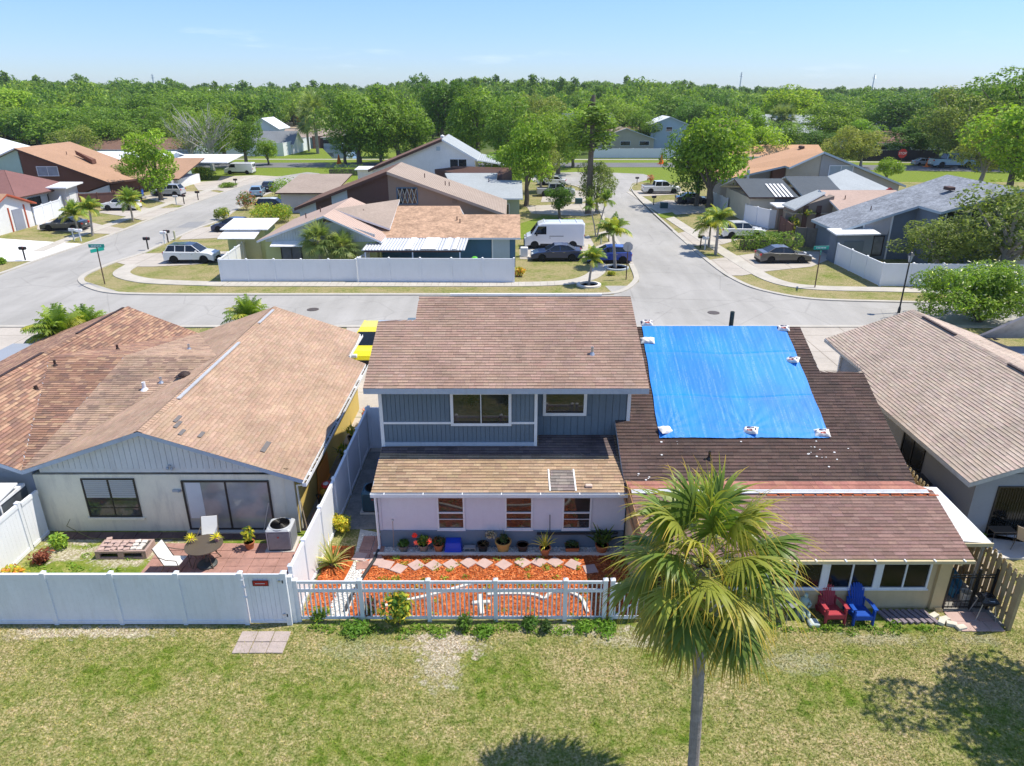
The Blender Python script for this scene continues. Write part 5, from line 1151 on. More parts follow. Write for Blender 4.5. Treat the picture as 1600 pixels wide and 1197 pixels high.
def ac_unit(label, p, rz, c=(.22,.24,.26), group='air conditioning units'):
    m = mat('ac_casing_%d'%int(c[0]*100), c, .55, .4, .08, world=False); t = thing('air_conditioner', label, 'air conditioner', (p[0],p[1],0), rz, group)
    q = MB(); q.box(-.5,.5,-.45,.45,0,.08); q.build('pad', CONC, t, world=False)
    q = MB(); q.bbox(-.40,.40,-.38,.38,.09,.13,.05); q.bbox(-.39,.39,-.37,.37,.13,.82,.06); q.build('body', mat('ac_core',(.05,.055,.06),.7,.3,.1), t, world=False)
    q = MB()
    for k in range(19):
        x = -.33+k*.0367; q.box(x,x+.02,-.40,-.38,.14,.80); q.box(x,x+.02,.38,.40,.14,.80); q.box(-.42,-.40,x,x+.02,.14,.80); q.box(.40,.42,x,x+.02,.14,.80)
    for (x,y) in ((-.4,-.38),(.36,-.38),(-.4,.34),(.36,.34)): q.box(x,x+.04,y-.01,y+.03,.13,.82)
    q.build('louvres', m, t, world=False, kind='stuff')
    q = MB(); q.bbox(-.42,.42,-.40,.40,.82,.90,.05); n = 24; q.lathe([(.32,.905),(.36,.925),(.39,.905)],(0,0,0),n); q.build('top_cover', m, t, world=False)
    q = MB(); q.lathe([(.001,.902),(.32,.903)],(0,0,0),24); o = q.build('fan_well', mat('ac_core',(.05,.055,.06)), t, world=False)
    q = MB()
    for k in range(3):
        a = k*2.09; q.mesh([(.06*cos(a),.06*sin(a),.91),(.30*cos(a-.3),.30*sin(a-.3),.908),(.31*cos(a+.45),.31*sin(a+.45),.925),(.06*cos(a+.9),.06*sin(a+.9),.915)],[(0,1,2,3)])
    q.lathe([(.07,.90),(.07,.93),(.001,.935)],(0,0,0),12); q.build('fan', GALV, t, world=False)
    q = MB()
    for k in range(6): q.lathe([(.06+.05*k,.94),(.066+.05*k,.944),(.072+.05*k,.94)],(0,0,0),20)
    for k in range(6): a = k*pi/6; q.bar((-.34*cos(a),-.34*sin(a),.937),(.34*cos(a),.34*sin(a),.937),.008,.006)
    q.build('fan_guard', BLACK, t, world=False)
    q = MB(); q.lathe([(.001,0),(.02,.0)],(0,0,0),10,axis='Y'); q = MB(); q.box(-.03,.03,-.415,-.405,.6,.66); q.build('badge', mat('red_badge',(.5,.1,.08),.5,.3,.1), t, world=False)
    return t
ac_unit('large grey air conditioner on a pad beside the white fence in the cream house yard', (-7.92,20.6), .04, (.44,.46,.48))
ac_unit('dark teal air conditioner in the shaded alley beside the lavender wall', (-5.15,23.0), 0, (.06,.13,.17))
t = thing('paver_bench', 'low block planter topped with broken pink pavers on the cream house lawn', 'planter', (-13.15,20.2,0), .02)
PB = mat('pinkish_block', (.40,.29,.25), .9, .2, .2, 4)
for (x0,x1,y0,y1,z0,z1) in ((-.85,.85,-.35,-.27,.0,.07),(-.85,.85,-.35,-.27,.24,.32),(-.85,-.70,-.35,-.27,.07,.24),(-.1,.1,-.35,-.27,.07,.24),(.70,.85,-.35,-.27,.07,.24),(-.85,-.77,-.27,.35,0,.32),(.77,.85,-.27,.35,0,.32),(-.77,.77,.27,.35,0,.32)):
    MB().bbox(x0,x1,y0,y1,z0,z1,.008).build('block', PB, t, world=False)
MB().box(-.8,.8,-.3,.3,.24,.30).build('fill', mat('dark_fill',(.08,.07,.06),.9,.2,.2), t, world=False)
for k in range(22):
    x,y = -.68+(k%7)*.21, -.22+(k//7)*.2; q = MB(); q.M = Matrix.Translation((x+random.uniform(-.03,.03),y+random.uniform(-.03,.03),.31))@Matrix.Rotation(random.uniform(-.5,.5),4,'Z')@Matrix.Rotation(random.uniform(-.15,.15),4,'X'); q.bbox(-.09,.09,-.075,.075,0,.05,.01); q.build('broken_paver', M_PAV if k%7 < 5 else EDG, t, world=False)
def hose(label, P, r=.012, m=None):
    setp(MB().path([(*p[:2],p[2] if len(p) > 2 else .05) for p in P], r, 6).build('garden_hose', m or mat('green_hose',(.22,.20,.08),.6,.3,.1)), label, 'hose')
hose('thin garden hose trailing along the foot of the cream wall', [(-15.6,21.35,.6),(-15.75,21.3,.35),(-15.4,21.3,.1),(-14.8,21.0,.05),(-13.6,20.85,.05),(-12.2,20.98,.05),(-11.2,20.95,.06),(-10.6,20.8,.06)])
# cream house side yard clutter
t = thing('orange_board', 'orange plastic panel leaning on the ochre side wall', 'panel', (-7.3,24.6,0)); MB().prism([(-.2,-.9,0),(-.2,.9,0),(.12-.32,.9,1.1),(-.2,-.6,1.1)],(.03,0,0)).build('board', mat('orange_plastic',(.75,.27,.03),.5,.3,.1), t, world=False); MB().bar((-.16,-.9,.02),(-.16,.9,.05),.05,.05).build('edge', mat('orange_plastic',(.75,.27,.03)), t, world=False)
t = thing('tool_cart', 'black wheeled cart with a red and white bag beside the white fence', 'cart', (-6.95,23.1,0)); 
MB().bbox(-.25,.25,-.4,.4,.3,.6,.03).build('tray', BLACK, t, world=False); MB().path([(-.2,-.4,.5),(-.2,-.7,.95),(.2,-.7,.95),(.2,-.4,.5)],.018,6).build('handle', BLACK, t, world=False)
for s in (-1,1): MB().lathe([(.001,-.03),(.14,-.03),(.14,.03),(.001,.03)],(s*.28,.25,.14),14,axis='X').build('wheel', RUBBER, t, world=False)
MB().bbox(-.2,.2,-.2,.3,.6,.85,.06).build('deck', mat('yellow_machine',(.45,.32,.05),.5,.3,.1), t, world=False)
t = thing('product_bag', 'red and white bag lying on the black cart', 'bag', (-6.95,23.15,.86)); MB().blob((0,0,.09),(.2,.26,.1),10,6,.05).build('bag', mat('red_bag',(.6,.04,.03),.5,.3,.1), t, world=False); MB().blob((0,-.05,.14),(.12,.14,.07),10,6,.05).build('print', TRIM, t, world=False)
setp(MB().bbox(-7.25,-6.95,21.9,22.25,.04,.32,.02).build('brick_stack', mat('red_white_block',(.45,.22,.17),.8,.2,.3,8)), 'small stack of bricks on the side path of the cream house', 'bricks')
setp(MB().bar((-7.2,21.2,.05),(-7.5,21.6,1.5),.03,.06).build('wooden_plank', mat('aged_wood',(.30,.24,.17),.9,.2,.2,6)), 'wooden plank leaning on the corner of the cream house', 'plank')
for lab,p,c in (('potted palm halfway down the cream house side path',(-7.1,26.6),GRN+YEL),('potted flowers at the far end of the cream house side path',(-6.8,30.2),GRN+RED),('potted bromeliad beside the ochre wall',(-7.15,28.4),YEL+GRN)):
    pot_plant(lab, p, .2,.3, POTGREY, [strap_leaves(24,(0,0,.3),.7,.06,c,1,1.0),leaf_cloud(60,(.25,.25,.2),(0,0,.6),c,(.04,.08))], group=None)
# wheelie bins
def wheelie_bin(label, p, rz, m, lid=None, group='wheeled bins in the side yards', s=1.0):
    t = thing('wheeled_bin', label, 'bin', (p[0],p[1],0.02), rz, group); t.scale = (s,s,s)
    q = MB(); q.mesh([(-.24,-.26,.06),(.24,-.26,.06),(.24,.26,.06),(-.24,.26,.06),(-.30,-.36,.98),(.30,-.36,.98),(.30,.32,.98),(-.30,.32,.98)],[(3,2,1,0),(4,5,6,7),(0,1,5,4),(1,2,6,5),(2,3,7,6),(3,0,4,7)]); q.box(-.31,.31,-.37,-.33,.93,.98); q.build('body', m, t, world=False)
    q = MB(); q.mesh([(-.32,-.39,.98),(.32,-.39,.98),(.32,.36,.98),(-.32,.36,.98),(-.28,-.33,1.06),(.28,-.33,1.06),(.28,.34,1.10),(-.28,.34,1.10)],[(3,2,1,0),(4,5,6,7),(0,1,5,4),(1,2,6,5),(2,3,7,6),(3,0,4,7)]); l = q.build('lid', lid or m, t, world=False)
    MB().tube((-.26,.40,1.0),(.26,.40,1.0),.02,.02,6).build('handle', BLACK, t, world=False)
    for s_ in (-1,1): MB().lathe([(.001,-.03),(.13,-.03),(.13,.03),(.001,.03)],(s_*.27,.27,.13),14,axis='X').build('wheel', RUBBER, t, world=False)
    return t
BINB = mat('blue_bin_plastic', (.012,.09,.45), .45, .4, .08, world=False); BINK = mat('black_bin_plastic', (.02,.024,.03), .45, .4, .1, world=False); BING = mat('dark_green_bin', (.02,.07,.07), .45,.4,.1, world=False)
wheelie_bin('blue wheeled bin in the alley beside the slate blue wall', (-4.98,24.6), .1, BINB, BINB)
wheelie_bin('black wheeled bin behind the blue bin in the alley', (-4.95,25.5), -.1, BINK)
wheelie_bin('blue wheeled bin between the dog eared fence and grey house', (15.35,22.35), .15, BINB)
wheelie_bin('black wheeled bin farther along the grey house wall', (15.35,23.35), .0, BINK)
t = thing('plastic_basin', 'grey plastic basin on the shaded alley floor', 'basin', (-5.45,24.1,.02), .2); q = MB(); q.mesh([(-.24,-.2,0),(.24,-.2,0),(.24,.2,0),(-.24,.2,0),(-.34,-.28,.32),(.34,-.28,.32),(.34,.28,.32),(-.34,.28,.32),(-.30,-.24,.32),(.30,-.24,.32),(.30,.24,.32),(-.30,.24,.32),(-.2,-.16,.03),(.2,-.16,.03),(.2,.16,.03),(-.2,.16,.03)],[(3,2,1,0),(0,1,5,4),(1,2,6,5),(2,3,7,6),(3,0,4,7),(4,5,9,8),(5,6,10,9),(6,7,11,10),(7,4,8,11),(8,9,13,12),(9,10,14,13),(10,11,15,14),(11,8,12,15),(12,13,14,15)]); q.build('basin_body', mat('grey_basin',(.25,.25,.23),.7,.3,.15), t, world=False); MB().bbox(-.1,.1,-.31,-.28,.26,.31,.01).build('handle', mat('grey_basin',(.25,.25,.23)), t, world=False)

# ---- adirondack chairs
def adirondack(label, p, rz, col, nm):
    m = mat(nm, col, .5, .35, .10, 3, world=False); t = thing('adirondack_chair', label, 'chair', (p[0],p[1],.01), rz)
    for k in range(7):
        u = k-3; x0 = u*.052; x1 = u*.082; h = 1.02-.012*u*u-.004*abs(u)**3*.5
        q = MB(); y0,y1 = .18,.50; z0 = .26; zt = h*.96
        q.prism([(x0-.022,y0,z0),(x0+.022,y0,z0),(x1+.036,y0+(y1-y0)*.8,zt-.06),(x1+.022,y1,zt),(x1-.022,y1,zt),(x1-.036,y0+(y1-y0)*.8,zt-.06)],(0,.025,.01)); q.build('back_slat', m, t, world=False)
    for k in range(6):
        y = -.36+k*.095; z = .40-(y+.36)*.22; q = MB(); q.bbox(-.27,.27,y,y+.085,z-.02,z,.006); q.build('seat_slat', m, t, world=False)
    q = MB(); q.bbox(-.27,.27,-.39,-.36,.24,.40,.008); q.build('seat_front', m, t, world=False)
    for s in (-1,1):
        q = MB(); q.prism([(s*.25,.30,.52),(s*.36,.22,.53),(s*.41,-.05,.56),(s*.40,-.36,.57),(s*.27,-.36,.57),(s*.28,-.05,.56)],(0,0,.028)); q.build('armrest', m, t, world=False)
        q = MB(); q.prism([(s*.28,-.40,0),(s*.28,-.30,0),(s*.28,-.26,.56),(s*.28,-.38,.56)],(s*.05,0,0)); q.build('leg', m, t, world=False)
        q = MB(); q.prism([(s*.26,-.34,.38),(s*.26,-.30,.24),(s*.26,.50,.0),(s*.26,.56,.0),(s*.26,.56,.05),(s*.26,.2,.30)],(s*.03,0,0)); q.build('side_rail', m, t, world=False)
        q = MB(); q.prism([(s*.25,.28,.0),(s*.25,.36,.0),(s*.25,.34,.53),(s*.25,.28,.53)],(s*.04,0,0)); q.build('leg', m, t, world=False)
    q = MB(); q.bar((-.3,.34,.52),(.3,.34,.52),.04,.06); q.bar((-.26,.22,.30),(.26,.22,.30),.03,.06); q.build('back_support', m, t, world=False)
    t.scale = (.92,.95,.98); return t
adirondack('faded red adirondack chair in front of the sunroom windows', (9.50,17.0), .03, (.40,.045,.06), 'faded_red_plastic')
adirondack('blue adirondack chair right of the red one', (10.32,16.95), -.02, (.006,.07,.38), 'cobalt_plastic')
# statue, small metal table, folded pavers
t = thing('garden_statue', 'pale verdigris seated figure statue left of the red chair', 'statue', (8.72,17.1,0)); SM_ = mat('verdigris_stone',(.33,.42,.36),.9,.2,.2,6,world=False)
MB().bbox(-.16,.16,-.16,.16,0,.18,.02).build('plinth', SM_, t, world=False)
q = MB(); q.lathe([(.13,.18),(.15,.28),(.11,.40),(.12,.52),(.14,.60),(.06,.66),(.05,.69)],(0,0,0),12); q.blob((0,-.03,.76),(.065,.07,.085),10,8); q.path([(-.12,0,.58),(-.17,-.08,.45),(-.05,-.15,.40)],.035,6); q.path([(.12,0,.58),(.17,-.08,.45),(.05,-.15,.40)],.035,6); q.path([(-.06,-.05,.28),(-.07,-.26,.27),(-.07,-.28,.05)],.05,6); q.path([(.06,-.05,.28),(.07,-.26,.27),(.07,-.28,.05)],.05,6); q.build('figure', SM_, t, smooth=True, world=False)
setp(MB().bbox(8.75,9.05,16.55,16.85,.01,.12,.03).build('stepping_block', mat('pale_mint_stone',(.5,.56,.54),.9,.2,.1)), 'pale stone block on the ground in front of the statue', 'block')
t = thing('metal_side_table', 'small round grey metal table half hidden by palm fronds', 'table', (8.15,17.0,0)); MB().lathe([(.001,.58),(.30,.58),(.31,.60),(.001,.60)],(0,0,0),24).build('table_top', GALV, t, world=False)
for k in range(3): a = k*2.09+.4; MB().tube((cos(a)*.22,sin(a)*.22,.58),(cos(a)*.28,sin(a)*.28,0),.012,.012,6).build('leg', GALV, t, world=False)
paver_set('leaning_pavers', 'overlapping row of purple grey stone slabs on the ground below the sunroom window', [(11.15+.19*k,16.98,.35) for k in range(8)], mat('purple_grey_slab',(.24,.20,.22),.9,.2,.25,4), (.13,.62), .06, .03)
paver_set('white_stones', 'broken white stones on the grass between the slabs and the gate', [(12.62,17.0,.5),(12.85,16.85,.3),(12.95,16.65,-.3),(13.15,16.5,.2),(12.72,16.75,.9)], mat('white_rubble',(.62,.58,.48),.9,.2,.2,5), (.28,.17), .10, .01)
# black metal gate
t = thing('metal_gate', 'black metal picket gate between the sunroom and the wooden fence', 'gate', (13.08,17.35,0))
for (x0,x1) in ((13.10,13.84),(13.95,14.38)):
    for z in (.10,.32,1.18,1.28): q = MB(); q.bar((x0,17.35,z),(x1,17.35,z),.03,.03); q.build('rail', BLACK, t)
    n = int((x1-x0)/.11)
    for k in range(n+1): q = MB(); x = x0+(x1-x0)*k/n; q.tube((x,17.35,.06),(x,17.35,1.42 if 0 < k < n else 1.34),.009,.009,5); q.build('bar', BLACK, t)
for x in (13.07,13.90,14.42): q = MB(); q.box(x-.03,x+.03,17.32,17.38,0,1.48); q.build('post', BLACK, t)
# grill
t = thing('charcoal_grill', 'square black charcoal grill on four silver legs by the wooden fence', 'grill', (14.06,16.98,.03), -.15)
q = MB(); q.mesh([(-.15,-.15,.52),(.15,-.15,.52),(.15,.15,.52),(-.15,.15,.52),(-.24,-.22,.68),(.24,-.22,.68),(.24,.22,.68),(-.24,.22,.68)],[(3,2,1,0),(0,1,5,4),(1,2,6,5),(2,3,7,6),(3,0,4,7)]); q.build('firebox', BLACK, t, world=False)
q = MB(); q.mesh([(-.25,-.23,.68),(.25,-.23,.68),(.25,.23,.68),(-.25,.23,.68),(-.16,-.14,.80),(.16,-.14,.80),(.16,.14,.80),(-.16,.14,.80)],[(3,2,1,0),(4,5,6,7),(0,1,5,4),(1,2,6,5),(2,3,7,6),(3,0,4,7)]); l = q.build('lid', mat('black_enamel',(.012,.014,.018),.15,.6,.1), t, world=False)
q = MB(); q.path([(-.06,-.2,.76),(-.06,-.26,.78),(.06,-.26,.78),(.06,-.2,.76)],.01,5); h_ = q.build('handle', GALV, None, world=False); adopt(h_, l)
for (x,y) in ((-1,-1),(1,-1),(1,1),(-1,1)): MB().tube((x*.17,y*.15,.58),(x*.28,y*.22,0),.014,.014,6).build('leg', GALV, t, world=False)
q = MB()
for k in range(7): q.bar((-.24,-.18+k*.06,.13),(.24,-.18+k*.06,.13),.008,.008)
q.build('shelf_rack', GALV, t, world=False, kind='stuff')
# things behind the gate
t = thing('blue_kayak_tub', 'long blue tub lying behind the black gate', 'tub', (13.85,18.5,.05), -.25); q = MB(); n=12; P=[]
for k in range(n+1):
    u = k/n*2-1; w = .28*(1-abs(u)**3)+.03; P += [(-w,u*.75,.36),(-w*.7,u*.7,0),(w*.7,u*.7,0),(w,u*.75,.36)]
q.mesh(P,[(4*k+j,4*k+j+1,4*k+j+5,4*k+j+4) for k in range(n) for j in range(3)]); q.build('hull', mat('teal_blue_plastic',(.03,.16,.30),.5,.3,.1), t, world=False); MB().box(-.2,.2,-.6,.6,.1,.13).build('floor', mat('teal_blue_plastic',(.03,.16,.30)), t, world=False)
t = thing('white_bucket', 'white plastic bucket on the tiles behind the black gate', 'bucket', (13.95,17.72,.03)); MB().lathe([(.12,0),(.16,.34),(.17,.35),(.15,.34),(.12,.05)],(0,0,0),16).build('pail', mat('dirty_white_plastic',(.6,.58,.5),.6,.3,.1), t, world=False); MB().path([(-.16,0,.32),(-.1,-.18,.22),(.1,-.18,.22),(.16,0,.32)],.006,5).build('handle', GALV, t, world=False)
# wooden fence with dog-eared boards
t = thing('wooden_fence', 'weathered dog eared board fence with gaps running along the right side yard', 'fence', (14.5,16.5,0)); WD = mat('weathered_fence_wood', (.42,.33,.19), .9, .15, .25, 3, bump=.3, dirt=.4, dirtcol=(.16,.14,.1), world=False)
bm_ = None
yk = 16.55; k = 0
while yk < 26:
    if bm_ is None:
        q = MB(); q.prism([(0,-.07,.05),(0,.07,.05),(0,.07,1.76),(0,.035,1.83),(0,-.035,1.83),(0,-.07,1.76)],(.02,0,0)); bm_ = q.build('board', WD, t, world=False); o = bm_
    else: o = bm_.copy(); COL.objects.link(o); adopt(o, t)
    side = -.03 if k%2 == 0 else .05; o.location = (side+random.uniform(-.004,.004), yk-16.5, random.uniform(-.02,.02)); o.rotation_euler = (random.uniform(-.015,.015),0,random.uniform(-.03,.03)); yk += .118; k += 1
for z in (.35,1.0,1.55): q = MB(); q.box(14.50,14.54,16.5,26,z,z+.09); q.build('rail', WD, t)
for y in (16.47,18.9,21.3,23.7): q = MB(); q.box(14.46,14.56,y-.05,y+.05,0,1.88 if y > 16.5 else 1.95); q.build('post', WD, t)
for yy in (19.2,):
    sling_chair('patio_chair', 'tan sling chair on the concrete patio of the grey house', (17.6,20.35), 2.2, mat('tan_sling',(.55,.46,.38),.7,.3,.05), FRM)
t = thing('patio_side_table', 'dark patio table at the right frame edge near the tan chair', 'table', (17.05,20.9,.06)); MB().bbox(-.4,.4,-.2,.2,.40,.44,.01).build('table_top', FRM, t, world=False)
for (x,y) in ((-.36,-.17),(.36,-.17),(.36,.17),(-.36,.17)): MB().tube((x,y,0),(x,y,.4),.012,.012,5).build('leg', FRM, t, world=False)
shrub('small_plant', 'small green plant in the corner of the grey house patio', (16.55,21.0), .14,.3, GRN, 80, (.03,.05))

# ================================================================ HOUSES ACROSS THE STREET AND BEYOND
def roofmat(name, c, var=.25, scale=1.2, rows=True, stain=None):
    if name in MATS: return MATS[name]
    t = NT(name); v = t.pos(); a = t.noise(v, scale*.25, 4, .6); f = t.noise(t.map(v,(3.2,3.2,7)), 1.0, 3, .7); g = t.noise(v, 9, 2)
    k = t.math('ADD', t.math('MULTIPLY', a, .35), t.math('ADD', t.math('MULTIPLY', f, .45), t.math('MULTIPLY', g, .2)))
    col = t.ramp(k, [(.36, mul(c,1-var)), (.5, c), (.64, mul(c,1+var))])
    if rows:
        w = t.new('ShaderNodeTexWave', wave_type='BANDS', bands_direction='Z'); w.inputs['Scale'].default_value = 5.2; w.inputs['Distortion'].default_value = .4
        t.link(v, w.inputs['Vector']); col = t.mix(1., col, t.ramp(w.outputs['Fac'], [(.1,.78),(.45,1.04)]), 'MULTIPLY')
    t.base(col); return t.done(.95, .15)
R_PINK = roofmat('pinkish_tan_shingle_roof', (.47,.35,.29), .12)
R_ORNG = roofmat('orange_blend_shingle_roof', (.46,.30,.20), .45, 4)
R_TAN = roofmat('grey_tan_shingle_roof', (.36,.29,.24), .15)
R_BRN = roofmat('brown_shingle_roof', (.20,.12,.09), .2)
R_BTAN = roofmat('warm_brown_shingle_roof', (.42,.26,.17), .14)
R_MAR = roofmat('maroon_shingle_roof', (.23,.12,.11), .12)
R_GREY = roofmat('mid_grey_shingle_roof', (.22,.235,.25), .16)
R_LGREY = roofmat('light_grey_shingle_roof', (.38,.41,.42), .12)
R_DGREY = roofmat('charcoal_shingle_roof', (.10,.115,.13), .14)
R_BLEND = roofmat('blotchy_grey_shingle_roof', (.26,.28,.31), .5, 3)
R_WHITE = roofmat('white_metal_roof', (.72,.74,.76), .06, 1, False)
R_ORANGE = roofmat('orange_tan_roof', (.55,.33,.20), .12)
WL = lambda n,c: mat('wall_'+n, c, .85, .2, .07, .8, dirt=.15, dirtcol=mul(c,.7))
W_LIME = WL('lime', (.50,.53,.24)); W_WHT = WL('white', (.74,.74,.73)); W_BRN = WL('brown', (.115,.07,.06)); W_TAUPE = WL('taupe', (.27,.22,.18))
W_BEIGE = WL('beige', (.50,.44,.34)); W_BLUE = WL('steel_blue', (.075,.16,.26)); W_LBLUE = WL('light_blue_grey', (.42,.50,.56)); W_GREYB = WL('slate', (.16,.195,.24)); W_MINT = WL('mint', (.42,.58,.50)); W_RED = WL('red', (.28,.03,.035)); W_GREY = WL('grey', (.36,.35,.34)); W_CRM = WL('cream', (.58,.54,.44)); W_SHED = WL('mauve_grey', (.50,.48,.50)); W_RUST = WL('chestnut', (.17,.085,.06))
T_DARK = mat('dark_brown_fascia', (.10,.055,.045), .7, .3, .1)
def slope(t, pts, m, trim=None, th=.16):
    P,n,u,v = plane_frame(pts); q = MB(); N = len(P)
    q.face(P); q.mi = 1; q.face([p-Vector((0,0,th)) for p in P][::-1])
    for i in range(N): a,c = P[i],P[(i+1)%N]; q.face([a-Vector((0,0,th)),c-Vector((0,0,th)),c,a])
    return q.build('roof_slope', [m, trim or TRIM], t)
def wallp(t, pts, d, m, name='wall'):
    return MB().prism(pts, d).build(name, m, t)
def gable(t, x0, x1, y0, y1, zw, zr, axis, m, wm, over=.45, frac=.5, trim=None, wallmats=None):
    if axis == 'y':
        xr = x0+(x1-x0)*frac; sl_ = (zr-zw)/(xr-x0); sr = (zr-zw)/(x1-xr)
        slope(t, [(x0-over,y0-over,zw-sl_*over),(xr,y0-over,zr),(xr,y1+over,zr),(x0-over,y1+over,zw-sl_*over)], m, trim)
        slope(t, [(xr+.004,y0-over,zr),(x1+over,y0-over,zw-sr*over),(x1+over,y1+over,zw-sr*over),(xr+.004,y1+over,zr)], m, trim)
        wallp(t, [(x0,y0,0),(x1,y0,0),(x1,y0,zw-.17),(xr,y0,zr-.17),(x0,y0,zw-.17)], (0,y1-y0,0), wm)
    else:
        yr = y0+(y1-y0)*frac; sl_ = (zr-zw)/(yr-y0); sr = (zr-zw)/(y1-yr)
        slope(t, [(x0-over,y0-over,zw-sl_*over),(x1+over,y0-over,zw-sl_*over),(x1+over,yr,zr),(x0-over,yr,zr)], m, trim)
        slope(t, [(x0-over,yr+.004,zr),(x1+over,yr+.004,zr),(x1+over,y1+over,zw-sr*over),(x0-over,y1+over,zw-sr*over)], m, trim)
        wallp(t, [(x0,y0,0),(x0,y0,zw-.17),(x0,yr,zr-.17),(x0,y1,zw-.17),(x0,y1,0)], (x1-x0,0,0), wm)
def win(t, x0, x1, z0, z1, y, fm=None, gm=None, mull=1, name='window'):
    q = MB(); frame_rect(q,x0,x1,z0,z1,y,.09,.07)
    for k in range(mull): x = x0+(x1-x0)*(k+1)/(mull+1); q.box(x-.03,x+.03,y-.05,y,z0+.09,z1-.09)
    f = q.build(name, fm or TRIM, t); g = MB(); g.box(x0+.09,x1-.09,y-.03,y-.01,z0+.09,z1-.09); sub(g,'pane',gm or GLASS,f,t); return f
def winx(t, y0, y1, z0, z1, x, d=1, fm=None, gm=None):
    q = MB(); frame_rect(q,y0,y1,z0,z1,x if d < 0 else x+.07,.09,.07,'y'); f = q.build('window', fm or TRIM, t)
    g = MB(); g.box(x+d*.01,x+d*.03,y0+.09,y1-.09,z0+.09,z1-.09); sub(g,'pane',gm or GLASS,f,t); return f
def pipe(t, x, y, z, m=None): MB().tube((x,y,z-.1),(x,y,z+.35),.05,.05,8).build('vent_pipe', m or T_DARK, t)

# -- lime and blue duplex behind the white corner fence
t = thing('lime_green_house', 'lime green stucco house end with pinkish tan gable roof and white door awning', 'house', (-17,65,0))
gable(t, -21.0,-11.5,60.3,70.4,3.05,4.95,'y',R_PINK,W_LIME,.5,.56)
q = MB(); board_wall(q,'x',60.3,-20.9,-11.6,2.72,4.7,.24,.02,.05,-1,ztop=lambda x: max(2.73,4.7-.33*abs(x+15.7))); q.build('gable_siding', WL('pale_grey_green',(.50,.56,.56)), t, kind='stuff')
MB().prism([(-16.5,60.2,4.35),(-14.9,60.2,4.35),(-15.7,60.2,4.62)],(0,.05,0)).build('gable_louvre', T_DARK, t)
win(t,-19.7,-17.9,.2,2.3,60.3,DARKFR,glassmat('door_glass_grey',(.10,.12,.14),.1,.2),1,'sliding_door')
MB().prism([(-20.3,59.4,2.45),(-17.6,59.4,2.45),(-17.6,60.28,2.75),(-20.3,60.28,2.75)],(0,0,.05)).build('door_awning', M_WHMET, t)
slope(t,[(-15.7,63.6,4.95),(-10.8,70.0,4.9),(-10.8,63.2,3.3)],R_TAN)
for (x,y,z) in ((-17.5,66,4.4),(-18.6,65,4.0),(-13.4,65.2,4.3)): pipe(t,x,y,z)
s_ = thing('garden_shed', 'lime green garden shed with white awning roofs behind the corner fence', 'shed', (-24.2,66,0))
MB().box(-26.0,-22.5,65.0,68.0,0,2.9).build('wall', W_LIME, s_); MB().box(-25.2,-23.0,64.95,65.0,0,2.3).build('door', WL('pale_lime',(.55,.55,.33)), s_)
MB().prism([(-26.4,64.6,2.9),(-22.1,64.6,2.9),(-22.1,68.3,3.3),(-26.4,68.3,3.3)],(0,0,.08)).build('roof', M_WHMET, s_)
MB().prism([(-26.3,63.5,2.3),(-23.0,63.5,2.3),(-22.8,64.9,2.8),(-26.1,64.9,2.8)],(0,0,.06)).build('awning', M_WHMET, s_)
t = thing('steel_blue_house', 'steel blue house half with mottled orange shingle roof and corrugated patio cover', 'house', (-5,67,0))
slope(t,[(-12.4,62.0,2.72),(.75,62.0,2.72),(.75,66.6,4.0),(-4.55,66.6,4.0),(-4.95,68.4,4.5),(-12.0,68.4,4.5)],R_ORNG)
slope(t,[(-12.0,68.41,4.5),(-4.95,68.41,4.5),(-4.95,75,2.6),(-12.0,75,2.6)],R_ORNG); slope(t,[(-4.9,66.61,4.0),(.75,66.61,4.0),(.75,73,2.6),(-4.9,73,2.6)],R_ORNG)
MB().box(-12.0,.3,62.6,73,0,2.6).build('wall', W_BLUE, t); MB().box(-1.7,-.2,62.5,62.6,0,2.6).build('door_panel', W_LBLUE, t); MB().box(-1.78,-1.66,62.44,62.6,0,2.6).build('door_trim', TRIM, t)
q = MB()
for k in range(34): x = -12.4+k*.25; q.prism([(x,58.2,2.42),(x+.12,58.2,2.49),(x+.24,58.2,2.42),(x+.24,58.2,2.38),(x,58.2,2.38)],(.12 if k > 30 else .1,3.7,.25))
q.build('patio_cover', M_ALU, t, kind='stuff')
for (x0,x1) in ((-7.5,-6.3),(-5.6,-5.3),(-4.9,-4.6),(-8.8,-8.3)): MB().prism([(x0,58.15,2.52),(x1,58.15,2.52),(x1+.1,61.7,2.78),(x0+.1,61.7,2.78)],(0,0,.02)).build('clear_panel', M_WHMET, t)
MB().box(-12.2,-4.2,58.2,58.26,2.26,2.40).build('cover_beam', T_DARK, t)
for x in (-12.1,-8.2,-4.3): MB().box(x-.05,x+.05,58.2,58.3,0,2.3).build('post', TRIM, t)
pipe(t,-4.7,64.9,3.5); pipe(t,-5.0,65.4,3.65)
far_fence('long white privacy fence round the lime and blue houses at the corner', [(-23.9,57.35),(-12.75,57.35)], 1.85)
far_fence('taller run of white fence in front of the patio cover', [(-12.55,57.2),(.15,57.0)], 2.0)
far_fence('white fence running back from the street corner beside the lime shed', [(-23.95,57.6),(-24.6,66.5)], 1.85)
far_fence('short white fence return at the patio cover', [(-12.6,57.5),(-12.2,60.2)], 1.95)
t = thing('toy_car', 'small green ride on toy seen over the white fence', 'toy', (-3.2,61.2,0)); MB().bbox(-3.6,-2.8,60.9,61.5,.3,.95,.1).build('body', mat('toy_green',(.12,.5,.05),.4,.4,.05), t); MB().bbox(-3.5,-3.0,60.95,61.45,.95,1.25,.1).build('cab', mat('toy_green',(.12,.5,.05)), t)
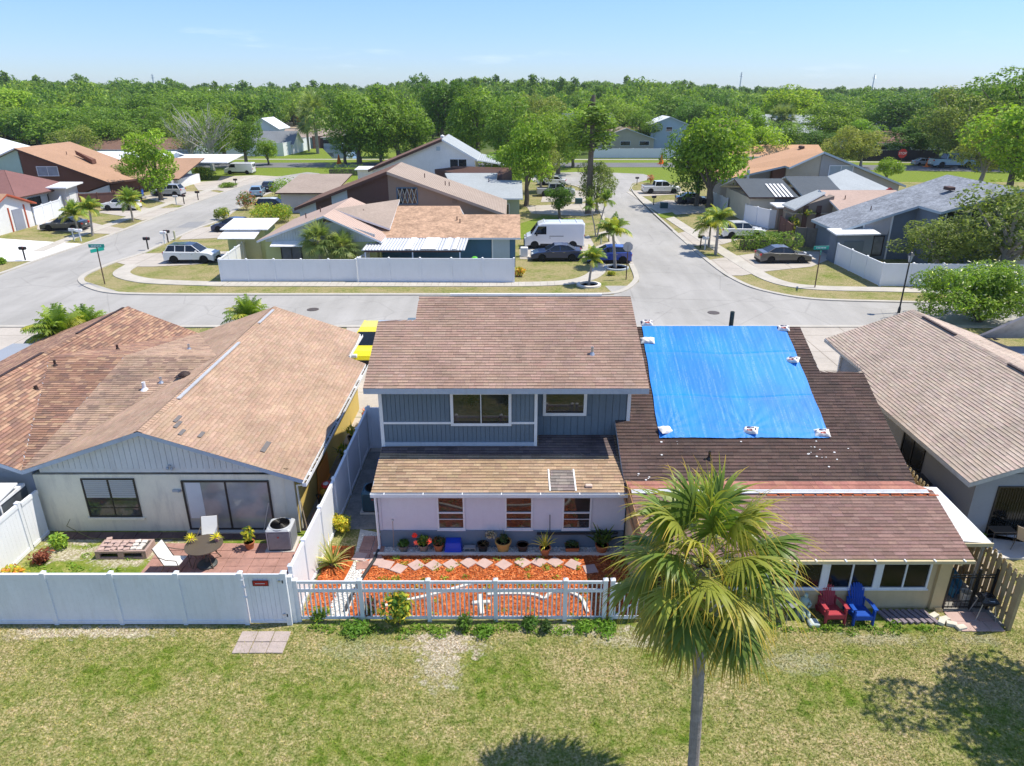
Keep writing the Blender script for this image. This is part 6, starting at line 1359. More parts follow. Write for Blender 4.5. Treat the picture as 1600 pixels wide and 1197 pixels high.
for x in (-3.45,-2.95): MB().lathe([(.001,60.85),(.18,60.85),(.18,60.92),(.001,60.92)],(x,0,.2),10,axis='Y').build('wheel', RUBBER, t)
t = thing('wooden_sun_lounge', 'yellow green covered yard clutter behind the corner fence', 'yard furniture', (-21.6,61,0)); MB().bbox(-22.6,-21.0,60.5,61.6,.2,.9,.15).build('cover', mat('lime_cover',(.5,.55,.06),.6,.3,.1), t); MB().bbox(-23.6,-22.7,60.4,61.2,0,.5,.2).build('cushion', mat('brown_heap',(.3,.22,.15),.9,.2,.2), t)

# -- brown and taupe house
t = thing('brown_gable_house', 'large brown and taupe house with a grey tan asymmetric gable roof', 'house', (-12,80,0))
xr,zr_ = -12.93,6.85; Lx,Lz,Rx,Rz = -22.9,3.15,-.6,2.5
slope(t,[(Lx,76,Lz),(xr,76,zr_),(xr,86.5,zr_),(Lx,86.5,Lz)],R_BRN,T_DARK,.3); slope(t,[(xr+.004,76,zr_),(Rx,76,Rz),(Rx,86.5,Rz),(xr+.004,86.5,zr_)],R_TAN,mat('taupe_fascia',(.42,.36,.30),.8,.2,.08),.3)
zl = lambda x: Lz+(zr_-Lz)*(x-Lx)/(xr-Lx)-.3; zrr = lambda x: zr_+(Rz-zr_)*(x-xr)/(Rx-xr)-.3
for (a,c,m) in ((-22.5,-20.7,W_LBLUE),(-20.7,-19.0,W_BRN),(-19.0,-17.3,W_LBLUE),(-17.3,-12.95,W_BRN)): wallp(t,[(a,76.5,0),(c,76.5,0),(c,76.5,zl(c)),(a,76.5,zl(a))],(0,.3,0),m)
wallp(t,[(-12.95,76.5,0),(-1.0,76.5,0),(-1.0,76.5,zrr(-1)),(-12.95,76.5,zrr(-12.95))],(0,.3,0),W_TAUPE); wallp(t,[(-22.4,76.82,0),(-1.1,76.82,0),(-1.1,76.82,2.2),(xr,76.82,6.3),(-22.4,76.82,2.7)],(0,9,0),W_TAUPE)
f = win(t,-12.1,-9.9,3.45,5.2,76.5,W_BLUE,GLASS,3); q = MB()
for k in range(4):
    x0 = -12.0+k*.5; q.bar((x0,76.42,3.55),(x0+.5,76.42,5.1),.04,.03); q.bar((x0+.5,76.42,3.55),(x0,76.42,5.1),.04,.03)
sub(q,'lattice',WL('mint_lattice',(.55,.62,.55)),f,t)
MB().box(-6.3,-5.8,76.42,76.5,3.6,4.0).build('wall_vent', WL('taupe_vent',(.22,.18,.15)), t)
for (x,y,z) in ((-9.5,80,5.9),(-7.2,79,5.2),(-6.8,79.3,5.1)): pipe(t,x,y,z)
slope(t,[(-30.0,92.2,2.6),(-22.5,92.2,2.6),(-21.9,101,4.0),(-29.0,101,4.0)],R_TAN,T_DARK); wallp(t,[(-29.5,92.8,0),(-22.8,92.8,0),(-22.8,92.8,2.5),(-29.5,92.8,2.5)],(0,8,0),W_SHED)
t = thing('grey_roof_house', 'house with bluish grey shingle roof right of the taupe gable', 'house', (-3,94,0))
slope(t,[(-6.5,87.2,2.6),(1.3,87.2,2.6),(1.3,96,3.7),(-2.0,96.2,3.7),(-2.0,101,4.1),(-9.2,101,4.1)],R_LGREY); wallp(t,[(-6.2,87.9,0),(.9,87.9,0),(.9,87.9,2.5),(-6.2,87.9,2.5)],(0,10,0),WL('sage',(.36,.42,.33))); win(t,-2.0,-.3,.3,1.9,87.9); pipe(t,-3,95,3.7)
slope(t,[(-9,101.1,4.1),(-2,101.1,4.1),(-2,107,2.6),(-9,107,2.6)],R_LGREY)
slope(t,[(-9.09, 104.37)+(3.0,),(0.0, 99.1)+(3.0,),(0.0, 103.19)+(4.6,),(-13.4, 106.86)+(4.6,)],R_BRN,T_DARK)
t = thing('white_gable_house', 'white two storey gable house with pale grey roof behind the brown house', 'house', (-12,108,0))
slope(t,[(-20.5,105,4.15),(-9.86,105,8.3),(-9.86,117,8.3),(-20.5,117,4.15)],R_BRN,T_DARK,.35); slope(t,[(-9.85,105,8.3),(-4.9,105,5.5),(-4.9,117,5.5),(-9.85,117,8.3)],R_LGREY,TRIM,.25); slope(t,[(-4.85,106,5.4),(-1,108,4.6),(-1,117,4.6),(-4.85,117,5.4)],R_LGREY)
wallp(t,[(-20,105.5,0),(-5.3,105.5,0),(-5.3,105.5,5.5),(-9.86,105.5,8.0),(-20,105.5,3.9)],(0,11,0),W_WHT); win(t,-8.9,-6.4,4.3,5.6,105.5,TRIM,GLASS,1); MB().box(-10.7,-10.2,105.4,105.5,6.7,7.2).build('gable_louvre', W_LBLUE, t); win(t,-17.5,-15.5,1,2.5,105.5)
MB().lathe([(.3,0),(.3,.25),(.001,.4)],(-10.0,108,8.3),10).build('roof_vent', M_WHMET, t)
t = thing('white_shed', 'small white flat roofed shed beside a clipped hedge past the brown house', 'shed', (-23.3,126,0)); MB().box(-26,-20.8,124,127,0,2.2).build('wall', W_WHT, t); MB().prism([(-26.4,123.6,2.2),(-20.4,123.6,2.2),(-20.4,127.4,2.4),(-26.4,127.4,2.4)],(0,0,.12)).build('roof', M_WHMET, t)

# -- west side of the left street
t = thing('white_red_trim_house', 'white house with red trim and tan roof at the left frame edge', 'house', (-60,80,0))
gable(t,-72,-55.6,76.2,83.6,2.75,4.15,'x',R_BTAN,W_WHT,.5,.45,mat('red_fascia',(.45,.10,.05),.6,.3,.1))
for (y,w) in ((79.6,.15),(82.3,.15),(76.3,.15)): MB().box(-55.6,-55.5,y,y+w,0,2.6).build('red_pilaster', mat('red_fascia',(.45,.10,.05)), t)
MB().box(-55.6,-55.53,80.2,81.9,0,2.3).build('recess_door', WL('bluegrey',(.28,.30,.36)), t)
t = thing('maroon_roof_house', 'low house with maroon hip roof on the left beyond the white red trimmed house', 'house', (-64,92,0))
P0,P1,P2 = (-59.3,89.3,2.7),(-58.8,98.6,2.7),(-61.4,95.2,5.2)
slope(t,[(-75,86.8,2.7),(-59.3,86.8,2.7),(-64,93,5.3),(-75,93,5.3)],R_MAR,T_DARK); slope(t,[(-59.25,86.8,2.7),(-58.9,99,2.7),(-64,93.05,5.3)],R_MAR,T_DARK); slope(t,[(-58.9,99.05,2.7),(-75,99,2.7),(-75,93.1,5.3),(-64,93.1,5.3)],R_MAR,T_DARK)
MB().box(-74,-60.0,87.6,98.2,0,2.6).build('wall', W_WHT, t); win(t,-66.5,-64.5,.6,2.1,87.6); winx(t,90,92.5,.3,2.2,-60.0,1,DARKFR); winx(t,94,96,.1,2.2,-60.0,1,DARKFR); pipe(t,-66,93,5.4)
t = thing('garden_shed', 'mauve white flat roofed shed beside the brown wooden fence on the left', 'shed', (-59,95.5,0))
MB().box(-62.0,-57.7,94.2,97.0,0,2.9).build('wall', W_SHED, t); MB().box(-57.7,-57.66,94.9,96.4,0,2.2).build('door', W_WHT, t); MB().prism([(-62.5,93.6,2.9),(-57.1,93.6,2.9),(-57.1,97.6,3.15),(-62.5,97.6,3.15)],(0,0,.18)).build('roof', M_WHMET, t)
far_fence('white privacy fence between the red trimmed house and the shed', [(-55.7,84.0),(-56.6,90.8),(-58.2,93.8)], 2.0)
far_fence('brown wooden fence between the shed and the green bush', [(-57.4,96.5),(-53.6,98.4),(-53.0,104)], 1.9, mat('brown_fence_paint',(.17,.09,.075),.85,.2,.12))
t = thing('chestnut_gable_house', 'tall chestnut brown house with warm brown shingle roof and blue white window', 'house', (-62.72,108.64,0.00))
slope(t,[(-68.77,103.04,7.21),(-56.67,103.04,2.62),(-55.33,116.48,2.17),(-68.77,116.48,7.21)],R_BTAN,T_DARK,.25)
wallp(t,[(-68.66,103.60,0.00),(-63.17,103.60,0.00),(-63.17,103.60,4.69),(-68.66,103.60,6.87)],(0,.3,0),W_RUST); wallp(t,[(-63.16,103.60,1.16),(-60.82,103.60,1.16),(-57.12,103.60,2.41),(-57.12,103.60,2.44),(-63.16,103.60,4.69)],(0,.3,0),W_RUST); wallp(t,[(-63.16,103.58,0.00),(-57.12,103.58,0.00),(-57.12,103.58,2.17),(-60.26,103.58,1.18),(-63.16,103.58,1.14)],(0,.3,0),W_WHT); wallp(t,[(-68.54,103.96,0.00),(-57.01,103.96,0.00),(-57.01,103.96,2.17),(-68.54,103.96,6.76)],(0,10.5,0),W_RUST)
win(t,-66.7,-63.7,3.4,4.75,103.6,TRIM,glassmat('sky_window',(.25,.33,.4),.1,.1),1)
slope(t,[(-68.82,103.04,7.21),(-68.82,116.48,7.21),(-78.40,116.48,3.40),(-78.40,103.04,3.40)],R_LGREY,TRIM); wallp(t,[(-77.84,103.60,0.00),(-68.77,103.60,0.00),(-68.77,103.60,6.98),(-77.84,103.60,3.29)],(0,11,0),W_MINT)
MB().prism([(-64.40,109.76,6.42),(-61.60,108.64,5.19),(-61.60,109.76,5.19)],(0,.1,-.6)).build('dormer_wall', W_RUST, t)
slope(t,[(-64.40,116.59,1.61),(-52.86,116.59,1.61),(-52.86,127.68,3.85),(-67.20,127.68,3.85)],R_BTAN,T_DARK); MB().box(-63.8,-53.5,117.4,126,0,1.4).build('wall', W_WHT, t); MB().box(-55.5,-53.8,115.8,117.4,0,1.4).build('shed_wall', W_SHED, t); pipe(t,-65,108.6,6.0)
slope(t,[(-67.20,128.24,3.06),(-49.28,128.24,3.06),(-49.28,136.64,3.74),(-69.44,136.64,3.74)],R_WHITE,TRIM)
def farhouse(name, label, x, y, w, d, h, hr, axis, rm, wm, rz=0, wins=2, frac=.5, over=.5, trim=None):
    t = thing(name, label, 'house', (x,y,0)); gable(t, x-w/2,x+w/2,y-d/2,y+d/2,h,hr,axis,rm,wm,over,frac,trim)
    for k in range(wins): cx = x-w/2+w*(k+.5)/wins; win(t,cx-w*.09,cx+w*.09,h-1.9,h-.7,y-d/2,TRIM,GLASS,0)
    t.rotation_euler = (0,0,rz); return t
farhouse('white_roof_house', 'mint grey house with white roof at the far left edge', -92,128,22,16,3.2,6.6,'y',R_WHITE,W_MINT,0,3,.45)
farhouse('white_roof_house', 'long white roofed house behind the chestnut house', -70,132,20,12,3.0,4.6,'x',R_WHITE,W_LBLUE)
farhouse('dark_roof_house', 'dark brown roofed house behind the white roofs on the left', -82,166,26,12,3.0,4.9,'x',R_BRN,W_LBLUE)
farhouse('tan_gable_house', 'tan gable house beyond the trees at far left', -112,205,14,12,4.5,7.0,'y',R_TAN,W_BEIGE)
farhouse('blue_gable_house', 'pale blue gable house at far left in front of the trees', -96,190,15,12,3.6,6.2,'y',R_LGREY,W_LBLUE)
farhouse('blue_hip_house', 'blue grey house with light grey roof among the trees on the left', -99,228,13,12,5.6,7.6,'y',R_LGREY,W_LBLUE)
farhouse('blue_hip_house', 'lower pale roofed house in front of the blue grey house', -86,200,16,10,2.8,4.4,'x',R_LGREY,W_LBLUE)

# -- east side of the right street
t = thing('blotchy_roof_house', 'big slate blue house with blotchy grey shingle roof behind the white fence on the right', 'house', (38,68,0))
ez = lambda x: 2.7+.33*(x-29.8)
slope(t,[(29.8,65.3,2.7),(36.7,65.3,ez(36.7)),(36.7,61.7,ez(36.7)),(42.7,61.0,ez(42.7)),(42.7,72.2,ez(42.7)),(29.8,71.6,2.7)],R_BLEND,W_LBLUE,.22)
slope(t,[(42.71,61.0,ez(42.7)),(52,61.0,4.2),(52,72.2,4.2),(42.71,72.2,ez(42.7))],R_BLEND,W_LBLUE,.22)
wallp(t,[(30.3,65.8,0),(36.9,65.8,0),(36.9,65.8,ez(36.9)-.25),(30.3,65.8,ez(30.3)-.25)],(0,.3,0),W_GREYB); wallp(t,[(36.9,62.3,0),(42.9,62.3,0),(42.9,62.3,ez(42.7)-.25),(36.9,62.3,ez(36.9)-.25)],(0,3.7,0),W_GREYB); wallp(t,[(42.9,62.0,0),(50,62.0,0),(50,62.0,4.6),(42.9,62.0,ez(42.7)-.25)],(0,.3,0),W_CRM)
wallp(t,[(30.3,66.12,0),(42.7,66.12,0),(42.7,66.12,6.6),(30.3,66.12,2.5)],(0,5.4,0),W_GREYB)
wallp(t,[(32.3,65.76,2.3),(34.6,65.76,2.3),(34.9,65.76,ez(34.9)-.3),(32.3,65.76,ez(32.3)-.3)],(0,.03,0),W_SHED,'beige_panel')
for (x,a,c) in ((32.2,0,ez(32.2)-.3),(34.7,0,ez(34.7)-.3)): MB().box(x,x+.14,65.68,65.76,a,c).build('trim_board', TRIM, t)
win(t,32.5,34.4,.35,2.2,65.8,DARKFR,GLASSB,1); win(t,37.5,38.3,3.2,5.0,62.3,TRIM,GLASS,0); win(t,39.6,40.4,3.2,5.2,62.3,TRIM,GLASS,0); winx(t,66.8,67.6,.3,2.2,30.3,-1); win(t,44.5,46,1,2.3,62.0)
pipe(t,34,68.5,4.1)
MB().bbox(39.5,40.2,66.2,67,6.2,6.5,.05).build('roof_vent', T_DARK, t)
t = thing('garden_shed', 'slate blue shed with a white flat roof at the end of the white corner fence', 'shed', (31,65,0)); MB().box(29.3,32.6,64.2,65.7,0,2.55).build('wall', W_GREYB, t); MB().box(30.0,31.8,64.14,64.2,0,2.0).build('door', WL('shed_door',(.11,.14,.17)), t); MB().prism([(29.0,63.8,2.55),(33.0,63.8,2.62),(33.0,65.9,2.8),(29.0,65.9,2.72)],(0,0,.12)).build('roof', M_WHMET, t)
far_fence('white privacy fence around the slate blue house at the right corner', [(29.35,63.8),(29.62,55.9),(46,55.5)], 1.85)
t = thing('pink_roof_house', 'house with faded pinkish tan roof behind the wooden fence on the right', 'house', (36,78,0))
slope(t,[(34.0,73,2.6),(43,73,2.6),(42,79.9,4.5),(33.7,79.9,4.5)],R_PINK); slope(t,[(33.7,79.95,4.5),(42,79.95,4.5),(42,86,2.8),(33.7,86,2.8)],R_PINK); slope(t,[(29.8,76.2,3.0),(33.9,78.8,4.4),(33.9,81,4.4),(29.8,80,3.0)],R_LGREY)
wallp(t,[(34.3,73.6,0),(34.3,73.6,2.5),(34.3,79.9,4.3),(34.3,85,2.7),(34.3,85,0)],(8,0,0),W_BEIGE); wallp(t,[(30.2,77.4,0),(34.3,77.4,0),(34.3,77.4,4.2),(30.2,77.4,2.9)],(0,3,0),W_TAUPE); winx(t,75,76.5,.5,2.0,34.3,-1)
for x in (31.2,32.6): MB().box(x,x+.5,77.3,77.4,0,3.2).build('brown_panel', W_BRN, t)
pipe(t,35.5,77.5,3.9)
t = thing('garden_shed', 'small taupe shed with white roof behind the white fence corner', 'shed', (31,81.5,0)); MB().box(29.9,33.4,81,83,0,2.4).build('wall', W_TAUPE, t); MB().box(31,32.6,80.95,81,0,2.0).build('door', W_BRN, t); MB().prism([(29.6,80.7,2.4),(33.9,80.7,2.4),(33.9,83.3,2.55),(29.6,83.3,2.55)],(0,0,.14)).build('roof', M_WHMET, t)
t = thing('pergola', 'small pergola with vines in front of the taupe shed', 'pergola', (31.5,78,0)); PW = mat('pergola_wood',(.5,.45,.35),.85,.2,.1)
for (x,y) in ((30.2,77.5),(33.6,77.5),(30.2,79.5),(33.6,79.5)): MB().box(x-.06,x+.06,y-.06,y+.06,0,2.3).build('post', PW, t)
for k in range(6): MB().box(29.9,33.9,77.3+k*.45,77.4+k*.45,2.3,2.42).build('rafter', PW, t)
V,F,C = joinV([leaf_cloud(260,(1.3,.8,.35),(0,-.3,2.5),YEL+GRN,(.08,.16)),leaf_cloud(260,(.8,.5,1.0),(-1.3,-.8,1.2),YEL+GRN,(.08,.16))]); tri_mesh('vine', V,F,LEAF,t,col=C)
t = thing('charcoal_roof_house', 'beige house with two charcoal grey roofs and a striped skylight panel on the right', 'house', (31,88,0))
slope(t,[(27.6,84.6,3.1),(33.4,84.6,3.1),(33.0,90,4.6),(27.2,90,4.6)],R_DGREY,T_DARK); slope(t,[(27.2,90.05,4.6),(33,90.05,4.6),(33,96,3.0),(27.2,96,3.0)],R_DGREY)
slope(t,[(33.6,82.4,2.9),(38.6,82.4,2.9),(39.2,91.5,4.7),(34.0,91.5,4.7)],R_DGREY,W_LBLUE); slope(t,[(34,91.55,4.7),(39,91.55,4.7),(39,97,3),(34,97,3)],R_DGREY)
slope(t,[(38.7,84.5,3.2),(46.8,86.5,3.0),(43.0,95,5.2),(39.3,91.5,4.72)],R_LGREY,TRIM); slope(t,[(39.3,91.6,4.7),(43,95.05,5.2),(47,97,3.2),(40,97,3.2)],R_LGREY); wallp(t,[(42,84.8,0),(46.6,86.6,0),(46.6,86.6,2.9),(44.5,85.9,4.0),(42,84.8,2.9)],(0,.3,0),W_RED)
MB().box(27.9,33.3,85.2,95,0,2.9).build('wall', W_CRM, t); MB().box(34.0,46,86.8,96,0,2.8).build('wall', W_TAUPE, t); MB().box(30.8,33.6,84.9,85.2,0,2.9).build('screen_wall', W_GREYB, t)
q = MB()
for k in range(5): x = 30.6+k*.46; q.prism([(x,84.5,3.14),(x+.26,84.5,3.14),(x+.1,88.2,4.17),(x-.16,88.2,4.17)],(0,0,.03))
q.build('skylight_panel', M_WHMET, t, kind='stuff')
far_fence('white fence in front of the beige charcoal roofed house', [(27.6,93),(27.3,100)], 1.8)
far_fence('white fence corner beside the parked white pickup on the right', [(27.7,85.8),(29.2,81.6),(34,81.4)], 2.1)
far_fence('brown board fence between hedge and pergola', [(29.7,79.5),(28.9,73.8)], 1.8, mat('brown_fence_paint',(.17,.09,.075)))
far_fence('grey weathered wooden fence behind the hedge', [(28.6,71.9),(30.3,71.0)], 1.9, mat('grey_board',(.20,.18,.16),.9,.2,.2), 1.0)
t = thing('orange_roof_house', 'two storey taupe house with orange tan gable roof beyond the charcoal roofs', 'house', (42,104,0))
slope(t,[(28.5,99.7,3.3),(36.8,99.7,5.2),(36.6,97.5,5.2),(41.8,99.7,7.0),(41.8,109,7.0),(28.5,109,3.3)],R_ORANGE,W_LBLUE,.25); slope(t,[(41.81,99.7,7.0),(53.7,99.7,2.6),(53.7,109,2.6),(41.81,109,7.0)],R_LGREY,W_LBLUE,.25)
wallp(t,[(37.3,100.3,0),(41.8,100.3,0),(41.8,100.3,6.7),(37.3,100.3,4.9)],(0,8,0),W_BEIGE); wallp(t,[(41.8,100.2,0),(53,100.2,0),(53,100.2,2.6),(41.8,100.2,6.7)],(0,8,0),W_GREY); wallp(t,[(29,101.5,0),(37.3,101.5,0),(37.3,101.5,4.9),(29,101.5,3.1)],(0,7,0),W_GREY); MB().box(35.6,37.3,100.6,101.5,2.8,4.8).build('recess_panel', W_RUST, t)
win(t,43.0,46.3,3.5,5.2,100.2,TRIM,glassmat('sky_window',(.25,.33,.4)),1); MB().bbox(41,41.6,106,107,6.9,7.3,.1).build('roof_vent', T_DARK, t); MB().box(31.0,31.3,97,97.3,3,4.9).build('flue', M_WHMET, t)
# -- beyond the main road
t = farhouse('beige_hip_house', 'beige single storey house with dark windows behind the long white fence', 30,203,15,10,2.9,5.4,'y',R_TAN,W_BEIGE,0,3); 
t = farhouse('grey_two_storey_house', 'pale grey two storey house beyond the main road', 41.5,204,9.5,10,6.4,8.2,'y',R_WHITE,W_LBLUE,0,1)
farhouse('tan_roof_house', 'low house with tan roof right of the pale grey two storey house', 26,214,20,10,3.2,5.0,'x',R_BRN,W_BEIGE)
farhouse('dark_roof_house', 'house with a dark roof deep among the trees near the road end', 25,250,16,12,5,7.6,'x',R_DGREY,W_RUST)
far_fence('long white fence on the far side of the main road', [(18.6,173),(44,173)], 2.1, WHITE, 3.2)
far_fence('black screened fence beyond the main road at the right', [(77,165),(94,165.5)], 2.3, mat('black_screen_fence',(.03,.025,.035),.7,.3,.1), 3)
farhouse('grey_white_house', 'white grey house with two palm trunks in front at the right', 84,232,20,10,2.8,4.6,'x',R_LGREY,W_BEIGE)
farhouse('grey_white_house', 'upper white grey roof behind the twin palms', 88,246,22,10,5.2,7.4,'x',R_LGREY,W_BEIGE)
farhouse('maroon_roof_house', 'long maroon roofed house behind the black fence', 97,192,20,12,2.7,5.0,'x',R_MAR,W_WHT)
farhouse('dark_roof_house', 'grey dark roofed house behind the maroon roof', 122,226,26,12,3.0,6.0,'x',R_DGREY,W_BEIGE)
farhouse('orange_roof_house', 'pale orange low roof left of the orange gable house', 52,150,18,8,2.8,4.5,'x',R_ORANGE,W_WHT)
farhouse('white_roof_house', 'white low roof behind the tree crown on the right street', 53,176,22,8,2.8,4.0,'x',R_WHITE,W_WHT)
farhouse('brown_roof_house', 'brown roofed house seen left of the far grey roofs', 75,248,16,10,3,5.5,'x',R_BRN,W_RUST)
farhouse('grey_roof_house', 'grey roofed house inside the white corner fence across the main road', -59,188,10,8,2.6,5.2,'x',R_GREY,W_WHT)
farhouse('tan_roof_house', 'low tan roofed house with white columns across the main road', -54,208,16,10,3,4.8,'x',R_TAN,W_LBLUE)
farhouse('white_gable_house', 'small white gable house at the left of the meadow', -69,214,8,10,5,7.5,'y',R_WHITE,W_WHT)
far_fence('white fence of the corner plot across the main road', [(-72,178),(-54.6,178),(-54,200)], 3.0, WHITE, 3.2)
far_fence('dark brown fence beside the palm across the main road', [(-53.5,201),(-49,205)], 3.2, T_DARK, 3)
for lab,x,y,w,h in (('long white warehouse roof in the forest at the upper right',352,640,62,8),('second white warehouse roof at the upper right',415,640,48,8.5),('low white warehouse in front of the warehouses at the upper right',250,430,34,6),('white industrial building behind the trees left of the meadow',-215,560,22,14),('white industrial shed beside the first one left of the meadow',-178,560,16,12)):
    t = thing('warehouse', lab, 'warehouse', (x,y,0)); MB().box(x-w/2,x+w/2,y,y+30,0,h).build('wall', W_LBLUE, t); MB().prism([(x-w/2-1,y-1,h),(x+w/2+1,y-1,h),(x+w/2+1,y+31,h+1.5),(x-w/2-1,y+31,h+1.5)],(0,0,.4)).build('roof', R_WHITE, t)
# distant masts
def mast(label, px_, h, d, lean=0):
    x = (px_-800)/1110*d/.9245*.93; t = thing('utility_mast', label, 'mast', (x,d,0)); MB().tube((0,0,0),(lean,0,h),.9,.5,8).build('pole', GALV, t, world=False); MB().bbox(-2+lean*.9,2+lean*.9,-.4,.4,h*.86,h*.86+.6,.1).build('crossarm', GALV, t, world=False); MB().bbox(-1.5+lean*.95,1.5+lean*.95,-.4,.4,h*.93,h*.93+.5,.1).build('crossarm', GALV, t, world=False)
mast('thin mast on the horizon above the right street', 1126, 34, 900, 1); mast('thin mast on the horizon at the upper right', 1316, 32, 900, 1); mast('leaning mast on the horizon near the right edge', 1518, 33, 900, 2); mast('short mast above the treeline at the upper left', 287, 32, 900, 0)

# ================================================================ VEHICLES
CH = mat('car_chrome', (.6,.6,.62), .2, .5, .02, metal=.9, world=False); PLA = mat('car_black_plastic', (.02,.02,.022), .6, .3, .1, world=False)
HL = mat('headlight_lens', (.75,.78,.8), .1, .6, .02, world=False); TLR = mat('taillight_lens', (.45,.01,.01), .15, .6, .02, world=False); PLATE = mat('licence_plate_white', (.7,.7,.68), .5, .3, .02, world=False)
RIM = mat('alloy_rim', (.45,.46,.48), .3, .5, .05, metal=.6, world=False); RIMB = mat('black_rim', (.04,.04,.045), .35, .5, .05, world=False)
def paint(n, c): return mat('car_paint_'+n, c, .28, .5, .03, 1.0, world=False, coat=.8)
CARS = {
 'sedan': dict(L=4.75,W=1.82,H=1.45, low=[(-2.36,.42),(-2.34,.80),(-2.20,.98),(-1.55,1.03),(-1.2,.98),(.75,.93),(1.75,.82),(2.25,.68),(2.37,.52),(2.36,.30)], base=.20, wh=(-1.42,1.40), wr=.33,
    gh=[(-1.75,1.0),(1.02,.92),(.20,1.40),(-.45,1.45),(-1.05,1.38)], ti=.16, pill=(-.30,)),
 'suv': dict(L=4.6,W=1.86,H=1.70, low=[(-2.28,.42),(-2.30,.95),(-2.20,1.10),(-1.5,1.10),(.95,1.05),(1.85,.96),(2.22,.80),(2.30,.60),(2.28,.32)], base=.25, wh=(-1.38,1.38), wr=.37,
    gh=[(-2.14,1.08),(1.12,1.03),(.35,1.60),(-.3,1.68),(-1.75,1.62)], ti=.15, pill=(-.25,-1.15)),
 'van': dict(L=6.0,W=2.05,H=2.55, low=[(-2.98,.45),(-3.0,2.40),(-2.85,2.55),(1.15,2.55),(1.60,2.40),(2.28,1.42),(2.72,1.22),(2.95,.95),(2.98,.40)], base=.28, wh=(-1.9,2.0), wr=.38, gh=None, ti=.05, pill=()),
 'oldvan': dict(L=5.4,W=2.0,H=2.1, low=[(-2.68,.45),(-2.70,1.90),(-2.55,2.08),(1.0,2.08),(1.3,1.98),(1.85,1.25),(2.5,1.08),(2.68,.85),(2.70,.42)], base=.28, wh=(-1.6,1.65), wr=.37, gh=None, ti=.05, pill=()),
 'pickup': dict(L=5.7,W=2.0,H=1.85, low=[(-2.83,.50),(-2.85,1.18),(-1.15,1.18),(-1.14,1.15),(1.35,1.15),(2.2,1.08),(2.72,.98),(2.85,.75),(2.84,.42)], base=.32, wh=(-1.75,1.85), wr=.41,
    gh=[(-1.15,1.14),(1.42,1.13),(.80,1.75),(.2,1.84),(-.98,1.78)], ti=.14, pill=(-.05,)),
 'hatch': dict(L=4.1,W=1.78,H=1.5, low=[(-2.03,.42),(-2.05,.92),(-1.95,1.02),(-1.2,1.03),(.85,.97),(1.6,.86),(1.98,.68),(2.05,.5),(2.04,.3)], base=.2, wh=(-1.25,1.25), wr=.33,
    gh=[(-1.98,1.0),(1.05,.96),(.25,1.42),(-.3,1.49),(-1.45,1.42)], ti=.17, pill=(-.3,)),
}
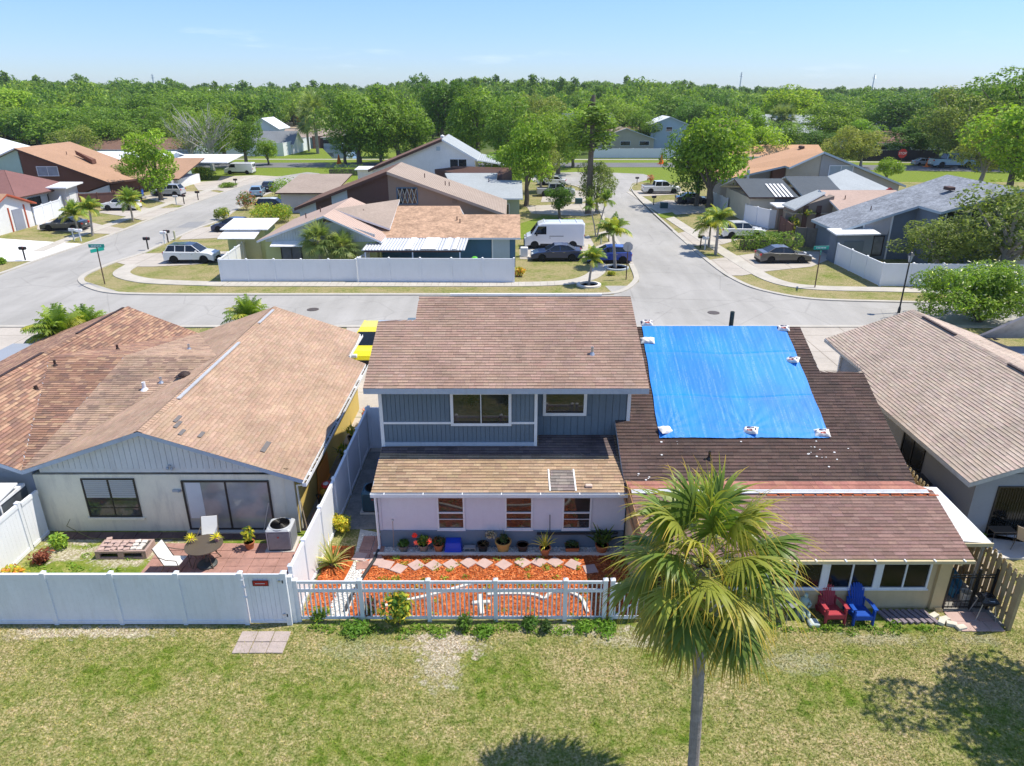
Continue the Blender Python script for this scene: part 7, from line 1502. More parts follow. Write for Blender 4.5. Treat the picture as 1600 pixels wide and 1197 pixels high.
def car(kind, label, p, rz, pm, roofm=None, rim=RIM, cat=None):
    K = CARS[kind]; t = thing({'sedan':'parked_sedan','suv':'parked_suv','van':'cargo_van','oldvan':'cargo_van','pickup':'pickup_truck','hatch':'parked_hatchback'}[kind], label, cat or {'sedan':'car','suv':'car','van':'van','oldvan':'van','pickup':'pickup truck','hatch':'car'}[kind], (p[0],p[1],.035), rz)
    W = K['W']; prof = list(K['low']); bz = K['base']; wr = K['wr']+.06
    bot = [(prof[-1][0],bz)]
    for wx in sorted(K['wh'], reverse=True):
        for k in range(9): a = pi*k/8; bot.append((wx+wr*cos(a), max(bz, K['wr']+wr*sin(a)*1.0)))
    bot.append((prof[0][0],bz)); P = prof+bot
    q = MB(); n = len(P); cx = sum(x for x,z in P)/n; cz = bz+(K['H']*.5-bz)*.8
    def lay(y, s, sz): return [(cx+(x-cx)*s, y, bz+(z-bz)*sz) for x,z in P]
    LY = [(-W/2,.965,.93),(-W/2+.05,.99,.97),(-W/2+.16,1,1),(W/2-.16,1,1),(W/2-.05,.99,.97),(W/2,.965,.93)]
    pts = []; 
    for y,s,sz in LY: pts += lay(y,s,sz)
    F = [tuple(range(n)), tuple(range(6*n-1,5*n-1,-1))]
    for k in range(5): F += [(k*n+i,(k+1)*n+i,(k+1)*n+(i+1)%n,k*n+(i+1)%n) for i in range(n)]
    q.mesh(pts,F); q.build('body', pm, t, world=False)
    def tb(gl, ti, grow=0):
        z0 = min(z for x,z in gl); z1 = max(z for x,z in gl); A = []; 
        for s in (-1,1): A += [(x, s*(W/2-.07+grow-(ti+.05)*(z-z0)/(z1-z0)), z) for x,z in gl]
        return A
    if K['gh']:
        gl = K['gh']; m = len(gl); A = tb(gl, K['ti']); q = MB(); q.mesh(A,[tuple(range(m)),tuple(range(2*m-1,m-1,-1))]+[(i,m+i,m+(i+1)%m,(i+1)%m) for i in range(m)]); q.build('windows', CARGLASS, t, world=False)
        top = gl[2:]; q = MB(); ys = W/2-.07-K['ti']-.03
        r = [(x,z) for x,z in top]; 
        for a,c in zip(r,r[1:]): q.mesh([(a[0],-ys,a[1]+.012),(c[0],-ys,c[1]+.012),(c[0],ys,c[1]+.012),(a[0],ys,a[1]+.012),(a[0],-ys,a[1]-.03),(c[0],-ys,c[1]-.03),(c[0],ys,c[1]-.03),(a[0],ys,a[1]-.03)],[(0,1,2,3),(0,4,5,1),(2,6,7,3),(1,5,6,2),(3,7,4,0)])
        q.build('roof_panel', roofm or pm, t, world=False)
        z0 = gl[1][1]; z1 = max(z for x,z in gl)
        for s in (-1,1):
            q = MB(); Y = lambda z: s*(W/2-.065-(K['ti']+.05)*(z-z0)/(z1-z0))
            q.bar((gl[1][0]-.02,Y(gl[1][1]),gl[1][1]),(gl[2][0],Y(gl[2][1]),gl[2][1]),.06,.05); q.bar((gl[0][0]+.05,Y(gl[0][1]),gl[0][1]),(gl[-1][0],Y(gl[-1][1]),gl[-1][1]),.12,.05)
            for px__ in K['pill']: q.bar((px__,Y(z0),z0),(px__+.03,Y(z1-.04),z1-.04),.07,.03)
            q.bar((gl[2][0],Y(gl[2][1]),gl[2][1]),(gl[-1][0],Y(gl[-1][1]),gl[-1][1]+.01),.06,.05); q.build('pillars', pm, t, world=False)
    else:
        ys = W/2+.004; x1 = 1.55 if kind == 'van' else 1.25; hx = 2.25 if kind == 'van' else 1.82; zt = 2.2 if kind == 'van' else 1.82; zb = 1.42 if kind == 'van' else 1.25
        q = MB(); q.face([(hx+.0,-W/2+.2,zb+.03),(hx,W/2-.2,zb+.03),(x1+.12,W/2-.26,zt+.1),(x1+.12,-W/2+.26,zt+.1)]); q.M = None
        for v in range(4): pass
        q = MB(); dx = .02; q.prism([(hx+dx,-W/2+.16,zb+.04),(hx+dx,W/2-.16,zb+.04),(x1+.10,W/2-.22,zt+.09),(x1+.10,-W/2+.22,zt+.09)],(.035,0,.03)); q.build('windscreen', CARGLASS, t, world=False)
        for s in (-1,1): q = MB(); q.prism([(x1-.75,s*ys*.985,zb),(hx-.22,s*ys*.985,zb),(x1+.05,s*ys*.985,zt),(x1-.75,s*ys*.985,zt)],(0,s*.02,0)); q.build('side_window', CARGLASS, t, world=False)
        for s in (-1,1): q = MB(); q.box(-3.015 if kind=='van' else -2.715,-3.0 if kind=='van' else -2.7,s*.12,s*.72,1.35,1.85) if kind != 'van' else q.box(-.9,.5,s*(W/2-.005),s*(W/2+.012),1.22,1.27); q.build('rear_window' if kind != 'van' else 'slide_rail', CARGLASS if kind != 'van' else PLA, t, world=False)
        q = MB(); q.box(-1.4,1.4,-W/2-.004,W/2+.004,.36,.50); q.build('side_moulding', PLA, t, world=False)
        if kind == 'van':
            q = MB(); q.bbox(2.45,3.02,-.98,.98,.3,.78,.06); q.build('front_bumper', PLA, t, world=False)
            for x in (-2.2,-.6,1.0): q = MB(); q.bar((x,-.85,2.60),(x,.85,2.60),.05,.06); q.tube((x,-.85,2.5),(x,-.85,2.62),.03,.03,6); q.tube((x,.85,2.5),(x,.85,2.62),.03,.03,6); q.build('roof_bar', TRIM, t, world=False)
    if kind == 'pickup': q = MB(); q.box(-2.72,-1.25,-.82,.82,1.17,1.19); q.build('bed', PLA, t, world=False)
    hl = K['L']/2
    for s in (-1,1):
        q = MB(); zz = {'van':1.0,'oldvan':.85,'pickup':.9,'suv':.82}.get(kind,.66); q.bbox(hl-.22,hl-.015,s*(W/2-.30)-.2,s*(W/2-.30)+.2,zz-.1,zz+.06,.03); q.build('headlight', HL, t, world=False)
        q = MB(); zr = {'van':1.3,'oldvan':1.0,'pickup':1.0,'suv':.95}.get(kind,.78); q.bbox(-hl-.01,-hl+.20,s*(W/2-.2)-.16,s*(W/2-.2)+.16,zr-.1,zr+.1,.03); q.build('taillight', TLR, t, world=False)
        if K['gh']: q = MB(); mx = K['gh'][1][0]-.35; mz = K['gh'][1][1]+.08; q.bbox(mx-.08,mx+.08,s*(W/2+.08)-.09,s*(W/2+.08)+.09,mz-.06,mz+.08,.03); q.build('mirror', pm, t, world=False)
        else: q = MB(); mx = 1.75 if kind == 'van' else 1.45; q.bbox(mx-.07,mx+.07,s*(W/2+.13)-.11,s*(W/2+.13)+.11,1.3,1.62,.03); q.build('mirror', PLA, t, world=False)
        for hx_ in ((-.75,.25) if K['gh'] else (.35,)): q = MB(); q.box(hx_,hx_+.17,s*(W/2)-.012,s*(W/2)+.012,.80 if K['gh'] else 1.05,.83 if K['gh'] else 1.08); q.build('door_handle', CH if kind != 'van' else PLA, t, world=False)
    q = MB(); q.box(-hl+.01,hl-.01,-W/2+.12,W/2-.12,bz-.06,bz+.12); q.build('underbody', PLA, t, world=False)
    q = MB(); q.bbox(hl-.10,hl+.01,-.45,.45,bz+.12,bz+.32,.02); q.build('grille', PLA, t, world=False)
    q = MB(); q.box(-hl-.015,-hl+.03,-.16,.16,.55,.66); q.build('licence_plate', PLATE, t, world=False)
    for wx in K['wh']:
        for s in (-1,1):
            r = K['wr']; y = s*(W/2-.13)
            w = MB(); w.lathe([(r*.62,y-.11),(r*.94,y-.11),(r,y-.07),(r,y+.07),(r*.94,y+.11),(r*.62,y+.11)],(wx,0,r),18,axis='Y'); w = w.build('wheel', RUBBER, t, world=False)
            q = MB(); yo = y+s*.10
            for k in range(5):
                a = k*2*pi/5; q.mesh([(wx+cos(a-.28)*r*.2,yo,r+sin(a-.28)*r*.2),(wx+cos(a+.28)*r*.2,yo,r+sin(a+.28)*r*.2),(wx+cos(a+.2)*r*.62,yo-s*.02,r+sin(a+.2)*r*.62),(wx+cos(a-.2)*r*.62,yo-s*.02,r+sin(a-.2)*r*.62)],[(0,1,2,3)])
            q.lathe([(.001,yo+s*.005),(r*.24,yo+s*.003)],(wx,0,r),10,axis='Y'); q.lathe([(r*.55,yo),(r*.64,yo+.002)],(wx,0,r),16,axis='Y'); o = q.build('rim', rim, None, world=False); adopt(o, w)
    return t
WHP = paint('white',(.78,.79,.80)); NAVY = paint('navy',(.012,.03,.10)); GRAPH = paint('graphite',(.09,.085,.085)); SILV = paint('silver',(.42,.44,.46)); BLKP = paint('black',(.012,.014,.018)); BRBL = paint('bright_blue',(.01,.05,.33)); DGR = paint('dark_slate',(.045,.05,.06)); YELP = paint('yellow',(.80,.68,.01)); LTB = paint('pale_blue',(.25,.38,.5))
car('suv','white suv with a black roof parked on the corner driveway by the white fence',(-29.34, 64.72),.03,WHP,BLKP,RIMB)
car('sedan','dark grey sedan behind the clump of small palms at the left',(-50.49, 80.95),pi+.03,DGR)
car('suv','white suv parked in front of the brown wooden fence on the left',(-51.43, 95.36),pi+.02,WHP)
car('suv','silver suv under the bright green tree on the left street',(-51.3, 108.88),pi,SILV)
car('oldvan','white panel van at the far end of the left street',(-51.11, 138.7),pi,WHP)
car('sedan','black sedan parked nose in at the far end of the left street',(-38.12, 114.73),pi/2+.2,BLKP)
car('hatch','pale blue car beside the black sedan on the left street',(-37.99, 108.88),pi/2+.2,LTB)
car('hatch','navy hatchback half hidden behind the lime green shed',(-31.37, 80.16),pi,NAVY)
car('suv','white roofed car among the yellow green shrubs by the brown house',(-30.91, 94.29),0,BLKP,WHP)
car('van','tall white cargo van parked beside the orange roofed house',(4.19, 71.36),pi,WHP)
car('sedan','dark blue sedan in front of the white cargo van',(4.12, 65.66),pi+.01,NAVY)
car('hatch','bright blue hatchback behind the small palm on the corner lot',(8.84, 64.72),pi,BRBL)
car('sedan','white sedan at the far end of the right street',(6.61, 122.08),pi*.96,WHP)
car('pickup','grey pickup hidden by trees on the right street',(6.51, 108.88),0,SILV)
car('pickup','white pickup beside the big tree on the right street',(22.75, 111.73),0.02,WHP)
car('sedan','dark sedan in the shade under the big tree',(25.16, 101.09),0,DGR)
car('suv','white suv behind the clipped hedge on the right',(24.58, 76.41),0.02,WHP)
car('sedan','grey brown sedan in front of the clipped hedge on the right',(24.86, 64.72),.02,GRAPH)
car('suv','bright yellow suv on the driveway behind the main house',(-8.25,39.6),-pi/2,YELP)
car('sedan','silver sedan on the main road at the upper right',(86.41, 155.32),0,SILV)
car('sedan','black car at the end of the blue grey driveway at the left edge',(-27.0,39.5),pi/2,BLKP)
t = car('pickup','pale blue flatbed tow truck on the main road at the upper right',(89.39, 150.66),0,LTB); t.scale = (1.5,1.3,1.5); t['label'] = 'pale blue tow truck on the main road at the upper right'; t['category'] = 'truck'
t = thing('dump_truck','black and orange dump truck with a white cab on the clearing at upper left','truck',(*(-99.04, 338.64),0))
MB().bbox(-6,3,-1.6,1.6,1.4,4.4,.3).build('dump_body', BLKP, t, world=False); MB().bbox(3.1,5.0,-1.5,1.5,1.2,4.0,.3).build('orange_box', paint('orange',(.5,.10,.02)), t, world=False); MB().bbox(5.1,8.0,-1.4,1.4,1.0,3.6,.5).build('cab', WHP, t, world=False); MB().box(7.6,8.05,-1.2,1.2,2.3,3.2).build('windscreen', CARGLASS, t, world=False)
for x in (-4.5,-3,3.5,6.5):
    for s in (-1,1): MB().lathe([(.001,s*1.3-.2),(.6,s*1.3-.2),(.6,s*1.3+.2),(.001,s*1.3+.2)],(x,0,.6),14,axis='Y').build('wheel', RUBBER, t, world=False)

# ================================================================ STREET FURNITURE
POST = mat('brown_sign_post',(.10,.06,.045),.7,.3,.1); SIGNG = mat('green_street_sign',(.01,.30,.24),.4,.4,.05)
def text(name, s, loc, size, m, parent, rx=pi/2, rz=0, font_ext=.004, align='CENTER'):
    c = bpy.data.curves.new(name,'FONT'); c.body = s; c.size = size; c.extrude = font_ext; c.align_x = align; c.align_y = 'CENTER'; c.resolution_u = 3
    o = bpy.data.objects.new(name, c); COL.objects.link(o); dg = bpy.context.evaluated_depsgraph_get(); me = bpy.data.meshes.new_from_object(o.evaluated_get(dg)); bpy.data.objects.remove(o)
    me.materials.clear(); me.materials.append(m); o = bpy.data.objects.new(name, me); COL.objects.link(o); o.location = loc; o.rotation_euler = (rx,0,rz); adopt(o, parent); return o
def street_sign(label, p, h=2.9, rz=0):
    t = thing('street_sign', label, 'street sign', (p[0],p[1],0), rz, 'green street name signs'); MB().tube((0,0,0),(.0,0,h),.045,.045,8).build('pole', POST, t, world=False)
    a = MB(); a.bbox(-.62,.62,-.018,.018,h-.02,h+.26,.008); a.build('name_blade', SIGNG, t, world=False)
    a = MB(); a.M = Matrix.Rotation(1.1,4,'Z'); a.bbox(-.6,.6,-.018,.018,h-.34,h-.07,.008); a.build('name_blade', SIGNG, t, world=False)
    q = MB()
    for k in range(7): q.box(-.42+k*.12,-.42+k*.12+.07,-.024,-.018,h+.07,h+.17)
    q.build('lettering_strokes', TRIM, t, world=False, kind='stuff'); return t
street_sign('green street name sign on a brown pole at the left street corner', (-33.15, 56.55), 3.0, .05)
street_sign('green street name sign on the grass at the right street corner', (24.17, 55.34), 3.1, .1)
def octagon(r): return [(r*cos(pi/8+k*pi/4), 0, r*sin(pi/8+k*pi/4)) for k in range(8)]
t = thing('stop_sign','back of a grey stop sign on a brown pole at the corner island','stop sign',(*(9.5, 58.03),0),-.25); MB().tube((0,.03,0),(0,.03,2.9),.045,.045,8).build('pole', POST, t, world=False); MB().prism([(x,-.01,z+2.75) for x,y,z in octagon(.42)],(0,.012,0)).build('sign_back', mat('bare_aluminium_sign',(.40,.40,.42),.5,.4,.05,metal=.3), t, world=False)
t = thing('stop_sign','red stop sign beside the main road at the upper right','stop sign',(*(72.8, 138.7),0),0); MB().tube((0,.05,0),(0,.05,4.2),.07,.07,8).build('pole', POST, t, world=False); MB().prism([(x*1.9,-.01,z*1.9+3.7) for x,y,z in octagon(.45)],(0,.03,0)).build('sign_face', mat('stop_red',(.55,.02,.02),.4,.4,.05), t, world=False); text('lettering','STOP',(0,-.02,3.7),.62,TRIM,t)
t = thing('street_lamp','black post lamp with a lantern head behind the tan roof peak','street lamp',(*(27.41, 48.46),0),.0)
q = MB(); q.lathe([(.10,0),(.10,.3),(.055,.5),(.05,3.6),(.07,3.65)],(0,0,0),12); q.build('pole', mat('dark_bronze_lamp',(.03,.035,.04),.4,.4,.1,world=False), t, world=False)
q = MB(); q.lathe([(.10,3.65),(.20,4.1),(.22,4.12)],(0,0,0),6); l = q.build('lantern', glassmat('lantern_glass',(.35,.38,.4),.1,.1), t, world=False); q = MB(); q.lathe([(.26,4.12),(.10,4.30),(.02,4.36),(.02,4.46),(.001,4.47)],(0,0,0),6)
for k in range(6): a = k*pi/3; q.bar((.10*cos(a),.10*sin(a),3.65),(.215*cos(a),.215*sin(a),4.12),.02,.02)
q.build('lantern_cap', mat('dark_bronze_lamp',(.03,.035,.04)), t, world=False)
def mailbox(label, p, rz=0, m=BLACK, pm=None, h=1.05):
    t = thing('mailbox', label, 'mailbox', (p[0],p[1],0), rz, 'kerbside mailboxes'); MB().box(-.05,.05,-.05,.05,0,h).build('post', pm or m, t, world=False)
    q = MB(); P = [(-.13,0),(.13,0),(.13,.14)]+[(.13*cos(a),.14+.10*sin(a)) for a in (.5,1.05,1.57,2.09,2.64)]+[(-.13,.14)]; q.prism([(-.30,x,h+z) for x,z in P],(.60,0,0)); q.build('box', m, t, world=False)
    MB().box(-.28,.28,-.11,.11,h-.05,h-.001).build('bracket', pm or m, t, world=False); MB().box(.1,.12,-.15,-.135,h+.1,h+.32).build('flag', mat('flag_red',(.5,.03,.02),.5,.3,.05), t, world=False); return t
mailbox('black mailbox on the grass strip at the left edge by the white driveway',(-45.12, 65.25)); mailbox('black mailbox on the verge above the white suv roof',(-35.88, 69.82)); mailbox('dark mailbox near the grey patch of the left street',(-35.63, 73.64)); mailbox('pale mailbox next to the dark one near the grey patch',(-35.66, 72.98),0,TRIM)
mailbox('white mailbox, left one of the pair by the small palms',(-45.96, 74.66),0,mat('grey_mailbox',(.5,.53,.53),.5,.3,.05)); mailbox('white mailbox, right one of the pair by the small palms',(-45.03, 74.31),0,TRIM)
mailbox('black mailbox beside the bright green tree on the left street',(-45.42, 100.49)); mailbox('grey mailbox under the bright green tree on the left street',(-46.23, 99.89),0,mat('grey_mailbox',(.5,.53,.53))); mailbox('black mailbox by the white panel van',(-45.07, 119.53)); mailbox('dark mailbox by the driveway below the white panel van',(-44.99, 104.2))
mailbox('black mailbox in front of the slender palms on the corner lot',(10.06, 73.98)); mailbox('black mailbox on the verge right of the far right street',(20.81, 122.08)); mailbox('black mailbox beside the green utility box on the right street',(19.39, 99.31))
mailbox('black mailbox next to the white ones by the leaning palm',(18.8, 70.74)); mailbox('white mailbox by the leaning palm on the right street',(19.09, 70.12),0,TRIM)
def ubox(label,p,m,w=.5,h=.8): t = thing('utility_box',label,'utility box',(p[0],p[1],0)); MB().bbox(-w,w,-.3,.3,0,h,.04).build('cabinet',m,t,world=False); MB().box(-w-.1,w+.1,-.4,.4,0,.08).build('pad',CONC,t,world=False)
ubox('dark green utility cabinet on the verge by the right street',(20.23, 96.46),BING); ubox('small dark green utility box among the trees by the right street',(9.23, 100.49),BING)
ubox('white transformer box beside the corner of the steel blue house',(1.15, 66.9),M_WHMET,.35,.9)
def bollard(label,p,m): t = thing('utility_marker',label,'marker post',(p[0],p[1],0)); MB().tube((0,0,0),(0,0,.8),.10,.10,8).build('post',m,t,world=False); MB().lathe([(.13,.8),(.10,.95),(.001,.98)],(0,0,0),8).build('cap',m,t,world=False)
bollard('pale marker post on the verge by the corner driveway',(-35.5, 75.0),mat('pale_marker',(.5,.5,.35),.7,.3,.1)); bollard('cream marker post under the slender palms',(9.11, 72.65),mat('pale_marker',(.5,.5,.35)))
def cone(label,p,s=1.0): t = thing('traffic_cone',label,'traffic cone',(p[0],p[1],0)); t.scale=(s,s,s); MB().lathe([(.28,.05),(.05,1.0),(.001,1.02)],(0,0,0),10).build('cone',mat('cone_orange',(.75,.16,.01),.6,.3,.05),t,world=False); MB().box(-.35,.35,-.35,.35,0,.05).build('base',mat('cone_orange',(.75,.16,.01)),t,world=False); MB().lathe([(.20,.36),(.145,.60)],(0,0,0),10).build('reflective_band',TRIM,t,world=False)
cone('orange barrel cone on the far verge of the main road at left',(-37.07, 158.83),1.9); cone('orange cone by the main road near the right street',(31.85, 158.12),2.0); cone('orange cone beside the silver car on the main road',(85.4, 151.96),1.9)
wheelie_bin('dark blue wheeled bin in front of the brown fence on the left',(-55.08, 108.19),0,BINB,BINK,None); wheelie_bin('grey wheeled bin beside the dark bin on the left',(-56.52, 109.58),0,BINK,BINK,None)
for lab,p in (('red pot with a spiky plant by the white wall at the left',(-57.18, 83.83)),('red pot with a yellow green plant at the left wall',(-56.6, 85.57))):
    pot_plant(lab,p,.38,.6,mat('red_glaze_pot',(.4,.05,.03),.4,.4,.1),[strap_leaves(30,(0,0,.5),.9,.08,GRN+YEL,1,.8)],group=None)
for lab,x,y,h in (('stub of a post beyond the upper roof edge',-6.0,45.5,1.2),('short post left of the upper roof wing',-4.3,45.6,1.0)): 
    t = thing('bollard_post',lab,'post',(x,y,0)); MB().tube((0,0,0),(0,0,h),.06,.06,8).build('post',POST,t,world=False); MB().blob((0,0,h),.08).build('cap',POST,t,world=False)
t = thing('tree_guard_ring','low white stone ring around the corner palm','edging',(*(6.21, 56.14),0)); MB().lathe([(1.0,0),(1.0,.14),(.75,.16),(.75,0)],(0,0,0),20).build('ring', EDG, t, world=False)
t = thing('garden_mulch_ring','stone ring with flowers round the palm by the stop sign','edging',(*(9.26, 62.18),0)); MB().lathe([(1.1,0),(1.1,.12),(.9,.14),(.9,0)],(0,0,0),20).build('ring', mat('blue_grey_stone',(.4,.45,.5),.8,.2,.1), t, world=False)

# ================================================================ TREES AND PLANTS
BARK = mat('tree_bark', (.17,.14,.11), .95, .1, .3, 5, bump=.5, world=False); BARKP = mat('pale_bark', (.36,.32,.28), .95, .1, .25, 5, bump=.4, world=False)
C_OAK = [(.055,.10,.016),(.07,.12,.02),(.045,.085,.015),(.09,.14,.025)]
C_BRT = [(.11,.19,.02),(.15,.235,.025),(.085,.155,.018),(.17,.25,.03)]
C_DRK = [(.03,.065,.012),(.04,.08,.015),(.05,.095,.02)]
C_OLV = [(.13,.16,.045),(.10,.135,.04),(.17,.20,.065),(.08,.11,.03)]
C_PIN = [(.045,.085,.02),(.06,.10,.022),(.035,.07,.017)]
for _L,_k in ((C_OAK,1.5),(C_BRT,1.15),(C_DRK,1.5),(C_OLV,1.2),(C_PIN,1.6)): _L[:] = [tuple(x*_k for x in c) for c in _L]
def crown_cloud(R, h0, h1, n, size, cols, seed, lobes=16, lobe_r=.42, gaps=.0, flat=.8):
    rng = np.random.default_rng(seed); L = []; H = (h1-h0)/2; cz = (h0+h1)/2; cen = []
    for k in range(lobes):
        d = rng.normal(size=3); d /= np.linalg.norm(d); d[2] = d[2]*.9+.1; q = rng.uniform(.35,.92)
        c = (d[0]*R*q*(1-lobe_r*.35), d[1]*R*q*(1-lobe_r*.35), cz+d[2]*H*q*.85); lr = R*lobe_r*rng.uniform(.65,1.2)
        cen.append(c); tone = rng.uniform(.8,1.22)
        base = [tuple(np.array(c_)*tone) for c_ in cols]
        L.append(leaf_cloud(n//lobes, (lr,lr,lr*flat), c, base, size, rng, shell=.55, long=1.25))
    return joinV(L), cen
def tree_obj(name, R, H, trunk_h, cols, n, size, seed, bark=BARK, lobes=16, lobe_r=.42, limbs=7, tr=.035, leafm=None, base_h=None, bend=.05, bare=0):
    root = bpy.data.objects.new(name, None); COL.objects.link(root); rnd = random.Random(seed)
    (V,F,C), cen = crown_cloud(R, base_h if base_h is not None else trunk_h*.12, H, n, size, cols, seed, lobes, lobe_r)
    q = MB(); r0 = H*tr; pts = [(0,0,0)]; x=y=0
    for k in range(1,5): x += rnd.uniform(-1,1)*bend*H*.2; y += rnd.uniform(-1,1)*bend*H*.2; pts.append((x,y,trunk_h*k/4))
    q.path(pts, lambda u: r0*(1-.5*u), 8)
    for k in range(limbs):
        c = cen[k%len(cen)]; s_ = pts[rnd.choice((2,3,4))]; m_ = tuple((s_[i]*.55+c[i]*.45)+(rnd.uniform(-.3,.3) if i < 2 else .35*R*.3) for i in range(3)); q.path([s_,m_,c], lambda u: r0*(.38-.26*u), 5)
    for k in range(bare):
        a = rnd.uniform(0,6.28); s_ = pts[4]; e = (cos(a)*R*rnd.uniform(.5,.98),sin(a)*R*rnd.uniform(.5,.98),H*rnd.uniform(.6,.98)); m_ = tuple((s_[i]+e[i])/2+(rnd.uniform(-.5,.5)) for i in range(3))
        q.path([s_,m_,e], lambda u: r0*(.25-.2*u), 4)
        for j in range(3): q.path([m_,(m_[0]+rnd.uniform(-1.2,1.2),m_[1]+rnd.uniform(-1.2,1.2),m_[2]+rnd.uniform(.5,1.8))], r0*.07, 4)
    q.build('trunk', bark, root, world=False); tri_mesh('crown', V, F, leafm or LEAF, root, col=C)
    return root
PROTO = {}
def make_protos():
    S = dict(
     oak=lambda s: tree_obj('tree',5,10,3.2,C_OAK,7000,(.10,.20),s,lobes=22,lobe_r=.40),
     oak2=lambda s: tree_obj('tree',5,9,2.6,C_OAK+C_BRT[:1],7000,(.10,.20),s,lobes=26,lobe_r=.34),
     bright=lambda s: tree_obj('tree',4,9,3,C_BRT,6500,(.10,.19),s,lobes=22,lobe_r=.36),
     dark=lambda s: tree_obj('tree',4.5,11,3.5,C_DRK+C_OAK[:1],6500,(.11,.2),s,lobes=20,lobe_r=.38),
     olive=lambda s: tree_obj('tree',5,10,3,C_OLV,7500,(.09,.17),s,BARKP,lobes=30,lobe_r=.30,limbs=12),
     bare=lambda s: tree_obj('tree',5,10,3,C_OLV+C_OAK,2600,(.08,.15),s,mat('silvery_bark',(.42,.40,.38),.95,.1,.2,5,world=False),lobes=26,lobe_r=.26,limbs=16,bare=26),
     pine=lambda s: tree_obj('pine',1.9,16,15,C_PIN+C_OAK[:1],2600,(.09,.18),s,lobes=15,lobe_r=.55,limbs=12,tr=.014,base_h=6),
    )
    for k,f in S.items(): PROTO[k] = [f(11), f(23)]
    for k in PROTO:
        for o in PROTO[k]: o['used'] = 0
make_protos()
def clone_root(kind, var):
    o = PROTO[kind][var%2]
    if not o['used']: o['used'] = 1; return o
    return copy_tree(o)
BASE = dict(oak=(5,10),oak2=(5,9),bright=(4,9),dark=(4.5,11),olive=(5,10),bare=(5,10),pine=(1.9,16))
def put_tree(kind, label, p, width, height, var=0, cat='tree', group=None):
    o = clone_root(kind, var); R,H = BASE[kind]; o.name = kind+'_tree' if kind in ('oak','pine') else {'oak2':'oak_tree','bright':'bright_green_tree','dark':'dark_green_tree','olive':'olive_green_tree','bare':'sparse_tree'}[kind]
    o.location = (p[0],p[1],0); o.rotation_euler = (0,0,random.uniform(0,6.28)); o.scale = (width/2/R,width/2/R,height/H); setp(o,label,cat,group); return o
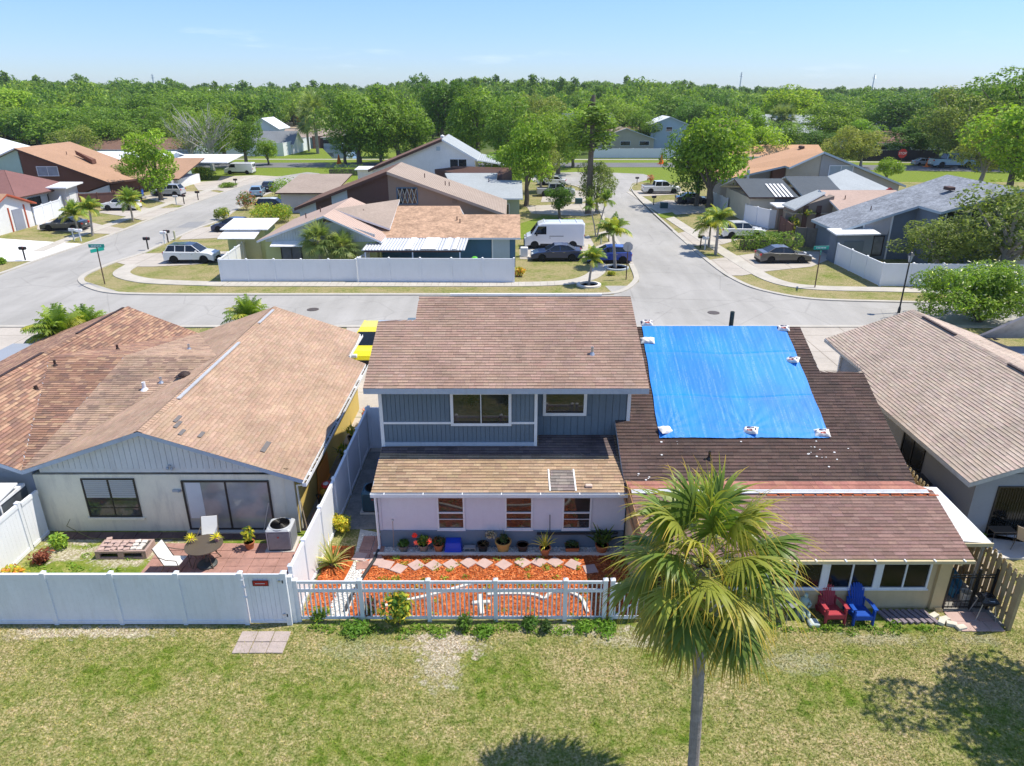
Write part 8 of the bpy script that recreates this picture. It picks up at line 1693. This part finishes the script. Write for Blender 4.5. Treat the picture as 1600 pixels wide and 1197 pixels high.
# --- individually placed trees: (kind, label, ground point, crown width m, height m)
TREES = [
 ('bright','bright green tree filling the left edge beyond the white roofs',(-165.26, 246.74),26,17,0),
 ('oak','broad oak behind the chestnut house, left one',(-127.95, 211.88),22,12,0),
 ('oak2','broad oak behind the chestnut house, middle one',(-101.18, 178.04),24,12,1),
 ('oak','broad oak behind the chestnut house, right one',(-92.42, 179.84),20,12,1),
 ('oak2','oak over the white metal roof on the left',(-89.32, 185.47),18,12,0),
 ('bare','silvery bare branched tree between the left houses and main road',(-58.52, 144.44),13.5,13,0),
 ('bare','second thin silvery tree left of the first one',(-65.25, 150.66),12,11.5,1),
 ('bright','bright green street tree in front of the silver suv',(-50.31, 104.2),9.0,10.5,0),
 ('dark','dark green tree at the end of the left street near the panel van',(-54.03, 150.66),10,12,0),
 ('oak','oak left of the main road behind the panel van',(-62.05, 160.28),16,13,0),
 ('dark','round green bush tree beside the brown wooden fence',(-59.17, 111.01),6.2,4.6,1),
 ('oak','large oak in the centre beyond the main road, left half',(-32.4, 157.41),18,17,0),
 ('oak2','large oak in the centre beyond the main road, right half',(-24.03, 158.83),18,17.5,1),
 ('dark','tall dark oak left of the centre ridge',(-17.95, 193.53),17,22,0),
 ('oak2','light green oak behind the white gable house',(-7.53, 167.91),20,17,0),
 ('oak','oak above the grey roof right of the white gable house',(-0.65, 150.66),15,15,1),
 ('bright','yellow green tree at the head of the right street',(1.92, 98.72),9.5,13,1),
 ('oak','oak behind the white sedan on the right street',(8.68, 138.7),13,13,0),
 ('olive','light airy tree left of the slender pine',(4.47, 113.22),7.5,9,0),
 ('pine','slender tall pine beside the right street',(9.74, 92.21),7.5,15.0,0),
 ('olive','leafy tree under the slender pine',(10.91, 93.24),7.0,7.0,1),
 ('dark','small round tree in front of the grey pickup',(5.81, 88.3),4.6,5.0,0),
 ('bright','big leafy tree with a pale double trunk on the right street',(26.15, 95.91),12.6,14.0,1),
 ('oak','darker half of the big leafy tree on the right street',(25.13, 98.72),10,12,0),
 ('bright','yellow green tree peeking right of the big leafy tree',(54.01, 171.16),10,12,0),
 ('bright','broad bright tree beyond the twin palms at upper right',(93.01, 253.66),26,18,1),
 ('oak2','broad tree right of the broad bright tree',(88.93, 211.88),22,13,0),
 ('dark','dark spreading tree in front of the white warehouses',(111.09, 217.01),24,17,0),
 ('dark','round dark tree behind the black screened fence',(88.51, 167.91),12,8,1),
 ('olive','pale olive tree behind the orange gable house, left',(66.82, 150.66),11,9,0),
 ('olive','pale olive tree behind the orange gable house, right',(71.12, 150.66),10,8,1),
 ('bright','green tree in front of the maroon roofed house',(84.06, 179.84),12,9,0),
 ('bright','small rounded yellow green tree by the red stop sign',(64.15, 125.63),5.2,4.6,1),
 ('olive','tall willowy tree above the main road at right',(90.04, 150.66),20,17,0),
 ('oak','tall tree at the right edge beyond the main road',(99.18, 150.66),22,19,1),
 ('bright','bright tree at the right edge behind the slate house',(76.97, 113.22),15,14.5,0),
 ('olive','grey green tree behind the blotchy roof',(76.34, 119.53),12,12,1),
 ('olive','wide fine leaved tree inside the right white fence',(40.24, 57.39),12.5,9.6,0),
 ('olive','lower fine leaved tree in front of the slate blue wall',(35.3, 58.69),8.5,5.6,1),
 ('dark','tree left of the meadow beside the small gable house',(-94.24, 290.18),14,14,0),
 ('oak','tree behind the dump truck clearing',(-112.4, 315.27),20,14,1),
 ('bright','bright tree at the left end of the treeline clearing',(-168.97, 506.27),18,16,0),
 ('oak2','oak between the beige house and the two storey grey house',(35.22, 202.3),12,11,0),
 ('oak','oak left of the beige hip house',(23.42, 202.3),14,13,1),
 ('bright','tree in front of the dark roof at the end of the right street',(15.95, 185.47),14,12,0),
 ('oak2','oak behind the beige hip house',(36.69, 260.98),22,15,1),
 ('oak','oak behind the grey two storey house',(51.21, 250.16),24,16,0),
 ('dark','tree right of the grey two storey house',(48.58, 202.3),15,13,1),
 ('olive','feathery tree above the far end of the right street',(6.38, 185.47),16,15,1),
 ('bright','yellow flowering tree in the forest edge on the left',(-183.73, 338.64),12,17,1),
 ('oak','tree behind the dark roof on the far left',(-198.03, 315.27),22,14,1),
 ('oak2','tree right of the blue grey house on the left',(-124.37, 253.66),26,15,0),
 ('oak','tree beyond the silvery trees on the left',(-93.99, 219.66),26,16,1),
 ('oak','big oak at the right edge beyond the tow truck',(106.62, 156.01),26,21,1),
 ('oak2','big oak behind the tow truck',(107.73, 171.16),26,18,0),
 ('bright','bright rounded tree left of the tow truck beyond the road',(99.55, 174.53),15,11,0),
 ('oak2','oak between the red roofs and the silvery tree on the left',(-82.46, 185.47),20,12,1),
 ('oak','dense oak over the left part of the main road',(-91.99, 167.91),17,10.5,0),
 ('bright','light green tree at the far left behind the mint house',(-137.46, 217.01),16,9,1),
 ('oak','low oak under the left part of the large central oaks',(-35.7, 158.83),11,9,1),
 ('oak2','low oak under the middle of the large central oaks',(-27.53, 156.01),12,10,0),
 ('oak','low oak under the right part of the large central oaks',(-20.96, 161.75),12,11,0),
 ('dark','dark low tree behind the white gable roof',(-9.96, 178.04),11,8,1),
 ('bright','light green low tree left of the right street head',(-0.99, 113.22),7,7,0),
 ('oak2','low oak beside the small white shed',(-30.38, 174.53),10,7,1),
 ('oak','round oak behind the white sedan at the street end',(12.4, 150.66),11,9,1),
 ('bright','bright low tree right of the long white fence',(48.94, 150.66),12,9,0),
 ('oak','low oak behind the pale orange roof',(60.12, 167.91),14,9,1),
 ('dark','dark low tree left of the black screened fence',(67.57, 164.77),11,8,0),
 ('oak2','oak behind the silver car on the main road',(92.71, 167.91),14,12,0),
 ('bright','light green tree beside the white panel van',(-51.28, 156.01),6,6,1),
 ('olive','olive low tree behind the maroon roofed house at left',(-88.74, 150.66),12,9,0),
 ('dark','tree at the pond edge left of the central oak',(-69.08, 290.18),14,16,1),
]
for k_,lab,p,w,h,v in TREES: put_tree(k_,lab,p,w,h,v)
# tree just outside the right frame edge that shades the lawn
put_tree('dark','tree just beyond the right edge shading the back lawn',(15.9,14.0),5.2,11.0,0)
# flowering shrub tree near the lamp
t = thing('flowering_tree','dense round tree with white blossoms beyond the tan roof at right','tree',(*(31.84, 46.35),0)); L = []
rng_ = np.random.default_rng(5)
for k in range(60):
    a = rng_.uniform(0,6.28); q_ = rng_.uniform(0,.85); c = (cos(a)*4.9*q_,sin(a)*3.2*q_,2.2+rng_.uniform(-1.5,1.2)*sqrt(1-q_*q_*.8)); tone = rng_.uniform(.75,1.25)
    L.append(leaf_cloud(330,(.95,.95,.75),c,[tuple(x*tone for x in cc) for cc in C_OAK+C_BRT[:2]],(.05,.10),rng_,shell=.5)); L.append(leaf_cloud(5,(1.0,1.0,.8),(c[0],c[1],c[2]+.15),[(.75,.75,.68)],(.06,.10),rng_,shell=.9))
V,F,C = joinV(L); tri_mesh('crown',V,F,LEAF,t,col=C)
for k in range(5): MB().path([(0,0,0),(cos(k*1.3)*.8,sin(k*1.3)*.8,1.0),(cos(k*1.3)*2.2,sin(k*1.3)*1.8,2.1)],lambda u:.12-.08*u,6).build('stem',BARK,t,world=False)
def hedge(label, pts, w, h, cols=C_OAK, dens=700, name='hedge'):
    t = thing(name, label, 'hedge', (pts[0][0],pts[0][1],0)); L = []; 
    for a,c in zip(pts,pts[1:]):
        Ln = sqrt((a[0]-c[0])**2+(a[1]-c[1])**2); n = max(2,int(Ln/(w*.55)))
        for k in range(n+1):
            x = a[0]+(c[0]-a[0])*k/n-pts[0][0]+random.uniform(-.1,.1); y = a[1]+(c[1]-a[1])*k/n-pts[0][1]+random.uniform(-.15,.15)
            L.append(leaf_cloud(dens,(w*.52,w*.52,h*.5),(x,y,h*.5*random.uniform(.9,1.1)),cols,(.04,.09),shell=.75))
    V,F,C = joinV(L); tri_mesh('foliage',V,F,LEAF,t,col=C); MB().box(-w*.2,pts[-1][0]-pts[0][0]+w*.2,-.12,.12,0,h*.5).build('stem',BARK,t,world=False); return t
hedge('large rounded clipped hedge behind the grey brown sedan',[(23.02, 70.12),(25.27, 69.82),(27.29, 69.82)],2.6,1.9)
hedge('clipped hedge by the small white shed past the brown house',[(-33.24, 136.52),(-28.14, 136.52)],3.0,2.2,C_BRT,300)
def sh(nm,lab,p,r,h,cc,n=900): shrub(nm,lab,p,r,h,cc,n,(.06,.12),'shrub')
sh('flowering_shrub','round shrub with coral flowers on the left street verge',(-34.96, 95.36),1.5,2.6,[(.06,.12,.02),(.08,.15,.02),(.35,.09,.05)])
sh('yellow_green_shrub','yellow green shrub right of the coral flowering shrub',(-29.51, 86.01),2.2,2.4,YEL+C_BRT,1400)
sh('yellow_green_shrub','second yellow green shrub in front of the brown house',(-27.37, 86.01),2.2,2.2,YEL+C_BRT,1400)
sh('green_shrub','green shrub near the tan roof of the brown house',(-33.57, 107.5),2.6,3.0,C_BRT,1400)
sh('green_shrub','shrub beside the small tan roof left of the brown house',(-30.17, 99.89),2.2,2.2,C_BRT)
sh('yellow_shrub','yellow shrub at the corner of the white fence on the right',(29.92, 84.69),1.0,1.5,YEL+C_BRT[:1])
sh('low_shrub','low green mound on the far left verge',(-46.02, 118.71),1.6,.9,C_OAK)
sh('low_shrub','dark low shrub below the silvery trees',(-53.57, 129.4),2.6,2.2,C_DRK)
sh('yellow_shrub','yellow green bush under the silvery tree',(-55.72, 131.36),1.7,2.4,YEL+C_BRT)
sh('tall_shrub','twin stemmed shrub on the verge by the left street',(-34.83, 86.92),.9,1.7,YEL+C_OAK,500)
sh('tall_shrub','grey green shrub left of the twin stemmed shrub',(-35.88, 87.84),.6,1.5,C_OLV,300)
sh('low_shrub','tiny round shrub at the left edge near the mailbox',(-46.27, 63.68),.5,.7,C_BRT,300)
sh('low_shrub','green shrub against the white wall right of the big tree',(31.58, 110.29),1.6,2.6,C_BRT)
sh('pink_shrub','small pinkish shrub on the verge of the far right street',(23.47, 123.83),.8,1.6,[(.3,.12,.1),(.2,.15,.08)],300)
sh('yellow_flowers','yellow flowers at the foot of the palm by the stop sign',(8.47, 59.58),.45,.4,YEL,200)
sh('croton_shrub','yellow orange croton by the corner of the steel blue house',(0.65, 59.13),.5,.8,YEL+[(.5,.2,.04)],300)

# --- palms
def feather_palm(name, H, nf, fl, seed, trunk_r=.10, lean=(0,0), cols=None):
    rng = np.random.default_rng(seed); root = bpy.data.objects.new(name,None); COL.objects.link(root); cols = cols or [(.10,.17,.03),(.14,.21,.04),(.24,.27,.05),(.08,.14,.03)]
    MB().path([(0,0,0),(lean[0]*.3,lean[1]*.3,H*.4),(lean[0],lean[1],H)], lambda u: trunk_r*(1.15-.35*u), 9).build('trunk', BARKP, root, world=False)
    for i in range(nf):
        V=[];F=[];C=[];a = i*2.399+rng.uniform(-.2,.2); e = rng.uniform(.1,1.25) if i%3 else rng.uniform(.0,.5); d = np.array([cos(a)*sin(e),sin(a)*sin(e),cos(e)]); p = np.array([lean[0],lean[1],H]); seg = 9; s = np.array([-sin(a),cos(a),0.]); col = np.array(cols[rng.integers(len(cols))])*rng.uniform(.8,1.2); k=0
        for j in range(seg):
            p2 = p+d*fl/seg; w = .018
            V += [p-s*w,p+s*w,p2+s*w,p2-s*w]; C += [col*1.2]*4; F.append((k,k+1,k+2,k+3)); k += 4
            if j > 0:
                for sd in (-1,1):
                    for m_ in range(3):
                        b0 = p+(p2-p)*(m_+rng.uniform(0,.6))/3; ll = fl*.24*sin(pi*min(.97,(j+.6)/seg))*rng.uniform(.8,1.15)+.06; dr = (s*sd*.85+d*.55+np.array([0,0,-.15])); dr /= np.linalg.norm(dr); m1 = b0+dr*ll*.55+np.array([0,0,.0]); tip = b0+dr*ll+np.array([0,0,-ll*.45]); wv = d*.032
                        V += [b0-wv,b0+wv,m1+wv*.9,m1-wv*.9,tip,tip]; C += [col]*4+[col*np.array([1.5,1.3,1])]*2; F.append((k,k+1,k+2,k+3)); F.append((k+3,k+2,k+4,k+5)); k += 6
            p = p2; d = d+np.array([0,0,-.16-.02*j]); d /= np.linalg.norm(d)
        tri_mesh('frond',np.array(V),np.array(F),FROND,root,col=np.array(C))
    return root
def fan_palm(name, H, nf, pet, blade, seed, tr=.16, lean=(0,0), nseg=20, cols=None, emin=-.2, emax=2.3, det=3, tipc=(3.2,1.9,.8)):
    rng = np.random.default_rng(seed); root = bpy.data.objects.new(name,None); COL.objects.link(root); cols = cols or [(.09,.15,.03),(.13,.19,.04),(.07,.12,.025)]
    for i in range(nf):
        V=[];F=[];C=[];k=0; a = i*2.39996+rng.uniform(-.25,.25); u_ = (i+.5)/nf; e = emin+(emax-emin)*u_**.85+rng.uniform(-.12,.12); col = np.array(cols[rng.integers(len(cols))])*rng.uniform(.8,1.2)
        d = np.array([cos(a)*sin(e),sin(a)*sin(e),cos(e)]); p = np.array([lean[0],lean[1],H])+d*.1; s = np.array([-sin(a),cos(a),0.])
        L = pet*rng.uniform(.85,1.15)
        for j in range(4):
            p2 = p+d*L/4; nrm = np.cross(s,d); w=.022
            V += [p-s*w,p+s*w,p2+s*w,p2-s*w]; C += [np.array([.22,.26,.07])]*4; F.append((k,k+1,k+2,k+3)); k += 4; p = p2; d = d+np.array([0,0,-.07]); d/=np.linalg.norm(d)
        up = np.cross(d,s); up = up if up[2] > 0 or e > 1.4 else -up; old = u_ > .8; fold = rng.uniform(.25,.55)
        for m_ in range(nseg):
            th = (m_+.5)/nseg*2-1; ang = th*1.95; hub = p+d*blade*.22*max(0,cos(ang))*1.0
            dd = d*cos(ang)+s*sin(ang)-up*abs(sin(ang))*fold*.6+rng.normal(size=3)*.05; dd/=np.linalg.norm(dd); ll = blade*(.72+.28*cos(ang*.5))*rng.uniform(.88,1.08); sw = np.cross(dd,up); sw/=np.linalg.norm(sw)+1e-9; q0 = hub; ww0 = .006; n = det+2; prev = None; dr = rng.uniform(.06,.22)
            for j in range(n+1):
                f = j/n; ww = (1 if nseg > 24 else 2.0)*blade*(.013+.017*sin(pi*min(1,f*1.25+.08)))*(1-f**3*.95) if j < n else .001; g_ = np.array([1,1,1.])*(1-f**2*.0); tf = max(0,(f-.55)/.45); cc = col*(1+np.array(tipc)*tf*(1.0 if old or rng.random() < .6 else .35)*.9); 
                cc = col*(1-.0) if f < .5 else cc
                if det > 4: tb = tf*(.9 if (old or m_%3) else .3); cc = col*(1-tb)+np.array([.40,.25,.035])*tb
                V += [q0-sw*ww,q0+sw*ww]; C += [cc,cc]
                if j > 0: F.append((k-2,k-1,k+1,k))
                k += 2; q0 = q0+dd*ll/n; dd = dd+np.array([0,0,-dr*(1+1.6*f)*(1 if nseg > 24 else .8)]); dd/=np.linalg.norm(dd)
        tri_mesh('frond',np.array(V),np.array(F),FROND,root,col=np.array(C))
    return root
# the big cabbage palm in front
big = fan_palm('cabbage_palm', 5.95, 43, .93, 1.08, 31, lean=(-.30,.18), nseg=38, det=5, emin=.05, emax=2.30, cols=[(.10,.16,.035),(.14,.195,.04),(.18,.22,.045),(.09,.145,.03),(.22,.23,.05)], tipc=(2.2,1.2,.3))
big.location = (4.05,11.35,0); setp(big,'large cabbage palm with a round crown of yellow tipped fan fronds on the back lawn','palm tree')
q = MB(); n = 26; pts = [(0,0,0)]
rp = lambda z: .125 if z < 4.15 else (.125+.055*min(1,(z-4.15)/.15) if z < 4.6 else (.185-.05*min(1,(z-4.6)/.3) if z < 4.9 else .16))
for k in range(60):
    z0,z1 = k*.1,(k+1)*.1; f0,f1 = z0/5.95,z1/5.95; q.tube((-.30*f0**1.3,.18*f0,z0),(-.30*f1**1.3,.18*f1,z1+.004),rp(z0)*random.uniform(.97,1.04),rp(z1)*random.uniform(.95,1.02),14,False)
q.build('trunk', mat('palm_trunk_bark',(.31,.27,.245),.95,.1,.3,7,bump=.7,world=False,dirt=.3), big, world=False)
for k in range(26):
    a = k*2.4; z = 5.1+k*.03; q = MB(); q.path([(-.27+cos(a)*.12,.16+sin(a)*.12,z),(-.28+cos(a)*.3,.16+sin(a)*.3,z+.25)], lambda u:.035-.02*u, 5); q.build('leaf_boot', mat('dry_boot',(.28,.20,.13),.9,.1,.2), big, world=False)
q = MB()
for k in range(7):
    a = .9+k*.9; P = [(-.3,.18,6.0)]
    for j in range(1,6): P.append((-.3+cos(a)*.28*j,.18+sin(a)*.28*j,6.0+.42*j-.055*j*j))
    q.path(P, lambda u:.016-.010*u, 4)
    for j in range(2,6):
        for m_ in range(4): q.path([P[j],(P[j][0]+random.uniform(-.28,.28),P[j][1]+random.uniform(-.28,.28),P[j][2]+random.uniform(-.18,.12))], .006, 3)
q.build('flower_stalk', mat('olive_flower_stalk',(.30,.24,.06),.9,.1,.3), big, world=False)
# small palms
SP = [feather_palm('queen_palm',1.7,40,1.9,3), feather_palm('queen_palm',2.6,32,1.8,8,.12,(.3,0)), feather_palm('slender_palm',4.4,24,1.6,15,.09,(1.1,0))]
used = [0,0,0]
def put_palm(k, label, p, rz=0, s=1.0, name=None):
    o = SP[k] if not used[k] else copy_tree(SP[k]); used[k] = 1; o.location = (p[0],p[1],0); o.rotation_euler = (0,0,rz); o.scale = (s,s,s); return setp(o,label,'palm tree','small palms along the streets')
put_palm(0,'bushy queen palm beyond the left roof, left of the pair',(-24.47, 36.49),0,1.15); put_palm(0,'bushy queen palm beyond the left roof, right of the pair',(-24.02, 38.22),2,1.0); put_palm(0,'queen palm behind the tan roof peak in front of the street',(-15.55, 40.26),1,1.0)
put_palm(0,'low palm in front of the dark grey sedan, left clump',(-48.44, 79.77),.5,1.0); put_palm(1,'palm by the white mailboxes in front of the dark grey sedan',(-45.56, 77.5),1.2,1.0); put_palm(0,'palm on the verge in front of the white suv at left',(-45.82, 86.92),2.2,1.15)
put_palm(1,'small palm in a stone ring at the corner island',(6.21, 56.14),.3,.78); put_palm(1,'palm beside the stop sign at the corner island',(9.18, 62.42),2.9,1.12)
put_palm(2,'slender leaning palm behind the blue hatchback, right one',(9.13, 76.41),.5,.85); put_palm(2,'slender leaning palm behind the blue hatchback, left one',(8.99, 76.41),2.6,.72)
put_palm(1,'palm left of the white suv on the right street, taller one',(19.54, 67.75),1.4,1.15); put_palm(0,'fluffy palm behind the taller palm on the right street',(19.79, 71.36),.2,1.1)
o = fan_palm('fan_palm',3.0,42,.8,.95,44,nseg=16,det=2,emin=.1,emax=2.2,cols=[(.14,.20,.07),(.19,.25,.10),(.09,.14,.05)],tipc=(.8,.5,.2)); o.location = (-16.1,59.2,0); MB().path([(0,0,0),(0,0,3.0)],.16,9).build('trunk',BARKP,o,world=False); setp(o,'fan palm in front of the lime green gable wall','palm tree')
o2 = copy_tree(o,loc=(-14.2,59.4,0),rz=1.0,label='smaller fan palm right of the one at the lime green wall',scale=.82)
for lab,p,s in (('far fan palm beside the dump truck clearing, left',(-52.14, 191.45),1.8),('far fan palm beside the meadow, front one',(-48.33, 185.47),2.5),('far fan palm right of the dump truck',(-78.95, 290.18),2.0),('left one of the twin palms before the grey white house',(76.35, 217.01),1.9),('right one of the twin palms before the grey white house',(77.85, 214.41),1.9),('far fan palm near the houses at the left of the meadow',(-115.79, 345.02),2.2)):
    copy_tree(o,loc=p,rz=s*3,label=lab,scale=(s*1.0,s*1.0,s*1.25))

# ================================================================ THE WOODS BEYOND, one mass
def wood():
    pc = bpy.data.collections.new('wood_prototypes')
    def proto(seed, R, H, cols, n, size, lobes, lr, base_h, tr=.03):
        (V,F,C),cen = crown_cloud(R,base_h,H,n,size,cols,seed,lobes,lr); q = MB(); q.tube((0,0,0),(0,0,H*.7),H*tr,H*tr*.4,5)
        Vt = np.array(q.v); Ft = np.array([f for f in q.f if len(f)==4]); Ct = np.tile(np.array([[.1,.08,.06]]),(len(Vt),1))
        V2,F2,C2 = joinV([(V,F,C),(Vt,Ft,Ct)]); o = tri_mesh('wood_prototype',V2,F2,LEAF,None,col=C2); COL.objects.unlink(o); pc.objects.link(o)
    proto(1,6.0,12,C_OAK,900,(.3,.55),20,.36,.8); proto(2,5.5,11,C_OAK+C_BRT[:1],900,(.3,.55),24,.32,.6); proto(3,6,13,C_DRK+C_OAK,900,(.3,.55),20,.36,.8)
    proto(4,2.8,14.0,C_PIN+C_OAK,520,(.26,.46),14,.5,2,.016); proto(5,2.6,15.2,C_PIN+C_OAK[:2],520,(.26,.46),15,.45,3,.015); proto(6,5.5,11.5,C_BRT+C_OAK,900,(.3,.55),22,.34,.6)
    P = []; K = []; S = []; rng = np.random.default_rng(77)
    Y = 196.0
    while Y < 2800:
        step = 6.6+Y*.0095; X = -(Y*.80+60)
        while X < Y*.80+60:
            x = X+rng.uniform(-.5,.5)*step; y = Y+rng.uniform(-.5,.5)*step; X += step
            ok = True
            # clearings: meadow and pond, house plots beyond the road, roads among the plots
            if -86 < x < -38 and y < 470: ok = False
            if y < 232 and (-125 < x < 112): ok = False
            if y < 262 and ((10 < x < 62) or (66 < x < 112) or (-122 < x < -60)): ok = False
            if 105 < x < 140 and y < 245: ok = False
            if 215 < x < 290 and 380 < y < 470: ok = False
            if 310 < x < 460 and 560 < y < 680: ok = False
            if -240 < x < -160 and 500 < y < 600: ok = False
            if y < 300 and 120 < x < 130: ok = False
            if not ok: continue
            pine = (y > 420 and rng.random() < .55) or (-60 < x < 40 and y > 330 and rng.random() < .6)
            k = (3 if rng.random() < .5 else 4) if pine else rng.choice([0,1,2,5],p=[.35,.25,.25,.15])
            u_ = x/y; tl = float(np.interp(u_,[-.80,-.72,-.54,-.45,-.34,-.18,-.12,.18,.27,.36,.54,.63,.72,.80],[1.9,1.85,1.62,1.5,1.42,1.38,1.62,1.62,1.35,1.22,1.25,1.42,1.62,1.7]))
            left = 1+(tl-1)*min(1,max(0,(y-250)/160)); mid = low = 1.0
            s = (rng.uniform(.74,1.0) if rng.random() < .75 else rng.uniform(1.0,1.16))*left*mid*low
            P.append((x,y,0)); K.append(k); S.append(s)
        Y += step*.92
    P = np.array(P); me = bpy.data.meshes.new('woodland'); me.vertices.add(len(P)); me.vertices.foreach_set('co',P.astype(np.float32).ravel())
    for nm,tp,arr in (('kind','INT',np.array(K,dtype=np.int32)),('size','FLOAT',np.array(S,dtype=np.float32)),('turn','FLOAT',rng.uniform(0,6.28,len(P)).astype(np.float32))):
        a = me.attributes.new(nm,tp,'POINT'); a.data.foreach_set('value',arr)
    o = bpy.data.objects.new('woodland',me); COL.objects.link(o)
    ng = bpy.data.node_groups.new('scatter','GeometryNodeTree'); ng.interface.new_socket('Geometry',in_out='INPUT',socket_type='NodeSocketGeometry'); ng.interface.new_socket('Geometry',in_out='OUTPUT',socket_type='NodeSocketGeometry')
    N = ng.nodes; L = ng.links; gi = N.new('NodeGroupInput'); go = N.new('NodeGroupOutput'); ip = N.new('GeometryNodeInstanceOnPoints'); ci = N.new('GeometryNodeCollectionInfo'); ci.inputs['Collection'].default_value = pc; ci.inputs['Separate Children'].default_value = True; ci.inputs['Reset Children'].default_value = True
    def attr(nm,dt):
        a = N.new('GeometryNodeInputNamedAttribute'); a.data_type = dt; a.inputs['Name'].default_value = nm; return a.outputs['Attribute']
    cx = N.new('ShaderNodeCombineXYZ'); L.new(attr('turn','FLOAT'),cx.inputs['Z'])
    L.new(gi.outputs[0],ip.inputs['Points']); L.new(ci.outputs[0],ip.inputs['Instance']); ip.inputs['Pick Instance'].default_value = True; L.new(attr('kind','INT'),ip.inputs['Instance Index']); L.new(attr('size','FLOAT'),ip.inputs['Scale']); L.new(cx.outputs[0],ip.inputs['Rotation']); L.new(ip.outputs[0],go.inputs[0])
    md = o.modifiers.new('scatter','NODES'); md.node_group = ng
    setp(o,'dense green woodland of oaks and pines stretching to the horizon','woodland',kind='stuff'); print('wood instances',len(P)); return o
wood()
for k in PROTO:
    for o in PROTO[k]:
        if not o['used']:
            for c in kids(o): bpy.data.objects.remove(c)
            bpy.data.objects.remove(o)
        else: del o['used']
for o in bpy.data.objects:
    if 'used' in o: del o['used']

hz = bpy.data.materials.new('thin_air'); hz.use_nodes = True; hz.node_tree.nodes.remove(hz.node_tree.nodes['Principled BSDF'])
pv = hz.node_tree.nodes.new('ShaderNodeVolumePrincipled'); pv.inputs['Color'].default_value = (.78,.88,1.0,1); pv.inputs['Density'].default_value = .00012; pv.inputs['Anisotropy'].default_value = .2
hz.node_tree.links.new(pv.outputs[0], hz.node_tree.nodes['Material Output'].inputs['Volume'])
hb_ = MB(); hb_.box(-2600,2600,-40,2950,-1.0,42); hb_.build('haze', hz, kind='stuff')['label'] = 'thin pale air over the whole scene'
